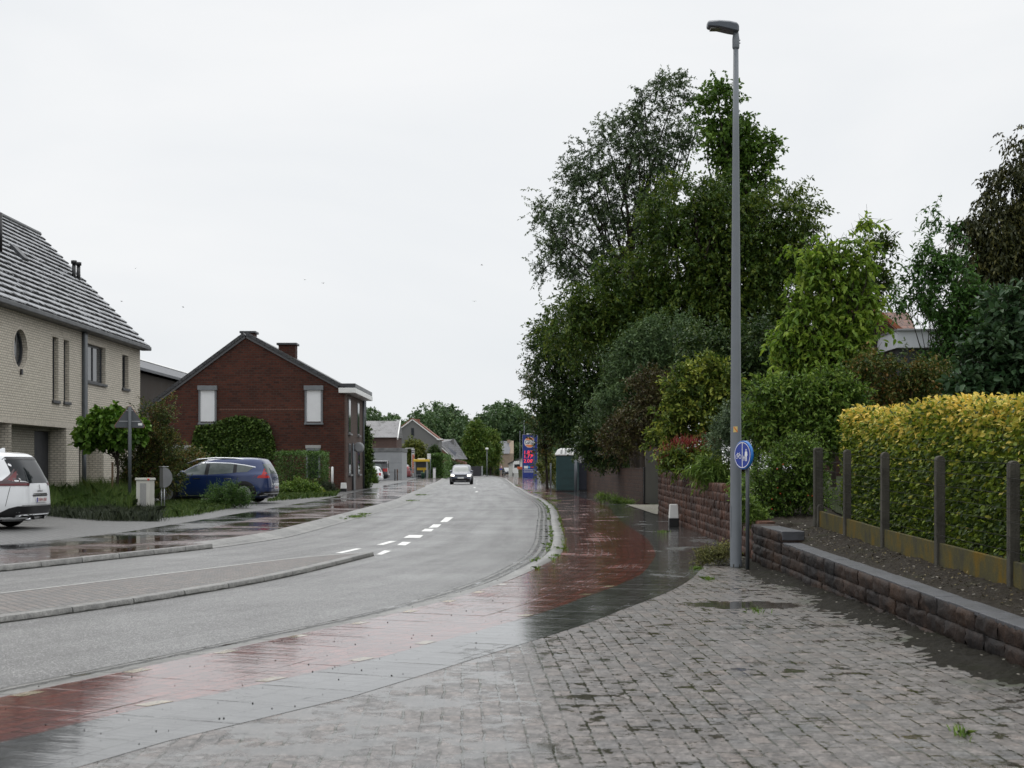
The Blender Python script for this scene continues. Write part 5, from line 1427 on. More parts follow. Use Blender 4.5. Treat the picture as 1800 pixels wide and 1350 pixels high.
b = MB(); b.lathe([(9.4 * k_, -.004), (9.4 * k_, .004)], 32, TX(931, 777.5, -.186)); em = b.build('emblem', M_BWHITE, bd)
M_ORNG = plain('emblem_orange', (.75, .22, .08), .4, var=.05)
b = MB()
for t0, t1, sgn in ((R(28), R(152), 1), (R(208), R(332), -1)):
    T = np.linspace(t0, t1, 13); r = 8.8 * k_
    b.face([(u(931) + r * math.cos(t), -.1935, zz(777.5) + r * math.sin(t)) for t in T])
b.build('emblem_band', M_ORNG, em, recalc=False)
text_mesh('lettering', 'Gulf', 7.2 * k_ * 1.25, plain('lettering_blue', (.01, .02, .12), .4), em, TX(931, 777.6, -.196), sxx=1.15)
M_LED = plain('red_led', (.6, .02, .02), .4, emit=((1.0, .06, .05), 1.0))
for s_, py in (('1.82', 795.5), ('1.77', 802.5), ('2.06', 810.5)):
    text_mesh('price', s_, 6.9 * k_ * 1.3, M_LED, bd, TX(928, py, -.188), extrude=.006)
    text_mesh('price', '9', 4.2 * k_ * 1.3, M_LED, bd, TX(935.6, py - 1.2, -.188), extrude=.006)
b = MB(); b.box(u(921), u(928), -.187, -.181, zz(823.5), zz(819)); b.build('card_logo', M_BWHITE, bd)
b = MB(); b.box(u(928.5), u(932), -.187, -.181, zz(823), zz(819.5)); b.build('card_logo', plain('card_blue', (.05, .3, .6), .4), bd)
b = MB(); b.box(u(932.6), u(939), -.187, -.181, zz(822.6), zz(820)); b.build('card_logo', plain('card_red', (.45, .05, .05), .4), bd)
b = MB()
for py in (825.5, 829):
    x = 920.5
    while x < 941:
        w = rnd.uniform(.8, 1.6); b.box(u(x), u(x + w), -.186, -.181, zz(py + 1), zz(py)); x += w + .25
b.build('small_print', M_BWHITE, bd)
ob = root_at('waste_bin', 'olive bin with an orange lid left of the fuel price sign', 'bin', 915, 215, 0)
b = MB(); b.prism([(-.3, 0), (.3, 0), (.36, 1.15), (-.36, 1.15)], -.35, .35); b.build('body', plain('olive', (.06, .065, .02), .6), ob, bevel=.03)
b = MB(); b.box(-.5, .42, -.45, .4, 1.16, 1.55); b.build('lid', plain('orange_lid', (.5, .09, .02), .5), ob, bevel=.05)
# stone post and stump near the price sign
o = root_at('stone_post', 'leaning pale stone post in the verge right of the price sign', 'post', 949, 128, 0, rz=.1)
b = MB(); b.box(-.2, .2, -.2, .2, 0, 1.1, Matrix.Rotation(R(-4), 4, 'Y')); b.build('post', M_CONCW, o, bevel=.04)
o = root_at('tree_stump', 'bare broken grey trunk among the shrubs by the price sign', 'stump', 955, 122, 0)
b = MB(); b.tube([(0, 0, 0), (.02, 0, .9), (.16, 0, 2.1), (.2, 0, 2.9)], [.22, .16, .13, .08], 8); b.build('trunk', plain('grey_wood', (.2, .18, .16), .8), o)
o = root_at('marker_post', 'thin grey marker post in the verge left of the portable toilet', 'post', 968, 95, 0)
b = MB(); b.lathe([(.05, 0), (.05, 1.7), (.02, 1.74)], 8); b.build('post', M_GALV, o)
# far road sign and gate boards
o = root_at('road_sign', 'small round red-rimmed sign over a blue arrow plate at the far bend', 'sign', 879.8, 290, 0)
b = MB(); b.tube([(0, 0, 0), (0, 0, sz(818, 290))], .05, 6); b.build('post', M_GALV, o)
b = MB(); b.lathe([(.35, -.02), (.35, .02)], 20, Matrix.Translation((0, -.08, sz(820.5, 290))) @ RX); c_ = b.build('disc', plain('sign_red', (.5, .08, .08), .4), o)
b = MB(); b.lathe([(.24, -.005), (.24, .005)], 20, Matrix.Translation((0, -.11, sz(820.5, 290))) @ RX); b.build('disc_face', M_BWHITE, c_)
b = MB(); b.box(-.35, .35, -.1, -.06, sz(826, 290), sz(823.5, 290)); b.build('plate', M_BLUE, o)
o = root_at('board_fence', 'dark vertical board fence below the far round trees', 'fence', 842, 240, 0)
b = MB(); b.box(-1.9, .4, 0, .1, 0, sz(819.5, 240)); b.build('boards', plain('dark_boards', (.05, .05, .055), .7, var=.4, scale=6), o)
b = MB(); b.box(.42, .62, -.05, .15, 0, sz(819, 240)); b.build('post', M_CONCW, o)

# ------------------------------------------------------------------ small things on the near left verge
y = 42.0
wsn = thing('warning_sign', 'triangular warning sign seen from behind on a grey post in the flower bed', 'sign', (sx(228, y), y, .1), R(16))
b = MB(); b.lathe([(.05, 0), (.05, 3.12), (.0, 3.13)], 12); b.build('post', M_POSTG, wsn)
tri = [(-.40, 2.50), (.40, 2.50), (.43, 2.56), (.03, 3.14), (-.03, 3.14), (-.43, 2.56)]
b = MB(); b.prism(tri, .07, .10); pl_ = b.build('plate', M_POSTG, wsn, bevel=.004)
b = MB(); b.prism([(p * 1.02, 2.74 + (q - 2.74) * 1.02) for p, q in tri], .102, .112); b.build('red_front', plain('warning_red', (.55, .10, .07), .4), pl_)
b = MB(); b.box(-.3, .3, .052, .068, 2.68, 2.70); b.box(-.1, .1, .052, .068, 3.0, 3.02); b.build('bracket', M_ALU, wsn)
b = MB(); b.box(.24, .36, .064, .069, 2.57, 2.64); b.build('sticker', M_BWHITE, pl_)
y = 40.2
cb = thing('utility_cabinet', 'off-white utility cabinet standing in dark lavender by the path', 'cabinet', (sx(255.5, y), y, .08), R(-12))
M_CAB = plain('cabinet_cream', (.50, .49, .44), .5, var=.1, bump=.1)
b = MB(); b.box(-.21, .21, -.15, .15, 0, .98); c_ = b.build('body', M_CAB, cb, bevel=.015)
b = MB(); b.prism([(-.235, .982), (.235, .982), (.225, 1.05), (-.225, 1.05)], -.18, .18); b.build('lid', M_CAB, cb, bevel=.012)
b = MB(); b.box(-.09, .1, -.156, -.151, .1, .9); b.build('door', plain('cabinet_grey', (.28, .28, .27), .5, var=.15, scale=30), c_)
b = MB(); b.box(.15, .215, -.1835, -.181, .985, 1.035); b.build('red_label', plain('label_red', (.6, .05, .03), .4), c_)
for k_ in range(0): pass
y = 42.5
mbx = thing('mailbox', 'grey metal mailbox with rounded side on two thin posts', 'mailbox', (sx(293, y), y, .1), R(38))
b = MB(); b.prism([(-.17, .72)] + [(-.17 + .17 * (1 - math.cos(t)) * .0 + .30 * math.sin(t), 1.02 + .31 * -math.cos(t)) for t in np.linspace(.15, math.pi - .15, 14)] + [(-.17, 1.32)], -.13, .13); b.build('box', plain('mailbox_grey', (.23, .235, .24), .35, metal=.6), mbx, bevel=.01)
b = MB(); b.box(-.2, .0, -.14, .14, 1.335, 1.36); b.build('lid', plain('mailbox_lid', (.36, .37, .37), .3, metal=.6), mbx, bevel=.005)
for yy in (-.1, .1):
    b = MB(); b.tube([(-.12, yy, 0), (-.12, yy, .74)], .018, 6); b.build('post', M_ALU, mbx)
for px, w, lab in ((578.5, .035, 'thin reddish rod leaning by the red brick gable'), (584, .065, 'short white pipe standing by the red brick gable')):
    o = thing('post', lab, 'post', (sx(px, 75.6), 75.6, .12)); b = MB(); b.lathe([(w, 0), (w, sz(822, 75.6) - .1), (w * .5, sz(821, 75.6) - .1)], 8); b.build('rod', M_BWHITE if w > .05 else plain('pink_rod', (.4, .22, .2), .5), o)

# ------------------------------------------------------------------ house behind the right-hand trees
y = 46.0; u = lambda px: sx(px, y) - sx(1580, y)
oh = root_at('house', 'orange-tiled house with a white flat-roof edge half hidden by the right-hand trees', 'house', 1580, y, 0)
M_PANT = roof_mat('orange_pantile', (.17, .062, .03), .3, .22, rough=.55, moss=(.06, .04, .03), var=.35)
M_PANTR = plain('orange_ridge', (.24, .075, .03), .55, var=.25)
b = MB(); b.prism([(u(1490), 0), (u(1590), 0), (u(1590), sz(592, y)), (u(1536), sz(546, y)), (u(1490), sz(585, y))], 0, 6); b.build('wall', M_REDB, oh)
b = MB(); slope(b, (u(1534), sz(545, y)), (u(1594), sz(594, y)), -.12, -.0, t=.12, up=.0); b.build('verge_tile', M_PANTR, oh)
b = MB(); u2 = lambda px, dy: sx(px, y + dy) - sx(1580, y)
b.add([(u2(1585, 1.5), 1.5, sz(592, y + 1.5)), (u2(1614, 1.5), 1.5, sz(592, y + 1.5)), (u2(1597, 4.2), 4.2, sz(549, y + 4.2)), (u2(1538, 4.2), 4.2, sz(549, y + 4.2))], [(0,1,2,3)]); b.build('roof', M_PANT, oh)
b = MB(); b.box(u(1500), u(1523), 1.5, 2.1, sz(575, y), sz(492, y)); c_ = b.build('chimney', M_REDB, oh)
b = MB(); b.box(u(1498), u(1525), 1.45, 2.15, sz(492, y), sz(487, y)); b.build('chimney_cap', M_FRAMEG, c_)
b = MB(); b.box(u(1542), u(1655), -2.4, 1.4, sz(622, y), sz(594, y)); ff = b.build('fascia', plain('white_fascia', (.55, .57, .6), .5, var=.06), oh)
b = MB(); b.box(u(1540), u(1657), -2.5, 1.45, sz(594, y) + .003, sz(591, y)); b.build('roof_trim', M_ALU, ff)
b = MB(); b.box(u(1546), u(1650), -2.0, 1.3, 0, sz(622.2, y)); b.build('ground_floor', M_FRAMEG, oh)

# birds
M_BIRD = plain('bird_dark', (.02, .02, .022), .7)
for i_, (px, py, lab) in enumerate(((322, 540, 'tiny dark bird in the sky right of the cream house roof'), (214, 530, 'tiny dark bird just off the cream house roof edge'), (536, 492, 'tiny dark bird high above the red brick house'), (568, 498, 'tiny dark bird beside another above the red brick house'), (847, 466, 'lone tiny dark bird in mid-sky left of the tall trees'), (834, 530, 'tiny dark bird low in the sky over the road'), (238, 472, 'tiny pale bird high over the cream house'))):
    yb = 110.0
    o = thing('bird', lab, 'bird', (sx(px, yb), yb, sz(py, yb)), rnd.uniform(0, 6))
    b = MB(); b.tube([(-.09, 0, 0), (-.03, 0, .005), (.05, 0, .01), (.09, 0, .012)], [.004, .024, .02, .006], 6); b.build('body', M_BIRD, o)
    for s_ in (-1, 1):
        b = MB(); b.add([(.03, s_*.015, .01), (.04, s_*.09, .05), (.0, s_*.17, .03), (-.03, s_*.08, .04), (-.03, s_*.015, .01)], [(0,1,2,3,4)]); b.build('wing', M_BIRD, o, recalc=False)

# ------------------------------------------------------------------ vehicles
def car_paint(name, c, flake=0.0):
    m, N, nt, out = newmat(name)
    ob = N('TexCoord').outputs['Object']
    n1 = noise(N, ob, 5.0, 5, .6); n2 = noise(N, ob, 160, 2, .6)
    dirt = mrange(N, N('SeparateXYZ', {0: ob}).outputs[2], 0.15, 0.6, 0.35, 0.0)
    dirt = math_(N, 'MULTIPLY', dirt, n1)
    col = mixc(N, dirt, c, (0.10, 0.095, 0.085))
    bp = N('Bump', {'Strength': 0.12, 'Distance': 0.003, 'Height': N('TexVoronoi', {'Vector': ob, 'Scale': 90.0}).outputs['Distance']})
    b = N('BsdfPrincipled', {'Base Color': col, 'Roughness': .35, 'Metallic': flake, 'Coat Weight': 1.0, 'Coat Roughness': 0.04})
    nt.links.new(bp.outputs[0], b.inputs['Coat Normal'])
    nt.links.new(b.outputs[0], out.inputs[0]); return m
M_TYRE = plain('tyre_rubber', (.012, .012, .012), .7, bump=.2)
M_RIM = plain('alloy_rim', (.42, .43, .44), .3, metal=.8)
M_CGLASS = plain('car_glass', (.010, .013, .015), .03, var=.1, spec=.3)
M_CGLASSP = plain('car_glass_grey', (.12, .14, .135), .05, var=.25, scale=2.5)
M_TRIM = plain('black_trim', (.008, .008, .009), .35)
M_CHROME = plain('chrome', (.75, .76, .78), .12, metal=1.0)
M_TAIL = plain('tail_lamp_red', (.42, .012, .012), .12, var=.15)
M_TAILG = plain('tail_lamp_smoke', (.10, .065, .07), .12, var=.15)
M_TAILD = plain('tail_lamp_dim_red', (.13, .022, .026), .2, var=.3)
M_PLATE = plain('plate_white', (.72, .72, .70), .4)
M_PLTXT = plain('plate_red', (.32, .03, .04), .4)
class Car:
    """body built from stacked plan outlines; panels (windows, lamps, seams) follow the same surface"""
    def __init__(s, levels): s.l = np.array(levels, float)
    def lv(s, z): return [np.interp(z, s.l[:, 0], s.l[:, k]) for k in range(1, 5)]
    def side_y(s, x, z):
        xf, xr, w, n = s.lv(z); c, h = (xf + xr) / 2, (xf - xr) / 2
        t = min(.9999, abs((x - c) / h)); return w * (1 - t ** n) ** (1 / n)
    def end_x(s, y, z, rear):
        xf, xr, w, n = s.lv(z); c, h = (xf + xr) / 2, (xf - xr) / 2
        t = min(.9999, abs(y / w)); k = h * (1 - t ** n) ** (1 / n)
        return c - k if rear else c + k
    def body(s, m, parent, N_=88):
        V, Fq = [], []
        zs = np.concatenate([np.linspace(a, b, 3)[:-1] for a, b in zip(s.l[:-1, 0], s.l[1:, 0])] + [[s.l[-1, 0]]])
        for z in zs:
            xf, xr, w, n = s.lv(z); c, h = (xf + xr) / 2, (xf - xr) / 2
            for k in range(N_):
                t = 2 * math.pi * k / N_; a, b = math.cos(t), math.sin(t)
                V.append((c + h * math.copysign(abs(a) ** (2 / n), a), w * math.copysign(abs(b) ** (2 / n), b), z))
        for i in range(len(zs) - 1):
            for k in range(N_): Fq.append((i*N_+k, i*N_+(k+1) % N_, (i+1)*N_+(k+1) % N_, (i+1)*N_+k))
        mb = MB(); mb.add(V, Fq, True)
        mb.f.append(tuple(range(N_ - 1, -1, -1))); mb.sm.append(False)
        mb.f.append(tuple((len(zs) - 1) * N_ + k for k in range(N_))); mb.sm.append(True)
        return mb.build('body', m, parent)
    def _grid(s, poly, step):
        bm = bmesh.new(); vs = [bm.verts.new((p[0], 0, p[1])) for p in poly]; bm.faces.new(vs)
        for ax, rng_ in ((0, [p[0] for p in poly]), (2, [p[1] for p in poly])):
            v = min(rng_) + step
            while v < max(rng_):
                no = [0, 0, 0]; no[ax] = 1; co = [0, 0, 0]; co[ax] = v
                bmesh.ops.bisect_plane(bm, geom=bm.verts[:] + bm.edges[:] + bm.faces[:], plane_co=co, plane_no=no)
                v += step
        bm.verts.index_update()
        V = [v.co.copy() for v in bm.verts]; Fq = [tuple(v.index for v in f.verts) for f in bm.faces]; bm.free()
        return V, Fq
    def side(s, name, poly, m, parent, off=.004, step=.07, sides=(1, -1)):
        r = None
        for sg in sides:
            V, Fq = s._grid(poly, step)
            vs = [(v.x, sg * (s.side_y(v.x, v.z) + off), v.z) for v in V]
            me = MB(); me.add(vs, Fq if sg > 0 else [f[::-1] for f in Fq], True); r = me.build(name, m, parent, recalc=False)
        return r
    def end(s, name, poly, m, parent, rear=True, off=.004, step=.06):
        V, Fq = s._grid(poly, step)
        vs = [(s.end_x(v.x, v.z, rear) + (-off if rear else off), v.x, v.z) for v in V]
        me = MB(); me.add(vs, Fq, True); return me.build(name, m, parent, recalc=False)
    def wheels(s, parent, xs, r=.335, w=.21, inset=.0, zc=None):
        for x in xs:
            for sg in (1, -1):
                yb = s.side_y(x, .45)
                arch = [(x + (r + .075) * math.cos(t), r + (r + .075) * math.sin(t)) for t in np.linspace(math.radians(-18), math.radians(198), 26)]
                s.side('wheel_arch', arch, M_TRIM, parent, off=.003, sides=(sg,))
                wh = bpy.data.objects.new('wheel', None); COL.objects.link(wh); wh.parent = parent
                wh.location = (x, sg * (yb - w + .035), r)
                M = Matrix.Rotation(R(-90 * sg), 4, 'X')
                b = MB(); b.lathe([(r * .62, 0), (r * .97, .0), (r, .03), (r, w - .03), (r * .95, w), (r * .72, w), (r * .68, w - .02)], 30, M); b.build('tyre', M_TYRE, wh)
                b = MB(); b.lathe([(r * .70, w - .012), (r * .66, w - .02), (r * .64, w - .07)], 30, M)
                for k in range(5):
                    b.box(r * .08, r * .66, -.035, .035, w - .05, w - .014, M @ Matrix.Rotation(k * 2 * math.pi / 5, 4, 'Z'))
                b.lathe([(r * .16, w - .05), (r * .16, w - .008), (.001, w - .006)], 14, M)
                b.build('rim', M_RIM, wh)
def mpv_levels(Lg, W, H, hood=1.0):
    h, w = Lg / 2, W / 2
    t = [(.17, .90, -.90, .84), (.24, .965, -.965, .95), (.36, .99, -.99, .985), (.50, 1.0, -1.0, 1.0), (.66, .99, -.995, 1.0), (.80, .97, -.99, .995), (.88, .93, -.985, .99), (.94, .84, -.98, .985), (1.0, .66, -.972, .975), (1.04, .51, -.966, .96),
         (1.12, .44, -.955, .935), (1.25, .34, -.93, .895), (1.38, .225, -.90, .85), (1.49, .11, -.872, .81), (1.565, .005, -.845, .765), (1.61, -.09, -.81, .71), (1.64, -.19, -.74, .62), (1.655, -.28, -.62, .45), (1.66, -.36, -.50, .25)]
    k = H / 1.66
    return [(z * k, a * h, b * h, c * w, 6.0 if z < 1.05 else 5.0) for z, a, b, c in t]
def plate(parent, cx, cz, xf, text='2-BHH-358', rear=True, w=.52, hh=.11):
    sg = -1 if rear else 1
    b = MB(); b.box(xf - .008, xf + .008, cx - w / 2, cx + w / 2, cz - hh / 2, cz + hh / 2); p = b.build('number_plate', M_PLATE, parent, bevel=.003)
    M = Matrix(((0, 0, sg, xf + sg * .0105), (sg, 0, 0, cx), (0, 1, 0, cz), (0, 0, 0, 1)))
    b = MB(); b.box(xf + sg * .0085, xf + sg * .0105, cx - sg * (w / 2 - .003), cx - sg * (w / 2 - .05), cz - hh / 2 + .004, cz + hh / 2 - .004); b.build('blue_band', M_BLUE, p)
    text_mesh('number', text, hh * .92, M_PLTXT, p, M @ Matrix.Translation((.02, 0, 0)), extrude=.001)
    return p
def mirror(c, parent, x, z, m):
    for sg in (1, -1):
        y = c.side_y(x, z)
        b = MB(); b.lathe([(.02, -.11), (.085, -.08), (.10, 0), (.085, .07), (.03, .10)], 12, Matrix.Translation((x - .02, sg * (y + .13), z + .02)) @ Matrix.Rotation(R(90), 4, 'X') @ Matrix.Diagonal((1.0, .85, 1.1, 1)))
        b.box(x - .03, x + .03, sg * (y - .02), sg * (y + .06), z - .05, z - .02); b.build('wing_mirror', m, parent)

# white people carrier, tail towards the street
wc = thing('parked_car', 'white people carrier parked in front of the cream house, tail towards the road', 'car', (sx(88, 31.0) - 2.66, 31.3, .095), R(175.5))
Lg, W, H = 4.86, 1.89, 1.68
c = Car(mpv_levels(Lg, W, H)); hx = Lg / 2
P_WH = car_paint('white_paint', (.78, .79, .80))
c.body(P_WH, wc)
M_ROOFW = P_WH
# side windows with dark surround
c.side('window', [(1.05, 1.07), (-.55, 1.10), (-.55, 1.47), (.15, 1.50), (.5, 1.40)], M_CGLASS, wc)
c.side('window', [(-.62, 1.10), (-1.75, 1.20), (-1.86, 1.25), (-1.72, 1.34), (-1.35, 1.43), (-.62, 1.475)], M_CGLASS, wc)
# tailgate glass, smoked lamp wings, spoiler edge
c.end('rear_window', [(-.78, 1.06), (-.55, 1.03), (-.45, .99), (.45, .99), (.55, 1.03), (.78, 1.06), (.70, 1.50), (.5, 1.525), (-.5, 1.525), (-.70, 1.50)], M_CGLASS, wc, off=.006)
c.side('tail_lamp', [(-2.33, .93), (-1.62, .93), (-1.66, .985), (-1.95, 1.05), (-2.06, 1.17), (-2.12, 1.30), (-2.17, 1.31), (-2.24, 1.1)], M_TAILG, wc, off=.006)
c.side('tail_lamp_strip', [(-2.33, .945), (-1.66, .945), (-1.70, .975), (-2.0, .98), (-2.32, .985)], M_TAILD, wc, off=.009)
c.side('tail_lamp_strip', [(-2.05, 1.06), (-2.14, 1.22), (-2.17, 1.26), (-2.2, 1.1), (-2.18, 1.04)], M_TAILD, wc, off=.009)
for sg in (1, -1):
    c.end('tail_lamp', [(sg * .88, .93), (sg * .50, .93), (sg * .44, .99), (sg * .62, 1.02), (sg * .87, 1.03)][::sg], M_TAILG, wc, off=.008)
    c.end('tail_lamp_strip', [(sg * .86, .945), (sg * .52, .945), (sg * .50, .985), (sg * .86, .99)][::sg], M_TAILD, wc, off=.011)
c.end('spoiler_lip', [(-.72, 1.50), (.72, 1.50), (.66, 1.56), (-.66, 1.56)], M_TRIM, wc, off=.012)
# bumper, lower trim, chrome sweep, seams
c.end('bumper', [(-.88, .20), (.88, .20), (.90, .44), (.80, .50), (-.80, .50), (-.90, .44)], M_TRIM, wc, off=.008)
c.side('bumper', [(-2.40, .20), (-1.9, .20), (-1.9, .36), (-2.1, .46), (-2.38, .50)], M_TRIM, wc, off=.008)
c.side('sill_trim', [(-1.9, .18), (2.1, .18), (2.1, .27), (-1.9, .33)], M_TRIM, wc, off=.006)
c.end('chrome_sweep', [(-.72, .33), (.72, .33), (.78, .30), (.80, .24), (.74, .25), (.70, .30), (-.70, .30), (-.74, .25), (-.80, .24), (-.78, .30)], M_CHROME, wc, off=.014)
c.side('seam', [(-2.02, .50), (-2.03, .50), (-2.12, .92), (-2.11, .92)], M_TRIM, wc, off=.003)
c.side('seam', [(-.60, .33), (-.59, .33), (-.58, 1.09), (-.59, 1.09)], M_TRIM, wc, off=.003)
c.end('tailgate_seam', [(-.74, .51), (.74, .51), (.74, .52), (-.74, .52)], M_TRIM, wc, off=.003)
c.end('handle_recess', [(-.36, .70), (.36, .70), (.40, .735), (-.40, .735)], M_TRIM, wc, off=.006)
c.end('handle_bar', [(-.38, .74), (.38, .74), (.34, .77), (-.34, .77)], M_CHROME, wc, off=.009)
plate(wc, 0, .625, -hx - .012)
xe = -hx + .012
EM = Matrix(((0, 0, -1, 0), (-1, 0, 0, 0), (0, 1, 0, 0), (0, 0, 0, 1)))
b = MB()
for q in ([(0, .07), (.026, 0), (.012, 0), (0, .038)], [(0, .07), (0, .038), (-.012, 0), (-.026, 0)], [(.026, 0), (0, -.07), (0, -.038), (.012, 0)], [(-.026, 0), (-.012, 0), (0, -.038), (0, -.07)]):
    b.face([(c.end_x(p, .90 + z * 1.0, True) - .012, p, .90 + z * 1.0) for p, z in q])
b.build('emblem', M_TRIM, wc, recalc=False)
text_mesh('badge', 'E S P A C E', .052, M_TRIM, wc, Matrix.Translation((c.end_x(0, .815, True) - .008, 0, .815)) @ EM, extrude=.002, sxx=1.1)
b = MB(); b.prism([(-1.62, 1.655), (-1.36, 1.66), (-1.56, 1.755), (-1.62, 1.755)], -.018, .018); b.build('antenna_fin', P_WH, wc, bevel=.006)
b = MB(); b.lathe([(.03, 0), (.03, .18)], 10, Matrix.Translation((-2.38, .42, .21)) @ Matrix.Rotation(R(90), 4, 'Y')); b.build('exhaust', M_CHROME, wc)
c.wheels(wc, (1.42, -1.36), r=.365)

# blue people carrier
bc = thing('parked_car', 'dark blue people carrier with silver roof rails parked beside the red brick house', 'car', (sx(492, 51.5) - 2.42, 51.5, .15), R(175))
Lg, W, H = 4.63, 1.87, 1.64
c = Car(mpv_levels(Lg, W, H)); hx = Lg / 2
P_BL = car_paint('blue_paint', (.004, .022, .10), .4)
c.body(P_BL, bc)
c.side('window', [(1.04, 1.03), (.05, 1.02), (.0, 1.42), (.35, 1.42), (.66, 1.32)], M_CGLASSP, bc)
c.side('window', [(-.10, 1.02), (-.98, 1.08), (-1.0, 1.40), (-.52, 1.435), (-.14, 1.43)], M_CGLASSP, bc)
c.side('window', [(-1.12, 1.10), (-1.5, 1.12), (-1.72, 1.28), (-1.5, 1.34), (-1.12, 1.385)], M_CGLASSP, bc)
c.side('pillar_trim', [(.045, 1.02), (-.095, 1.02), (-.135, 1.43), (-.005, 1.42)], M_TRIM, bc)
c.side('pillar_trim', [(-.985, 1.08), (-1.115, 1.10), (-1.115, 1.385), (-1.005, 1.40)], M_TRIM, bc)
def arc_poly(top, th): return top + [(x, z - th) for x, z in top[::-1]]
c.side('chrome_line', arc_poly([(.95, 1.20), (.62, 1.365), (.3, 1.45), (-.3, 1.465), (-.9, 1.44), (-1.4, 1.375), (-1.78, 1.30)], .025), M_CHROME, bc, off=.009)
for sg in (1, -1):
    pts = [(.75, sg * c.side_y(.0, 1.5) * .98, 1.42), (.35, sg * .70, 1.56), (-.3, sg * .68, 1.615), (-1.0, sg * .67, 1.60), (-1.55, sg * .66, 1.54)]
    b = MB(); b.tube(pts, [.015, .024, .026, .026, .015], 8); b.build('roof_rail', M_CHROME, bc)
c.end('rear_window', [(-.66, 1.06), (.66, 1.06), (.60, 1.40), (-.60, 1.40)], M_CGLASSP, bc, off=.006)
c.side('tail_lamp', [(-2.27, .90), (-1.86, .90), (-1.90, .98), (-2.02, 1.02), (-2.06, 1.24), (-2.09, 1.25), (-2.2, 1.0), (-2.26, .97)], M_TAIL, bc, off=.008)
for sg in (1, -1):
    c.end('tail_lamp', [(sg * .90, .90), (sg * .60, .90), (sg * .62, .98), (sg * .88, .99)][::sg], M_TAIL, bc, off=.008)
c.end('bumper', [(-.9, .22), (.9, .22), (.9, .42), (-.9, .42)], M_TRIM, bc, off=.008)
c.side('bumper', [(-2.28, .22), (-1.85, .22), (-1.85, .30), (-2.0, .38), (-2.28, .42)], M_TRIM, bc, off=.006)
c.end('chrome_sweep', [(-.84, .33), (.84, .33), (.84, .36), (-.84, .36)], M_CHROME, bc, off=.014)
c.side('chrome_sweep', [(-2.26, .33), (-1.95, .28), (-1.95, .255), (-2.24, .29)], M_CHROME, bc, off=.012)
c.side('sill_strip', [(1.0, .265), (-1.0, .265), (-1.0, .29), (1.0, .29)], M_CHROME, bc, off=.010)
c.side('sill_trim', [(-1.0, .18), (1.2, .18), (1.2, .255), (-1.0, .255)], M_TRIM, bc, off=.005)
for x0, x1 in ((1.0, .98), (-.045, -.06), (-1.06, -1.16)):
    c.side('seam', [(x0, .30), (x0 - .010, .30), (x1 - .010, 1.02), (x1, 1.02)], M_TRIM, bc, off=.003)
for x in (.32, -.80):
    c.side('door_handle', [(x + .13, .865), (x - .13, .865), (x - .13, .895), (x + .13, .895)], M_CHROME, bc, off=.02)
c.end('handle_bar', [(-.5, .66), (.5, .66), (.5, .70), (-.5, .70)], M_CHROME, bc, off=.012)
plate(bc, 0, .56, -hx - .014)
mirror(c, bc, .86, 1.06, P_BL)
c.wheels(bc, (1.42, -1.40), r=.36)

# oncoming dark SUV with its lamps on
M_HEAD = plain('lit_headlamp', (.9, .9, .85), .1, emit=((1.0, .93, .78), 5.0))
M_HEADOFF = plain('headlamp', (.5, .52, .55), .1)
def front_car(name, label, x, y, z, Lg, W, H, paint, rz, head, text=None):
    o = thing(name, label, 'car', (x, y, z), rz)
    c = Car(mpv_levels(Lg, W, H)); hx = Lg / 2; k = H / 1.66; w = W / 2
    c.body(paint, o)
    c.end('windscreen', [(-.74 * w, 1.07 * k), (.74 * w, 1.07 * k), (.66 * w, 1.45 * k), (-.66 * w, 1.45 * k)], M_CGLASSP, o, rear=False, off=.006)
    c.side('window', [(1.0 * hx / 2.3, 1.07 * k), (-.6 * hx, 1.09 * k), (-.58 * hx, 1.45 * k), (.1, 1.45 * k)], M_CGLASS, o)
    c.end('grille', [(-.5 * w, .68 * k), (.5 * w, .68 * k), (.54 * w, .80 * k), (-.54 * w, .80 * k)], M_TRIM, o, rear=False, off=.008)
    c.end('bumper', [(-.9 * w, .22 * k), (.9 * w, .22 * k), (.9 * w, .42 * k), (.5 * w, .52 * k), (-.5 * w, .52 * k), (-.9 * w, .42 * k)], M_TRIM, o, rear=False, off=.008)
    c.end('skid_trim', [(-.5 * w, .27 * k), (.5 * w, .27 * k), (.5 * w, .31 * k), (-.5 * w, .31 * k)], M_CHROME, o, rear=False, off=.012)
    for sg in (1, -1):
        c.end('headlight', [(sg * .60 * w, .69 * k), (sg * .90 * w, .71 * k), (sg * .90 * w, .84 * k), (sg * .60 * w, .80 * k)][::sg], head, o, rear=False, off=.010)
    plate(o, 0, .56 * k, hx + .014, text or '1-ABC', rear=False) if text else plate_blank(o, hx)
    mirror(c, o, .42 * hx, 1.07 * k, paint)
    c.wheels(o, (hx * .62, -hx * .60), r=.35)
    return o
def plate_blank(o, hx):
    b = MB(); b.box(hx + .005, hx + .02, -.26, .26, .5, .61); b.build('number_plate', M_PLATE, o)
front_car('moving_car', 'dark grey SUV driving towards the viewer with its headlamps on', sx(811.5, 122), 122, 0.0, 4.4, 1.86, 1.68, car_paint('dark_blue_grey_paint', (.06, .07, .10), .5), R(-90), M_HEAD)
front_car('parked_car', 'distant dark saloon car parked by the white outbuilding at the bend', sx(892.5, 280), 280, 0.0, 4.5, 1.8, 1.44, car_paint('dark_grey_paint', (.05, .055, .07), .5), R(-80), M_HEADOFF)

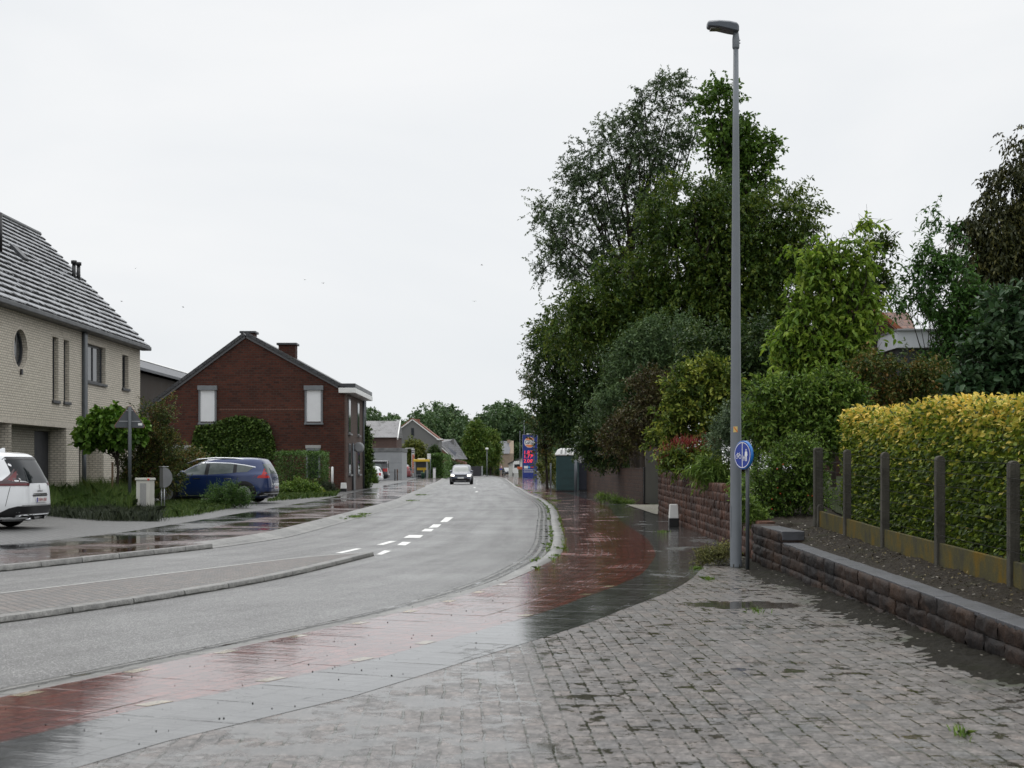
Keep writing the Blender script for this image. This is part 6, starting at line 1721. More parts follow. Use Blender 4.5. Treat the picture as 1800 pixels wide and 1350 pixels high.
# parked cars seen past the ivy corner
def tail_car(name, label, px, y, z, Lg, W, H, paint, rz, lamp_h=.9, van=False):
    o = thing(name, label, 'van' if van else 'car', (sx(px, y) - Lg / 2, y, z), rz)
    lv = mpv_levels(Lg, W, H)
    if van:
        k = H / 1.66
        lv = [(zz, a, (b if zz < .9 * k else -Lg / 2 * (.985 - .05 * (zz / H - .55))), w_, n) for zz, a, b, w_, n in lv]
        lv = [(zz, a, b, max(w_, W / 2 * .86) if zz < H * .985 else w_, n) for zz, a, b, w_, n in lv]
    c = Car(lv); hx = Lg / 2; k = H / 1.66; w = W / 2
    c.body(paint, o)
    c.side('window', [(.9 * hx / 2.3, 1.07 * k), (-.1, 1.07 * k), (-.1, 1.42 * k), (.2, 1.42 * k)], M_CGLASS, o)
    c.side('window', [(-.2, 1.07 * k), (-.76 * hx, 1.12 * k), (-.70 * hx, 1.40 * k), (-.2, 1.43 * k)], M_CGLASSP if van else M_CGLASS, o)
    c.end('rear_window', [(-.7 * w, 1.08 * k), (.7 * w, 1.08 * k), (.64 * w, 1.42 * k), (-.64 * w, 1.42 * k)], M_CGLASS, o, off=.006)
    hi = 1.02 if van else .98
    c.side('tail_lamp', [(-.985 * hx, (hi - .26) * k), (-.91 * hx, (hi - .26) * k), (-.90 * hx, hi * k), (-.965 * hx, hi * k)], M_TAIL, o, off=.01)
    for sg in (1, -1):
        c.end('tail_lamp', [(sg * .95 * w, (hi - .26) * k), (sg * .72 * w, (hi - .26) * k), (sg * .74 * w, hi * k), (sg * .93 * w, hi * k)][::sg], M_TAIL, o, off=.01)
    c.end('bumper', [(-.92 * w, .24 * k), (.92 * w, .24 * k), (.92 * w, .48 * k), (-.92 * w, .48 * k)], M_TRIM if van else paint, o, off=.03)
    b = MB(); b.box(-hx - .02, -hx - .005, -.26, .26, .6, .71); b.build('number_plate', M_PLATE, o)
    c.wheels(o, (.6 * hx, -.58 * hx), r=.33)
    return o
tail_car('parked_car', 'white hatchback parked nose-in beside the black van', 673, 124, .1, 4.1, 1.72, 1.46, P_WH, R(177))
tail_car('parked_van', 'black van with a red tail lamp parked by the pale garage wall', 684, 139, .12, 4.6, 1.9, 1.98, car_paint('black_van_paint', (.012, .012, .016)), R(177), van=True)
tail_car('parked_car', 'red hatchback parked behind the dark railing near the bus shelter', 724, 172, .12, 4.0, 1.72, 1.5, car_paint('red_paint', (.30, .015, .02)), R(176))
tail_car('parked_car', 'white car parked behind the red hatchback', 723, 184, .12, 4.3, 1.75, 1.74, P_WH, R(176))
# white caravan by the outbuilding
cv = root_at('caravan', 'white caravan standing beside the white outbuilding', 'caravan', 909, 250, 0)
b = MB(); b.prism([(-.75, .45), (.75, .45), (.8, 1.0), (.74, 2.2), (.5, 2.5), (-.5, 2.5), (-.74, 2.2), (-.8, 1.0)], -2, 2); b.build('body', M_BWHITE, cv, bevel=.05)
b = MB(); b.box(-.5, .5, -2.03, -2.003, 1.4, 2.0); b.build('window', M_CGLASS, cv)
for sg in (-1, 1):
    b = MB(); b.lathe([(.32, -.1), (.32, .1)], 16, Matrix.Translation((sg * .72, 0, .32)) @ Matrix.Rotation(R(90), 4, 'Y')); b.build('wheel', M_TYRE, cv)

# ------------------------------------------------------------------ leaf colours
ML_LOCUST = leaf_mat('locust_leaves', (0.018, 0.028, 0.020), (0.045, 0.065, 0.045), (0.085, 0.105, 0.07), .2)
ML_MAPLE = leaf_mat('maple_leaves', (0.02, 0.04, 0.012), (0.045, 0.08, 0.02), (0.08, 0.12, 0.03), .3)
ML_WALNUT = leaf_mat('walnut_leaves', (0.014, 0.026, 0.008), (0.034, 0.058, 0.014), (0.08, 0.095, 0.022), .3)
ML_DARK = leaf_mat('dark_leaves', (0.010, 0.020, 0.010), (0.024, 0.042, 0.018), (0.052, 0.068, 0.025), .2)
ML_GREYG = leaf_mat('grey_green_leaves', (0.022, 0.036, 0.024), (0.048, 0.075, 0.045), (0.09, 0.12, 0.075), .25)
ML_RUST = leaf_mat('rusty_leaves', (0.016, 0.014, 0.010), (0.040, 0.028, 0.018), (0.06, 0.06, 0.025), .2)
ML_YELG = leaf_mat('yellow_green_leaves', (0.025, 0.042, 0.012), (0.07, 0.095, 0.024), (0.22, 0.22, 0.06), .3)
ML_BLUEG = leaf_mat('blue_grey_leaves', (0.022, 0.036, 0.030), (0.05, 0.072, 0.056), (0.10, 0.125, 0.10), .2)
ML_BRIGHT = leaf_mat('bright_leaves', (0.036, 0.07, 0.013), (0.09, 0.138, 0.025), (0.19, 0.23, 0.055), .4)
ML_MID = leaf_mat('mid_green_leaves', (0.02, 0.04, 0.010), (0.062, 0.102, 0.022), (0.13, 0.165, 0.05), .3)
ML_ASH = leaf_mat('ash_leaves', (0.014, 0.034, 0.012), (0.034, 0.074, 0.024), (0.07, 0.125, 0.045), .3)
ML_LILAC = leaf_mat('dark_broad_leaves', (0.011, 0.024, 0.015), (0.024, 0.046, 0.029), (0.052, 0.080, 0.054), .2, rough=.36)
ML_CONIF = leaf_mat('conifer_leaves', (0.012, 0.014, 0.008), (0.022, 0.024, 0.011), (0.055, 0.048, 0.018), .1)
ML_RED = leaf_mat('red_flower_spikes', (0.05, 0.012, 0.012), (0.13, 0.02, 0.03), (0.2, 0.04, 0.05), .2)
ML_CATALPA = leaf_mat('catalpa_leaves', (0.02, 0.042, 0.009), (0.045, 0.09, 0.016), (0.10, 0.15, 0.035), .25)
ML_RGREEN = leaf_mat('red_tinged_leaves', (0.022, 0.036, 0.014), (0.05, 0.065, 0.022), (0.13, 0.07, 0.03), .25)
ML_IVY = leaf_mat('ivy_leaves', (0.012, 0.022, 0.008), (0.035, 0.06, 0.018), (0.10, 0.13, 0.05), .15, rough=.3)
ML_HEDGE = leaf_mat('clipped_hedge_leaves', (0.016, 0.032, 0.012), (0.04, 0.075, 0.025), (0.075, 0.12, 0.04), .2)
ML_GRASS = leaf_mat('grass_blades', (0.016, 0.03, 0.012), (0.036, 0.06, 0.02), (0.085, 0.10, 0.04), .25)
ML_LAV = leaf_mat('lavender_stems', (0.010, 0.013, 0.013), (0.024, 0.029, 0.026), (0.045, 0.05, 0.04), .15)
ML_FAR = leaf_mat('far_wood_leaves', (0.03, 0.05, 0.034), (0.052, 0.082, 0.052), (0.085, 0.115, 0.07), .2)  # distance haze put into the colour as paler, greyer greens
ML_OLIVE = leaf_mat('olive_leaves', (0.03, 0.04, 0.012), (0.07, 0.08, 0.022), (0.13, 0.12, 0.04), .2)
ML_FARG = leaf_mat('far_tree_leaves', (0.026, 0.05, 0.014), (0.055, 0.09, 0.022), (0.11, 0.125, 0.035), .2)
ML_WEED = leaf_mat('weed_leaves', (0.03, 0.05, 0.015), (0.07, 0.11, 0.03), (0.14, 0.18, 0.06), .3)
M_BARKG = plain('grey_bark', (0.05, 0.045, 0.04), 0.85, var=.3, scale=9, bump=.6)

def B(y, *bl): return [pb(a, b_, y, c_, d) for a, b_, c_, d in bl]
def plantpx(name, label, px, y, z0, blobs, *a, **k): return plant(name, label, 'tree' if 'tree' in name else 'shrub', sx(px, y), y, z0, blobs, *a, **k)

# ------------------------------------------------------------------ trees on the right
plantpx('locust_tree', 'tall airy grey-green tree with dark forking branches against the sky', 1150, 58, 1.0,
    B(58, (1180,165,36,30), (1140,195,40,28), (1205,215,22,40), (1100,235,44,30), (1055,262,46,28), (1120,285,50,30), (1175,255,36,30), (1020,320,40,28), (1070,330,50,28), (975,372,40,26), (1030,395,50,26), (1110,370,50,30), (1165,330,40,40), (965,425,30,20), (1010,445,50,22), (955,480,26,14), (1050,470,56,26), (1110,430,56,30)),
    ML_LOCUST, M_BARK, 310, 8, 24, 0.66, .12, width=.4, droop=.35, shell=.6, trunk=.22, limbs=42, fork=(0.1, 0, 6.8), stems=3, tvar=.2)
plantpx('maple_tree', 'slim fresh green treetop rising right behind the lamp post', 1306, 53, 1.0,
    B(53, (1262,190,28,38), (1290,172,22,24), (1262,245,32,34), (1300,250,32,38), (1335,268,24,26), (1322,310,34,34), (1280,300,38,30), (1345,250,16,22), (1306,360,36,32)),
    ML_MAPLE, M_BARK, 150, 6, 14, 0.6, .155, width=.62, droop=.35, shell=.55, trunk=.14, limbs=36, fork=(0.2, 0, 9.5), stems=2)
plantpx('walnut_tree', 'massive dark olive-green tree filling the middle of the right side', 1250, 49, 1.0,
    B(49, (1195,370,62,52), (1270,380,58,50), (1380,385,46,44), (1405,440,36,42), (1330,430,60,50), (1385,500,48,60), (1290,480,80,66), (1185,460,70,60), (1110,500,55,45), (1050,545,55,40), (1000,575,42,42), (1110,580,70,60), (1210,560,80,66), (1320,570,76,66), (1390,590,44,60), (1260,650,100,60)),
    ML_WALNUT, M_BARK, 1050, 7, 14, 0.78, .15, width=.45, droop=.4, shell=.6, trunk=.34, limbs=70, fork=(0, 0, 5.5), tvar=.24)
plantpx('chestnut_tree', 'dark broad tree leaning over the portable toilet and the pavement', 1085, 86, 0.2,
    B(86, (1000,600,50,50), (962,630,32,44), (1040,650,60,60), (968,690,36,44), (1010,720,50,50), (1080,700,60,60), (950,735,14,24), (1060,765,66,28), (1110,640,60,60), (1120,760,50,40), (985,752,30,20)),
    ML_DARK, M_BARK, 760, 7, 13, 0.95, .19, width=.45, droop=.35, shell=.55, trunk=.3, limbs=40, fork=(0, 0, 3.6), tvar=.24)
plantpx('thorn_tree', 'reddish-tipped thin twigged tree hanging out over the fuel price sign', 962, 92, 0.1,
    B(92, (938,668,14,20), (932,698,10,10), (948,735,14,18), (958,790,12,18), (968,750,18,36), (940,768,4,6)),
    leaf_mat('thorn_leaves', (.02, .03, .012), (.04, .055, .02), (.13, .07, .03), .2), M_BARK, 110, 4, 8, .6, .2, width=.5, trunk=.09, limbs=30, fork=(-.2, 0, 3.0), twig_r=.012, shell=.4)
plantpx('verge_shrub', 'low weedy shrub along the verge between the price sign and the toilet', 962, 100, 0, B(100, (962,815,16,16), (955,830,12,12), (974,825,14,24)), ML_OLIVE, M_BARK, 80, 5, 8, .5, .15, trunk=.03, limbs=6)
plantpx('grey_shrub', 'grey-green rounded shrub in front of the dark trees, left of the lamp post', 1205, 45, 1.0,
    B(45, (1150,600,42,36), (1195,588,34,30), (1120,640,46,40), (1180,650,52,46), (1095,700,40,40), (1065,720,22,30), (1235,650,34,40), (1140,700,46,40)),
    ML_GREYG, M_BARK, 420, 6, 11, .42, .105, width=.42, droop=.05, up=.7, shell=.6, trunk=.06, limbs=30, tvar=.22)
plantpx('rusty_shrub', 'dark brownish-red shrub between the grey-green shrub and the yellow-green one', 1190, 42, .9,
    B(42, (1155,690,44,36), (1120,740,40,32), (1180,720,40,40), (1090,770,34,30)), ML_RUST, M_BARK, 240, 6, 10, .4, .09, trunk=.05, limbs=16, shell=.6)
plantpx('overhang_shrub', 'dark leafy shrub spilling over the top of the long brown wall', 1125, 63, 1.0,
    B(63, (1060,795,40,22), (1110,790,40,28), (1150,770,40,40), (1030,780,30,30), (1085,750,60,40)), ML_DARK, M_BARK, 340, 6, 10, .5, .14, trunk=.06, limbs=16, shell=.5, tvar=.26)
plantpx('yellow_shrub', 'yellow-green large-leaved shrub above the stone wall, left of the lamp post', 1235, 36, 1.05,
    B(36, (1240,655,30,24), (1205,690,34,30), (1260,680,30,36), (1175,740,30,26), (1225,735,48,40), (1165,775,24,16), (1255,640,10,18)),
    ML_YELG, M_BARK, 250, 5, 10, .34, .115, width=.52, droop=.2, up=.55, six=True, shell=.6, trunk=.04, limbs=24, tvar=.25, twig_r=.006)
plantpx('blue_shrub', 'blue-grey small-leaved shrub right behind the lamp post', 1300, 28.5, 1.05,
    B(28.5, (1292,740,32,34), (1325,735,34,30), (1275,780,26,24), (1320,780,40,30)), ML_BLUEG, M_BARK, 330, 6, 12, .2, .045, width=.5, shell=.6, trunk=.03, limbs=20)
plantpx('backdrop_shrub', 'shadowy green thicket behind the lamp post above the blue-grey shrub', 1330, 38, 1.05,
    B(38, (1330,620,50,50), (1300,690,60,40), (1370,660,50,50), (1240,620,40,40), (1420,700,50,40), (1470,710,50,30)), ML_DARK, M_BARK, 520, 6, 10, .45, .11, trunk=.07, limbs=20, shell=.5, tvar=.25)
plantpx('bright_tree', 'young bright lime-green tree with large drooping leaves right of the lamp post', 1465, 27, 1.05,
    B(27, (1525,408,7,22), (1532,392,5,10), (1440,448,24,16), (1510,450,24,22), (1403,432,14,9), (1470,440,12,14), (1478,478,30,20), (1420,470,20,14), (1455,520,36,24), (1500,520,26,18), (1405,535,22,18), (1425,570,34,26), (1480,575,40,26), (1395,600,26,22), (1450,620,46,28), (1505,600,22,18), (1395,640,28,22), (1460,655,56,24), (1520,560,22,22), (1385,585,18,18), (1430,505,24,18)),
    ML_BRIGHT, M_BARK, 260, 5, 8, .36, .125, width=.5, droop=.75, up=.5, six=True, shell=.55, trunk=.05, limbs=46, fork=(0.05, 0, 2.7), tvar=.2, twig_r=.006)
plantpx('mid_shrub', 'mid-green leafy shrub between the lamp post and the yellow hedge', 1425, 24.5, .9,
    B(24.5, (1360,700,40,34), (1420,705,50,34), (1470,705,44,40), (1400,750,60,40), (1455,760,44,44), (1350,750,30,36), (1440,680,36,20)),
    ML_MID, M_BARK, 480, 6, 9, .26, .082, width=.5, droop=.3, six=True, shell=.55, trunk=.035, limbs=40, tvar=.24, twig_r=.004)
rose = plantpx('rose_shrub', 'tangled dark rose shrub with orange hips beside the corner fence post', 1385, 22.3, .70,
    B(22.3, (1350,840,30,40), (1395,830,44,44), (1425,860,32,40), (1370,880,40,28), (1410,800,40,26), (1345,890,22,20)), ML_MID, M_BARK, 300, 6, 10, .2, .05, width=.5, droop=.3, shell=.5, trunk=.02, limbs=30, tmean=.36, twig_r=.003)
hp_ = MB()
for _ in range(13):
    k_ = rnd.random(); px, py = rnd.uniform(1345, 1440), rnd.uniform(800, 905)
    hp_.lathe([(.003, -.010), (.010, -.005), (.010, .005), (.003, .010)], 6, Matrix.Translation((sx(px, 21.9) - sx(1385, 22.3), -.4 + rnd.uniform(-.1, .2), sz(py, 21.9) - .7)))
hp_.build('rose_hips', plain('rose_hip', (.5, .08, .02), .3), rose)
plantpx('ash_sapling_tree', 'mid-green many-stemmed young ash tree with bare shoots left of the dark conifer', 1665, 29, .9,
    B(29, (1640,400,7,26), (1675,425,7,20), (1640,455,24,22), (1690,480,32,34), (1615,490,26,14), (1590,520,20,12), (1635,525,34,18), (1690,540,44,36), (1725,545,24,36), (1640,565,28,16), (1700,600,44,36), (1662,640,30,30), (1735,610,24,30)),
    ML_ASH, M_BARK, 260, 5, 10, .32, .11, width=.38, droop=.45, shell=.55, trunk=.04, limbs=54, fork=(0.05, 0, 2.5), stems=3, tvar=.22, twig_r=.005)
plantpx('lilac_shrub', 'dark blue-green broad-leaved shrub towering over the hedge at the right edge', 1760, 18.5, .55,
    B(18.5, (1772,545,22,36), (1745,600,34,26), (1790,590,30,36), (1715,640,30,26), (1770,650,46,40), (1725,690,46,26), (1800,680,36,46), (1690,680,26,22), (1840,600,40,70)),
    ML_LILAC, M_BARK, 190, 5, 8, .24, .105, width=.62, droop=.3, up=.6, six=True, shell=.6, trunk=.03, limbs=30, tvar=.22, twig_r=.005)
plantpx('conifer_tree', 'tall dark bronze conifer with hanging foliage at the right edge', 1795, 41, .9,
    B(41, (1800,265,30,40), (1785,330,46,46), (1760,400,50,44), (1790,460,64,54), (1705,385,22,22), (1725,430,30,30), (1740,500,44,44), (1800,540,70,60), (1840,400,50,120), (1715,470,22,30), (1830,620,60,60)),
    ML_CONIF, M_BARK, 640, 7, 12, .55, .14, width=.4, droop=1.1, up=-.3, shell=.62, trunk=.3, limbs=40, fork=(0, 0, 8), tvar=.26)
plantpx('understorey_shrub', 'mixed green and russet shrub under the white fascia behind the hedge', 1580, 25.5, .95,
    B(25.5, (1530,690,36,30), (1590,690,34,22), (1570,712,50,20), (1620,700,36,24), (1592,658,36,24), (1640,660,30,24), (1525,640,20,20), (1660,700,50,30)), ML_RGREEN, M_BARK, 300, 6, 9, .26, .065, shell=.55, trunk=.03, limbs=24, tvar=.26)
plantpx('olive_twig_tree', 'dark-twigged treetop showing behind the lime-green tree', 1535, 36, 1.0,
    B(36, (1540,440,16,22), (1545,480,14,24), (1530,500,24,24), (1500,520,24,30)), ML_WALNUT, M_BARK, 60, 5, 8, .4, .13, trunk=.07, limbs=16, fork=(0, 0, 4.2), twig_r=.01)
# flower bed on the tall wall
fb = plantpx('flowering_plant', 'leafy bistort with dark red flower spikes on top of the stone wall', 1205, 33, 1.1,
    B(33, (1180,812,22,14), (1215,805,34,18), (1250,815,26,18)), ML_YELG, M_BARK, 110, 6, 9, .22, .10, width=.4, droop=.4, up=.4, tmean=.38, shell=.4)
n = 900
bb = np.array(B(33, (1185,795,24,12), (1225,785,28,14), (1205,780,26,10), (1165,812,8,10)))
kk = rng.choice(4, n); p = bb[kk, :3] + rng.normal(size=(n, 3)) * bb[kk, 3:] * .6 - np.array([sx(1205, 33), 33, 1.1])
leaf_mesh('flower_spikes', p, unit(rng.normal(size=(n, 3)) * .35 + np.array([0, 0, 1.0])), .11, .016, ML_RED, fb, np.clip(rng.normal(.5, .25, n), 0, 1))
plantpx('lily_clump', 'strappy pale green plants spilling over the stone wall beside the lamp post', 1262, 28.6, 1.0,
    B(28.6, (1262,838,24,18), (1240,826,24,12), (1283,850,16,20)), ML_WEED, M_BARK, 70, 6, 9, .22, .14, width=.22, droop=.7, up=.7, shell=.3)
plantpx('low_shrub', 'light green low plants at the foot of the sign post on the low wall', 1312, 21.6, .55, B(21.6, (1308,880,16,24), (1322,905,22,14), (1300,850,14,20)), ML_WEED, M_BARK, 60, 6, 8, .13, .05, shell=.4)
plantpx('grass_clump', 'tuft of wild grass by the near end of the long brown wall', 1095, 55, 0.03, B(55, (1085,884,12,4), (1105,888,10,4), (1060,877,8,3)), ML_WEED, M_BARK, 40, 6, 8, .2, .2, width=.08, up=1.2, droop=.2, shell=.1)
wd = plantpx('weed_clump', 'straggly flowering weed at the foot of the lamp post', 1256, 20.2, .03, B(20.2, (1250,975,26,9), (1275,972,16,14), (1235,985,14,5)), leaf_mat('dry_weed', (.05, .055, .025), (.10, .10, .05), (.22, .19, .11), .3), M_BARK, 80, 6, 8, .12, .035, width=.3, up=.5, twig_r=.0022, shell=.3)

# ------------------------------------------------------------------ left garden
ct = plant('catalpa_tree', 'round-headed catalpa with big fresh green leaves in front of the cream house', 'tree', sx(204, 46), 46, .1,
    B(46, (165,752,26,16), (200,735,36,16), (192,752,48,24), (228,752,20,16), (150,766,12,10), (205,748,40,22)), ML_CATALPA, M_BARK, 270, 4, 7, .27, .18, width=.85, droop=.7, up=.2, six=True, shell=.75, trunk=.05, limbs=20, fork=(0, 0, 2.3), tvar=.22, fold=.1)
b = MB(); b.tube([(-.13, .05, 0), (-.13, .05, 1.5)], .035, 6); b.build('stake', plain('stake_wood', (.16, .11, .07), .8), ct)
plantpx('garden_shrub', 'loose green and red-tinged shrub covering the bonnet of the blue car', 258, 47.5, .1,
    B(47.5, (265,745,30,30), (235,790,24,30), (285,790,30,36), (255,835,40,40), (300,830,20,30), (230,850,22,20), (290,715,8,20)), ML_RGREEN, M_BARK, 380, 6, 10, .36, .085, width=.42, droop=.2, shell=.5, trunk=.04, limbs=34, twig_r=.005, tmean=.42)
plantpx('dark_shrub', 'dusky russet shrub behind the roof of the blue car', 325, 56, .12, B(56, (330,805,22,18), (310,830,26,24), (350,815,12,12)), ML_RGREEN, M_BARK, 110, 6, 9, .36, .10, trunk=.04, limbs=10)
iv = thing('ivy', 'clipped mat of ivy climbing the red brick gable above the blue car', 'climbing plant', (sx(412, BY), BY, .1))
n = 9000
ux = rng.random(n); px = 340 + 143 * ux; tl_ = np.interp(px, [340, 347, 360, 378, 400, 430, 460, 475, 483], [775, 752, 748, 745, 735, 732, 738, 750, 780]) + 2 * rng.normal(size=n)
py = tl_ + (806 - tl_) * rng.random(n)
p = np.stack([(px - 900) * BY / F - sx(412, BY), -.05 - .22 * rng.random(n), HC - (py - HZ) * BY / F - .1], 1)
leaf_mesh('foliage', p, unit(rng.normal(size=(n, 3)) * .6 + np.array([0, -.4, -.4])), .15, .13, ML_IVY, iv, np.clip(rng.normal(.5, .24, n), 0, 1))
b = MB()
for _ in range(14): x = rnd.uniform(-1.8, 1.8); b.tube([(x * .4, -.04, 0), (x * .7, -.04, 1), (x, -.04, rnd.uniform(1.6, 3))], [.03, .02, .008], 5)
b.build('stems', M_BARK, iv, recalc=False)
iv2 = plant('ivy', 'tall column of dark ivy at the far street corner of the red brick house', 'climbing plant', sx(640, 87), 87, .1, [pb(641, 770, 87, 6, 20, .5), pb(642, 800, 87, 7, 22, .6), pb(640, 835, 87, 7, 24, .6)], ML_IVY, M_BARK, 330, 5, 8, .3, .12, width=.8, shell=.6, trunk=.04, limbs=6, stem='stems', crown='foliage')
def box_hedge(name, label, x0, x1, y0, y1, z0, z1, m, n, leaf, cat='hedge', wob=.05):
    cx_, cy_ = (x0 + x1) / 2, (y0 + y1) / 2
    o = thing(name, label, cat, (cx_, cy_, z0))
    f = rng.random(n); u_, v_, w_ = rng.random(n), rng.random(n), rng.random(n)
    p = np.stack([x0 + (x1 - x0) * u_, y0 + (y1 - y0) * v_, z0 + (z1 - z0) * w_], 1)
    p[f < .45, 1] = y0; p[(f >= .45) & (f < .6), 0] = x1; p[(f >= .6) & (f < .66), 0] = x0; p[(f >= .66) & (f < .86), 2] = z1
    p += rng.normal(size=p.shape) * wob
    c = np.array([cx_, cy_, z0]); nrm = p - np.array([cx_, cy_, (z0 + z1) / 2]); nrm /= np.array([(x1-x0)/2, (y1-y0)/2, (z1-z0)/2]); nrm = unit(np.sign(nrm) * np.abs(nrm) ** 6)
    leaf_mesh('foliage', p - c, unit(nrm * .5 + rng.normal(size=p.shape) * .6), leaf * (.7 + .6 * rng.random(n)), leaf * .55, m, o, np.clip(rng.normal(.48, .24, n), 0, 1))
    b = MB()
    for k_ in range(10):
        x, y = rnd.uniform(-.4, .4) * (x1 - x0), rnd.uniform(-.4, .4) * (y1 - y0); b.tube([(x, y, 0), (x * 1.05, y, (z1 - z0) * .9)], [.03, .01], 5)
    b.build('stems', M_BARK, o, recalc=False); return o
box_hedge('hedge', 'square clipped green hedge between the blue car and the red brick house corner', sx(484, 71), sx(566, 71), 71, 73.5, .1, 2.15, ML_HEDGE, 9000, .09)
box_hedge('hedge', 'tall clipped dark green hedge right of the bus shelter', sx(756, 174), sx(778, 174), 174, 200, .1, 3.0, ML_HEDGE, 5000, .22, wob=.08)
box_hedge('hedge', 'low dark hedge below the far round trees', sx(848, 262), sx(875, 262), 262, 266, 0, 1.7, ML_DARK, 1800, .3, wob=.1)
plantpx('olive_tree', 'olive-green bushy tree in front of the grey gable house', 728, 186, .1, B(186, (728,800,22,20), (715,812,14,16), (742,812,12,14), (728,785,12,12)), ML_OLIVE, M_BARK, 260, 6, 8, .7, .26, trunk=.1, limbs=16)
plantpx('column_conifer_tree', 'narrow dark column conifer in front of the grey gable house', 765, 182, .1, B(182, (761,800,5,18), (768,799,5,18), (765,815,7,20)), ML_DARK, M_BARK, 160, 6, 8, .35, .2, up=1.0, trunk=.08, limbs=6)
plantpx('round_tree', 'leafy round-topped tree left of the far street lamp', 834, 246, 0, B(246, (838,755,13,14), (832,775,15,16), (842,790,18,22), (828,800,12,20), (850,780,8,14)), ML_FARG, M_BARK, 420, 6, 8, .9, .32, trunk=.2, limbs=20)
plantpx('round_tree', 'leafy round tree with a lighter crown right of the far street lamp', 862, 252, 0, B(252, (862,768,12,12), (866,785,13,16), (858,800,14,18), (870,805,8,12)), ML_FARG, M_BARK, 300, 6, 8, .9, .32, trunk=.2, limbs=16, tmean=.58)
plantpx('roadside_shrub', 'dark bushes and brambles along the left verge before the bend', 790, 210, .1, B(210, (785,825,8,10), (793,822,8,14), (803,826,10,10), (812,826,8,8)), ML_DARK, M_BARK, 150, 6, 8, .5, .24)
plantpx('garden_bush', 'rounded green bush by the ivy corner and the white parked car', 652, 116, .1, B(116, (650,835,9,14), (655,848,8,8), (646,846,7,10)), ML_MID, M_BARK, 130, 6, 9, .3, .12, trunk=.03, limbs=5)
plantpx('front_shrub', 'spiky green shrub in front of the blue car', 412, 45.5, .12, B(45.5, (380,872,18,15), (404,868,20,15), (428,876,14,12), (400,884,36,8)), ML_HEDGE, M_BARK, 150, 7, 12, .28, .055, width=.34, up=1.1, out=.3, shell=.3, trunk=.02, limbs=10, tmean=.42)
plantpx('lavender_bush', 'grey-green lavender bush by the red brick house corner', 575, 71, .12, B(71, (573,858,9,9), (582,862,8,7)), ML_LAV, M_BARK, 60, 7, 9, .25, .08, width=.2, up=1.0)
plantpx('border_shrub', 'low mixed border plants below the clipped hedge by the red brick house', 525, 66, .12, B(66, (500,862,16,12), (525,858,20,14), (545,862,16,10), (555,868,10,6)), ML_MID, M_BARK, 160, 6, 9, .28, .09, shell=.3)
plantpx('yellow_bush', 'small yellow-green plant at the border end near the white wedge light', 562, 68, .12, B(68, (562,865,8,5)), ML_YELG, M_BARK, 30, 6, 8, .2, .08, shell=.3, tmean=.8)

# ornamental grass, lavender edging and low cover in the bed: nobody could count the blades
def scatter_poly(poly, n):
    poly = np.array(poly); out = []
    lo, hi = poly.min(0), poly.max(0)
    while len(out) < n:
        q = lo + (hi - lo) * rng.random((n * 2, 2)); ins = np.zeros(len(q), bool); j = len(poly) - 1
        for i_ in range(len(poly)):
            a, c_ = poly[i_], poly[j]
            ins ^= ((a[1] > q[:, 1]) != (c_[1] > q[:, 1])) & (q[:, 0] < (c_[0] - a[0]) * (q[:, 1] - a[1]) / (c_[1] - a[1] + 1e-9) + a[0]); j = i_
        out += list(q[ins])
    return np.array(out[:n])
def P2(px, py, z=.1): g_ = gp(px, py, z); return (g_.x, g_.y)
bed = [P2(84, 905), P2(180, 913), P2(272, 912), P2(262, 893), P2(200, 884), P2(100, 884), P2(60, 888)]
q = scatter_poly([P2(80, 906), P2(230, 906), P2(265, 892), P2(225, 882), P2(60, 884)], 26000)
grp = .5 + .5 * np.sin(q[:, 0] * 2.1 + q[:, 1] * .9)
tag(grass_mesh('ornamental_grass', q, .1, .40 + .42 * np.clip((q[:, 1] - 38) / 8, 0, 1) + .15 * grp, .0055, ML_GRASS, lean=.45, tone=np.clip(.35 + .3 * grp + rng.normal(0, .18, len(q)), 0, 1)), 'long green ornamental grass in the bed before the cream house', 'grass', kind='stuff')
q = scatter_poly([P2(84, 908), P2(180, 916), P2(276, 917), P2(280, 905), P2(240, 898), P2(150, 902), P2(88, 899)], 15000)
q = q + rng.normal(size=q.shape) * .10
lh = .24 + .16 * (.5 + .5 * np.sin(q[:, 0] * 4.1) * np.sin(q[:, 1] * 1.7 + q[:, 0]))
tag(grass_mesh('lavender', q, .09, lh, .0045, ML_LAV, lean=.55), 'dark grey-green lavender edging the bed by the utility cabinet', 'lavender', kind='stuff')
q = scatter_poly([P2(278, 912), P2(330, 908), P2(395, 896), P2(400, 886), P2(330, 884), P2(275, 890)], 16000)
q = q + rng.normal(size=q.shape) * .12
tag(grass_mesh('ground_cover', q, .1, .24, .006, ML_GRASS, lean=.6), 'low grass and ground cover around the mailbox posts', 'ground cover', kind='stuff')
q = np.concatenate([scatter_poly([P2(470, 884), P2(590, 874), P2(600, 862), P2(490, 866)], 5000)])
tag(grass_mesh('lawn', q, .13, .22, .014, ML_GRASS, lean=.5), 'rough grass strip in front of the red brick house', 'grass', kind='stuff')
tufts = []
def tuft(px, py, n_, r, z=.04): g_ = gp(px, py, z); tufts.append(np.stack([g_.x + rng.normal(size=n_) * r, g_.y + rng.normal(size=n_) * r * 2.2], 1))
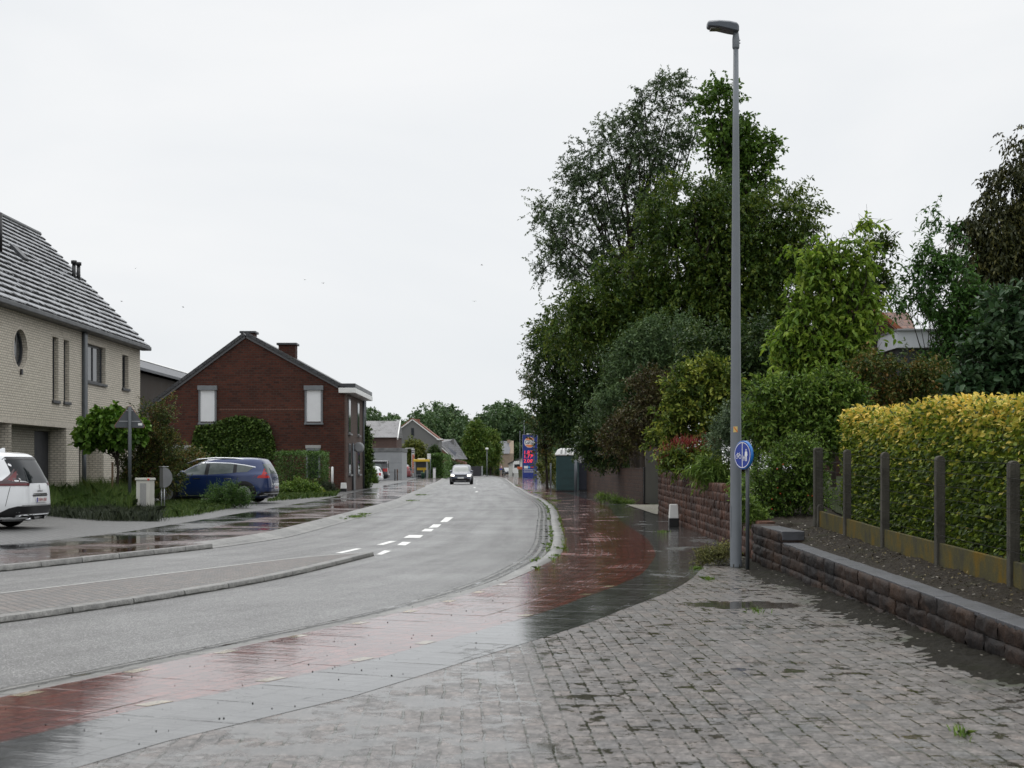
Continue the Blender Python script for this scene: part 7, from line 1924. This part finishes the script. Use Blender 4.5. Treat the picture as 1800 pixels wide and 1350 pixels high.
for px, py, n_, r in ((620, 908, 500, .16), (632, 904, 300, .12), (735, 870, 400, .25), (722, 880, 160, .18), (986, 966, 60, .05), (979, 978, 30, .03), (945, 1000, 25, .03), (975, 880, 220, .10), (965, 872, 200, .12), (945, 866, 220, .2), (930, 862, 160, .2), (590, 912, 160, .12), (1225, 1000, 60, .04), (1690, 1290, 26, .02), (1330, 1075, 22, .04), (1165, 935, 60, .08), (255, 915, 120, .12), (200, 912, 80, .1), (912, 853, 160, .25), (1245, 1018, 40, .03)):
    tuft(px, py, n_, r)
for yq in 20.5 + 42 * rng.random(90):
    wq = rnd.choice((.30, .34, .57, .60)); n_ = 14
    xq = np.interp(yq, YS, ROAD_R[:, 0]) + np.interp(yq, YS, NR[:, 0]) * wq
    tufts.append(np.stack([xq + rng.normal(size=n_) * .02, yq + rng.normal(size=n_) * .14], 1))
q = np.concatenate(tufts)
tag(grass_mesh('weeds', q, .03, .06, .005, ML_WEED, lean=.7), 'small green weeds in the kerbs and paving joints', 'weeds', kind='stuff')
n = 700
q = scatter_poly([(3.8, 6), (4.25, 6), (4.25, 20), (3.8, 20)], n)
p = np.stack([q[:, 0], q[:, 1], np.array([(low_top(y_) * (1 - min(1, (x_ - 3.66) / .6)) + soil_z(y_) * min(1, (x_ - 3.66) / .6)) for x_, y_ in q]) + .012], 1)
leaf_mesh_o = leaf_mesh('leaf_litter', p, unit(rng.normal(size=(n, 3)) * np.array([1, 1, .25])), .032 * (.4 + rng.random(n)), .018, leaf_mat('litter', (.03, .022, .015), (.05, .035, .02), (.16, .12, .07), 0), None, rng.random(n) ** 2, upbias=.8)
tag(leaf_mesh_o, 'fallen leaves and bits on the bare soil before the fence', 'leaf litter', kind='stuff')

# the wood closing the view far behind
c0, d0 = [], []
bl = []
r2 = random.Random(3)
for px in np.arange(560, 1120, 8.5):
    y = r2.uniform(330, 380); top = 720 + 14 * math.sin(px * .055) + r2.uniform(-7, 9) + (16 if 815 < px < 835 else 0) + (10 if px < 700 else 0)
    h_ = HC - (top - HZ) * y / F
    w_ = r2.uniform(10, 16) * y / F
    bl += [(sx(px + 4, y), y + 6, h_ * .66, 1.7 * w_, 3, h_ * .22)]
    bl += [(sx(px, y), y, h_ * .78, w_ * .8, 2.5, h_ * .22), (sx(px, y), y, h_ * .5, w_ * 1.15, 3, h_ * .3), (sx(px + r2.uniform(-6, 6), y), y + 3, h_ * .2, w_ * 1.3, 3, h_ * .2)]
c_, d_ = sample_blobs(bl, 7500, .5)
p, ax, idx, _ = twig_leaves(c_, d_, 5, 6, 1.2, .3)
ctn = rng.normal(size=7500) * .18
wood = leaf_mesh('wood', p, ax, .7, .5, ML_FAR, None, np.clip(.48 + ctn[idx] + rng.normal(size=len(p)) * .14, 0, 1))
tag(wood, 'distant green wood closing the end of the street', 'wood', kind='stuff')
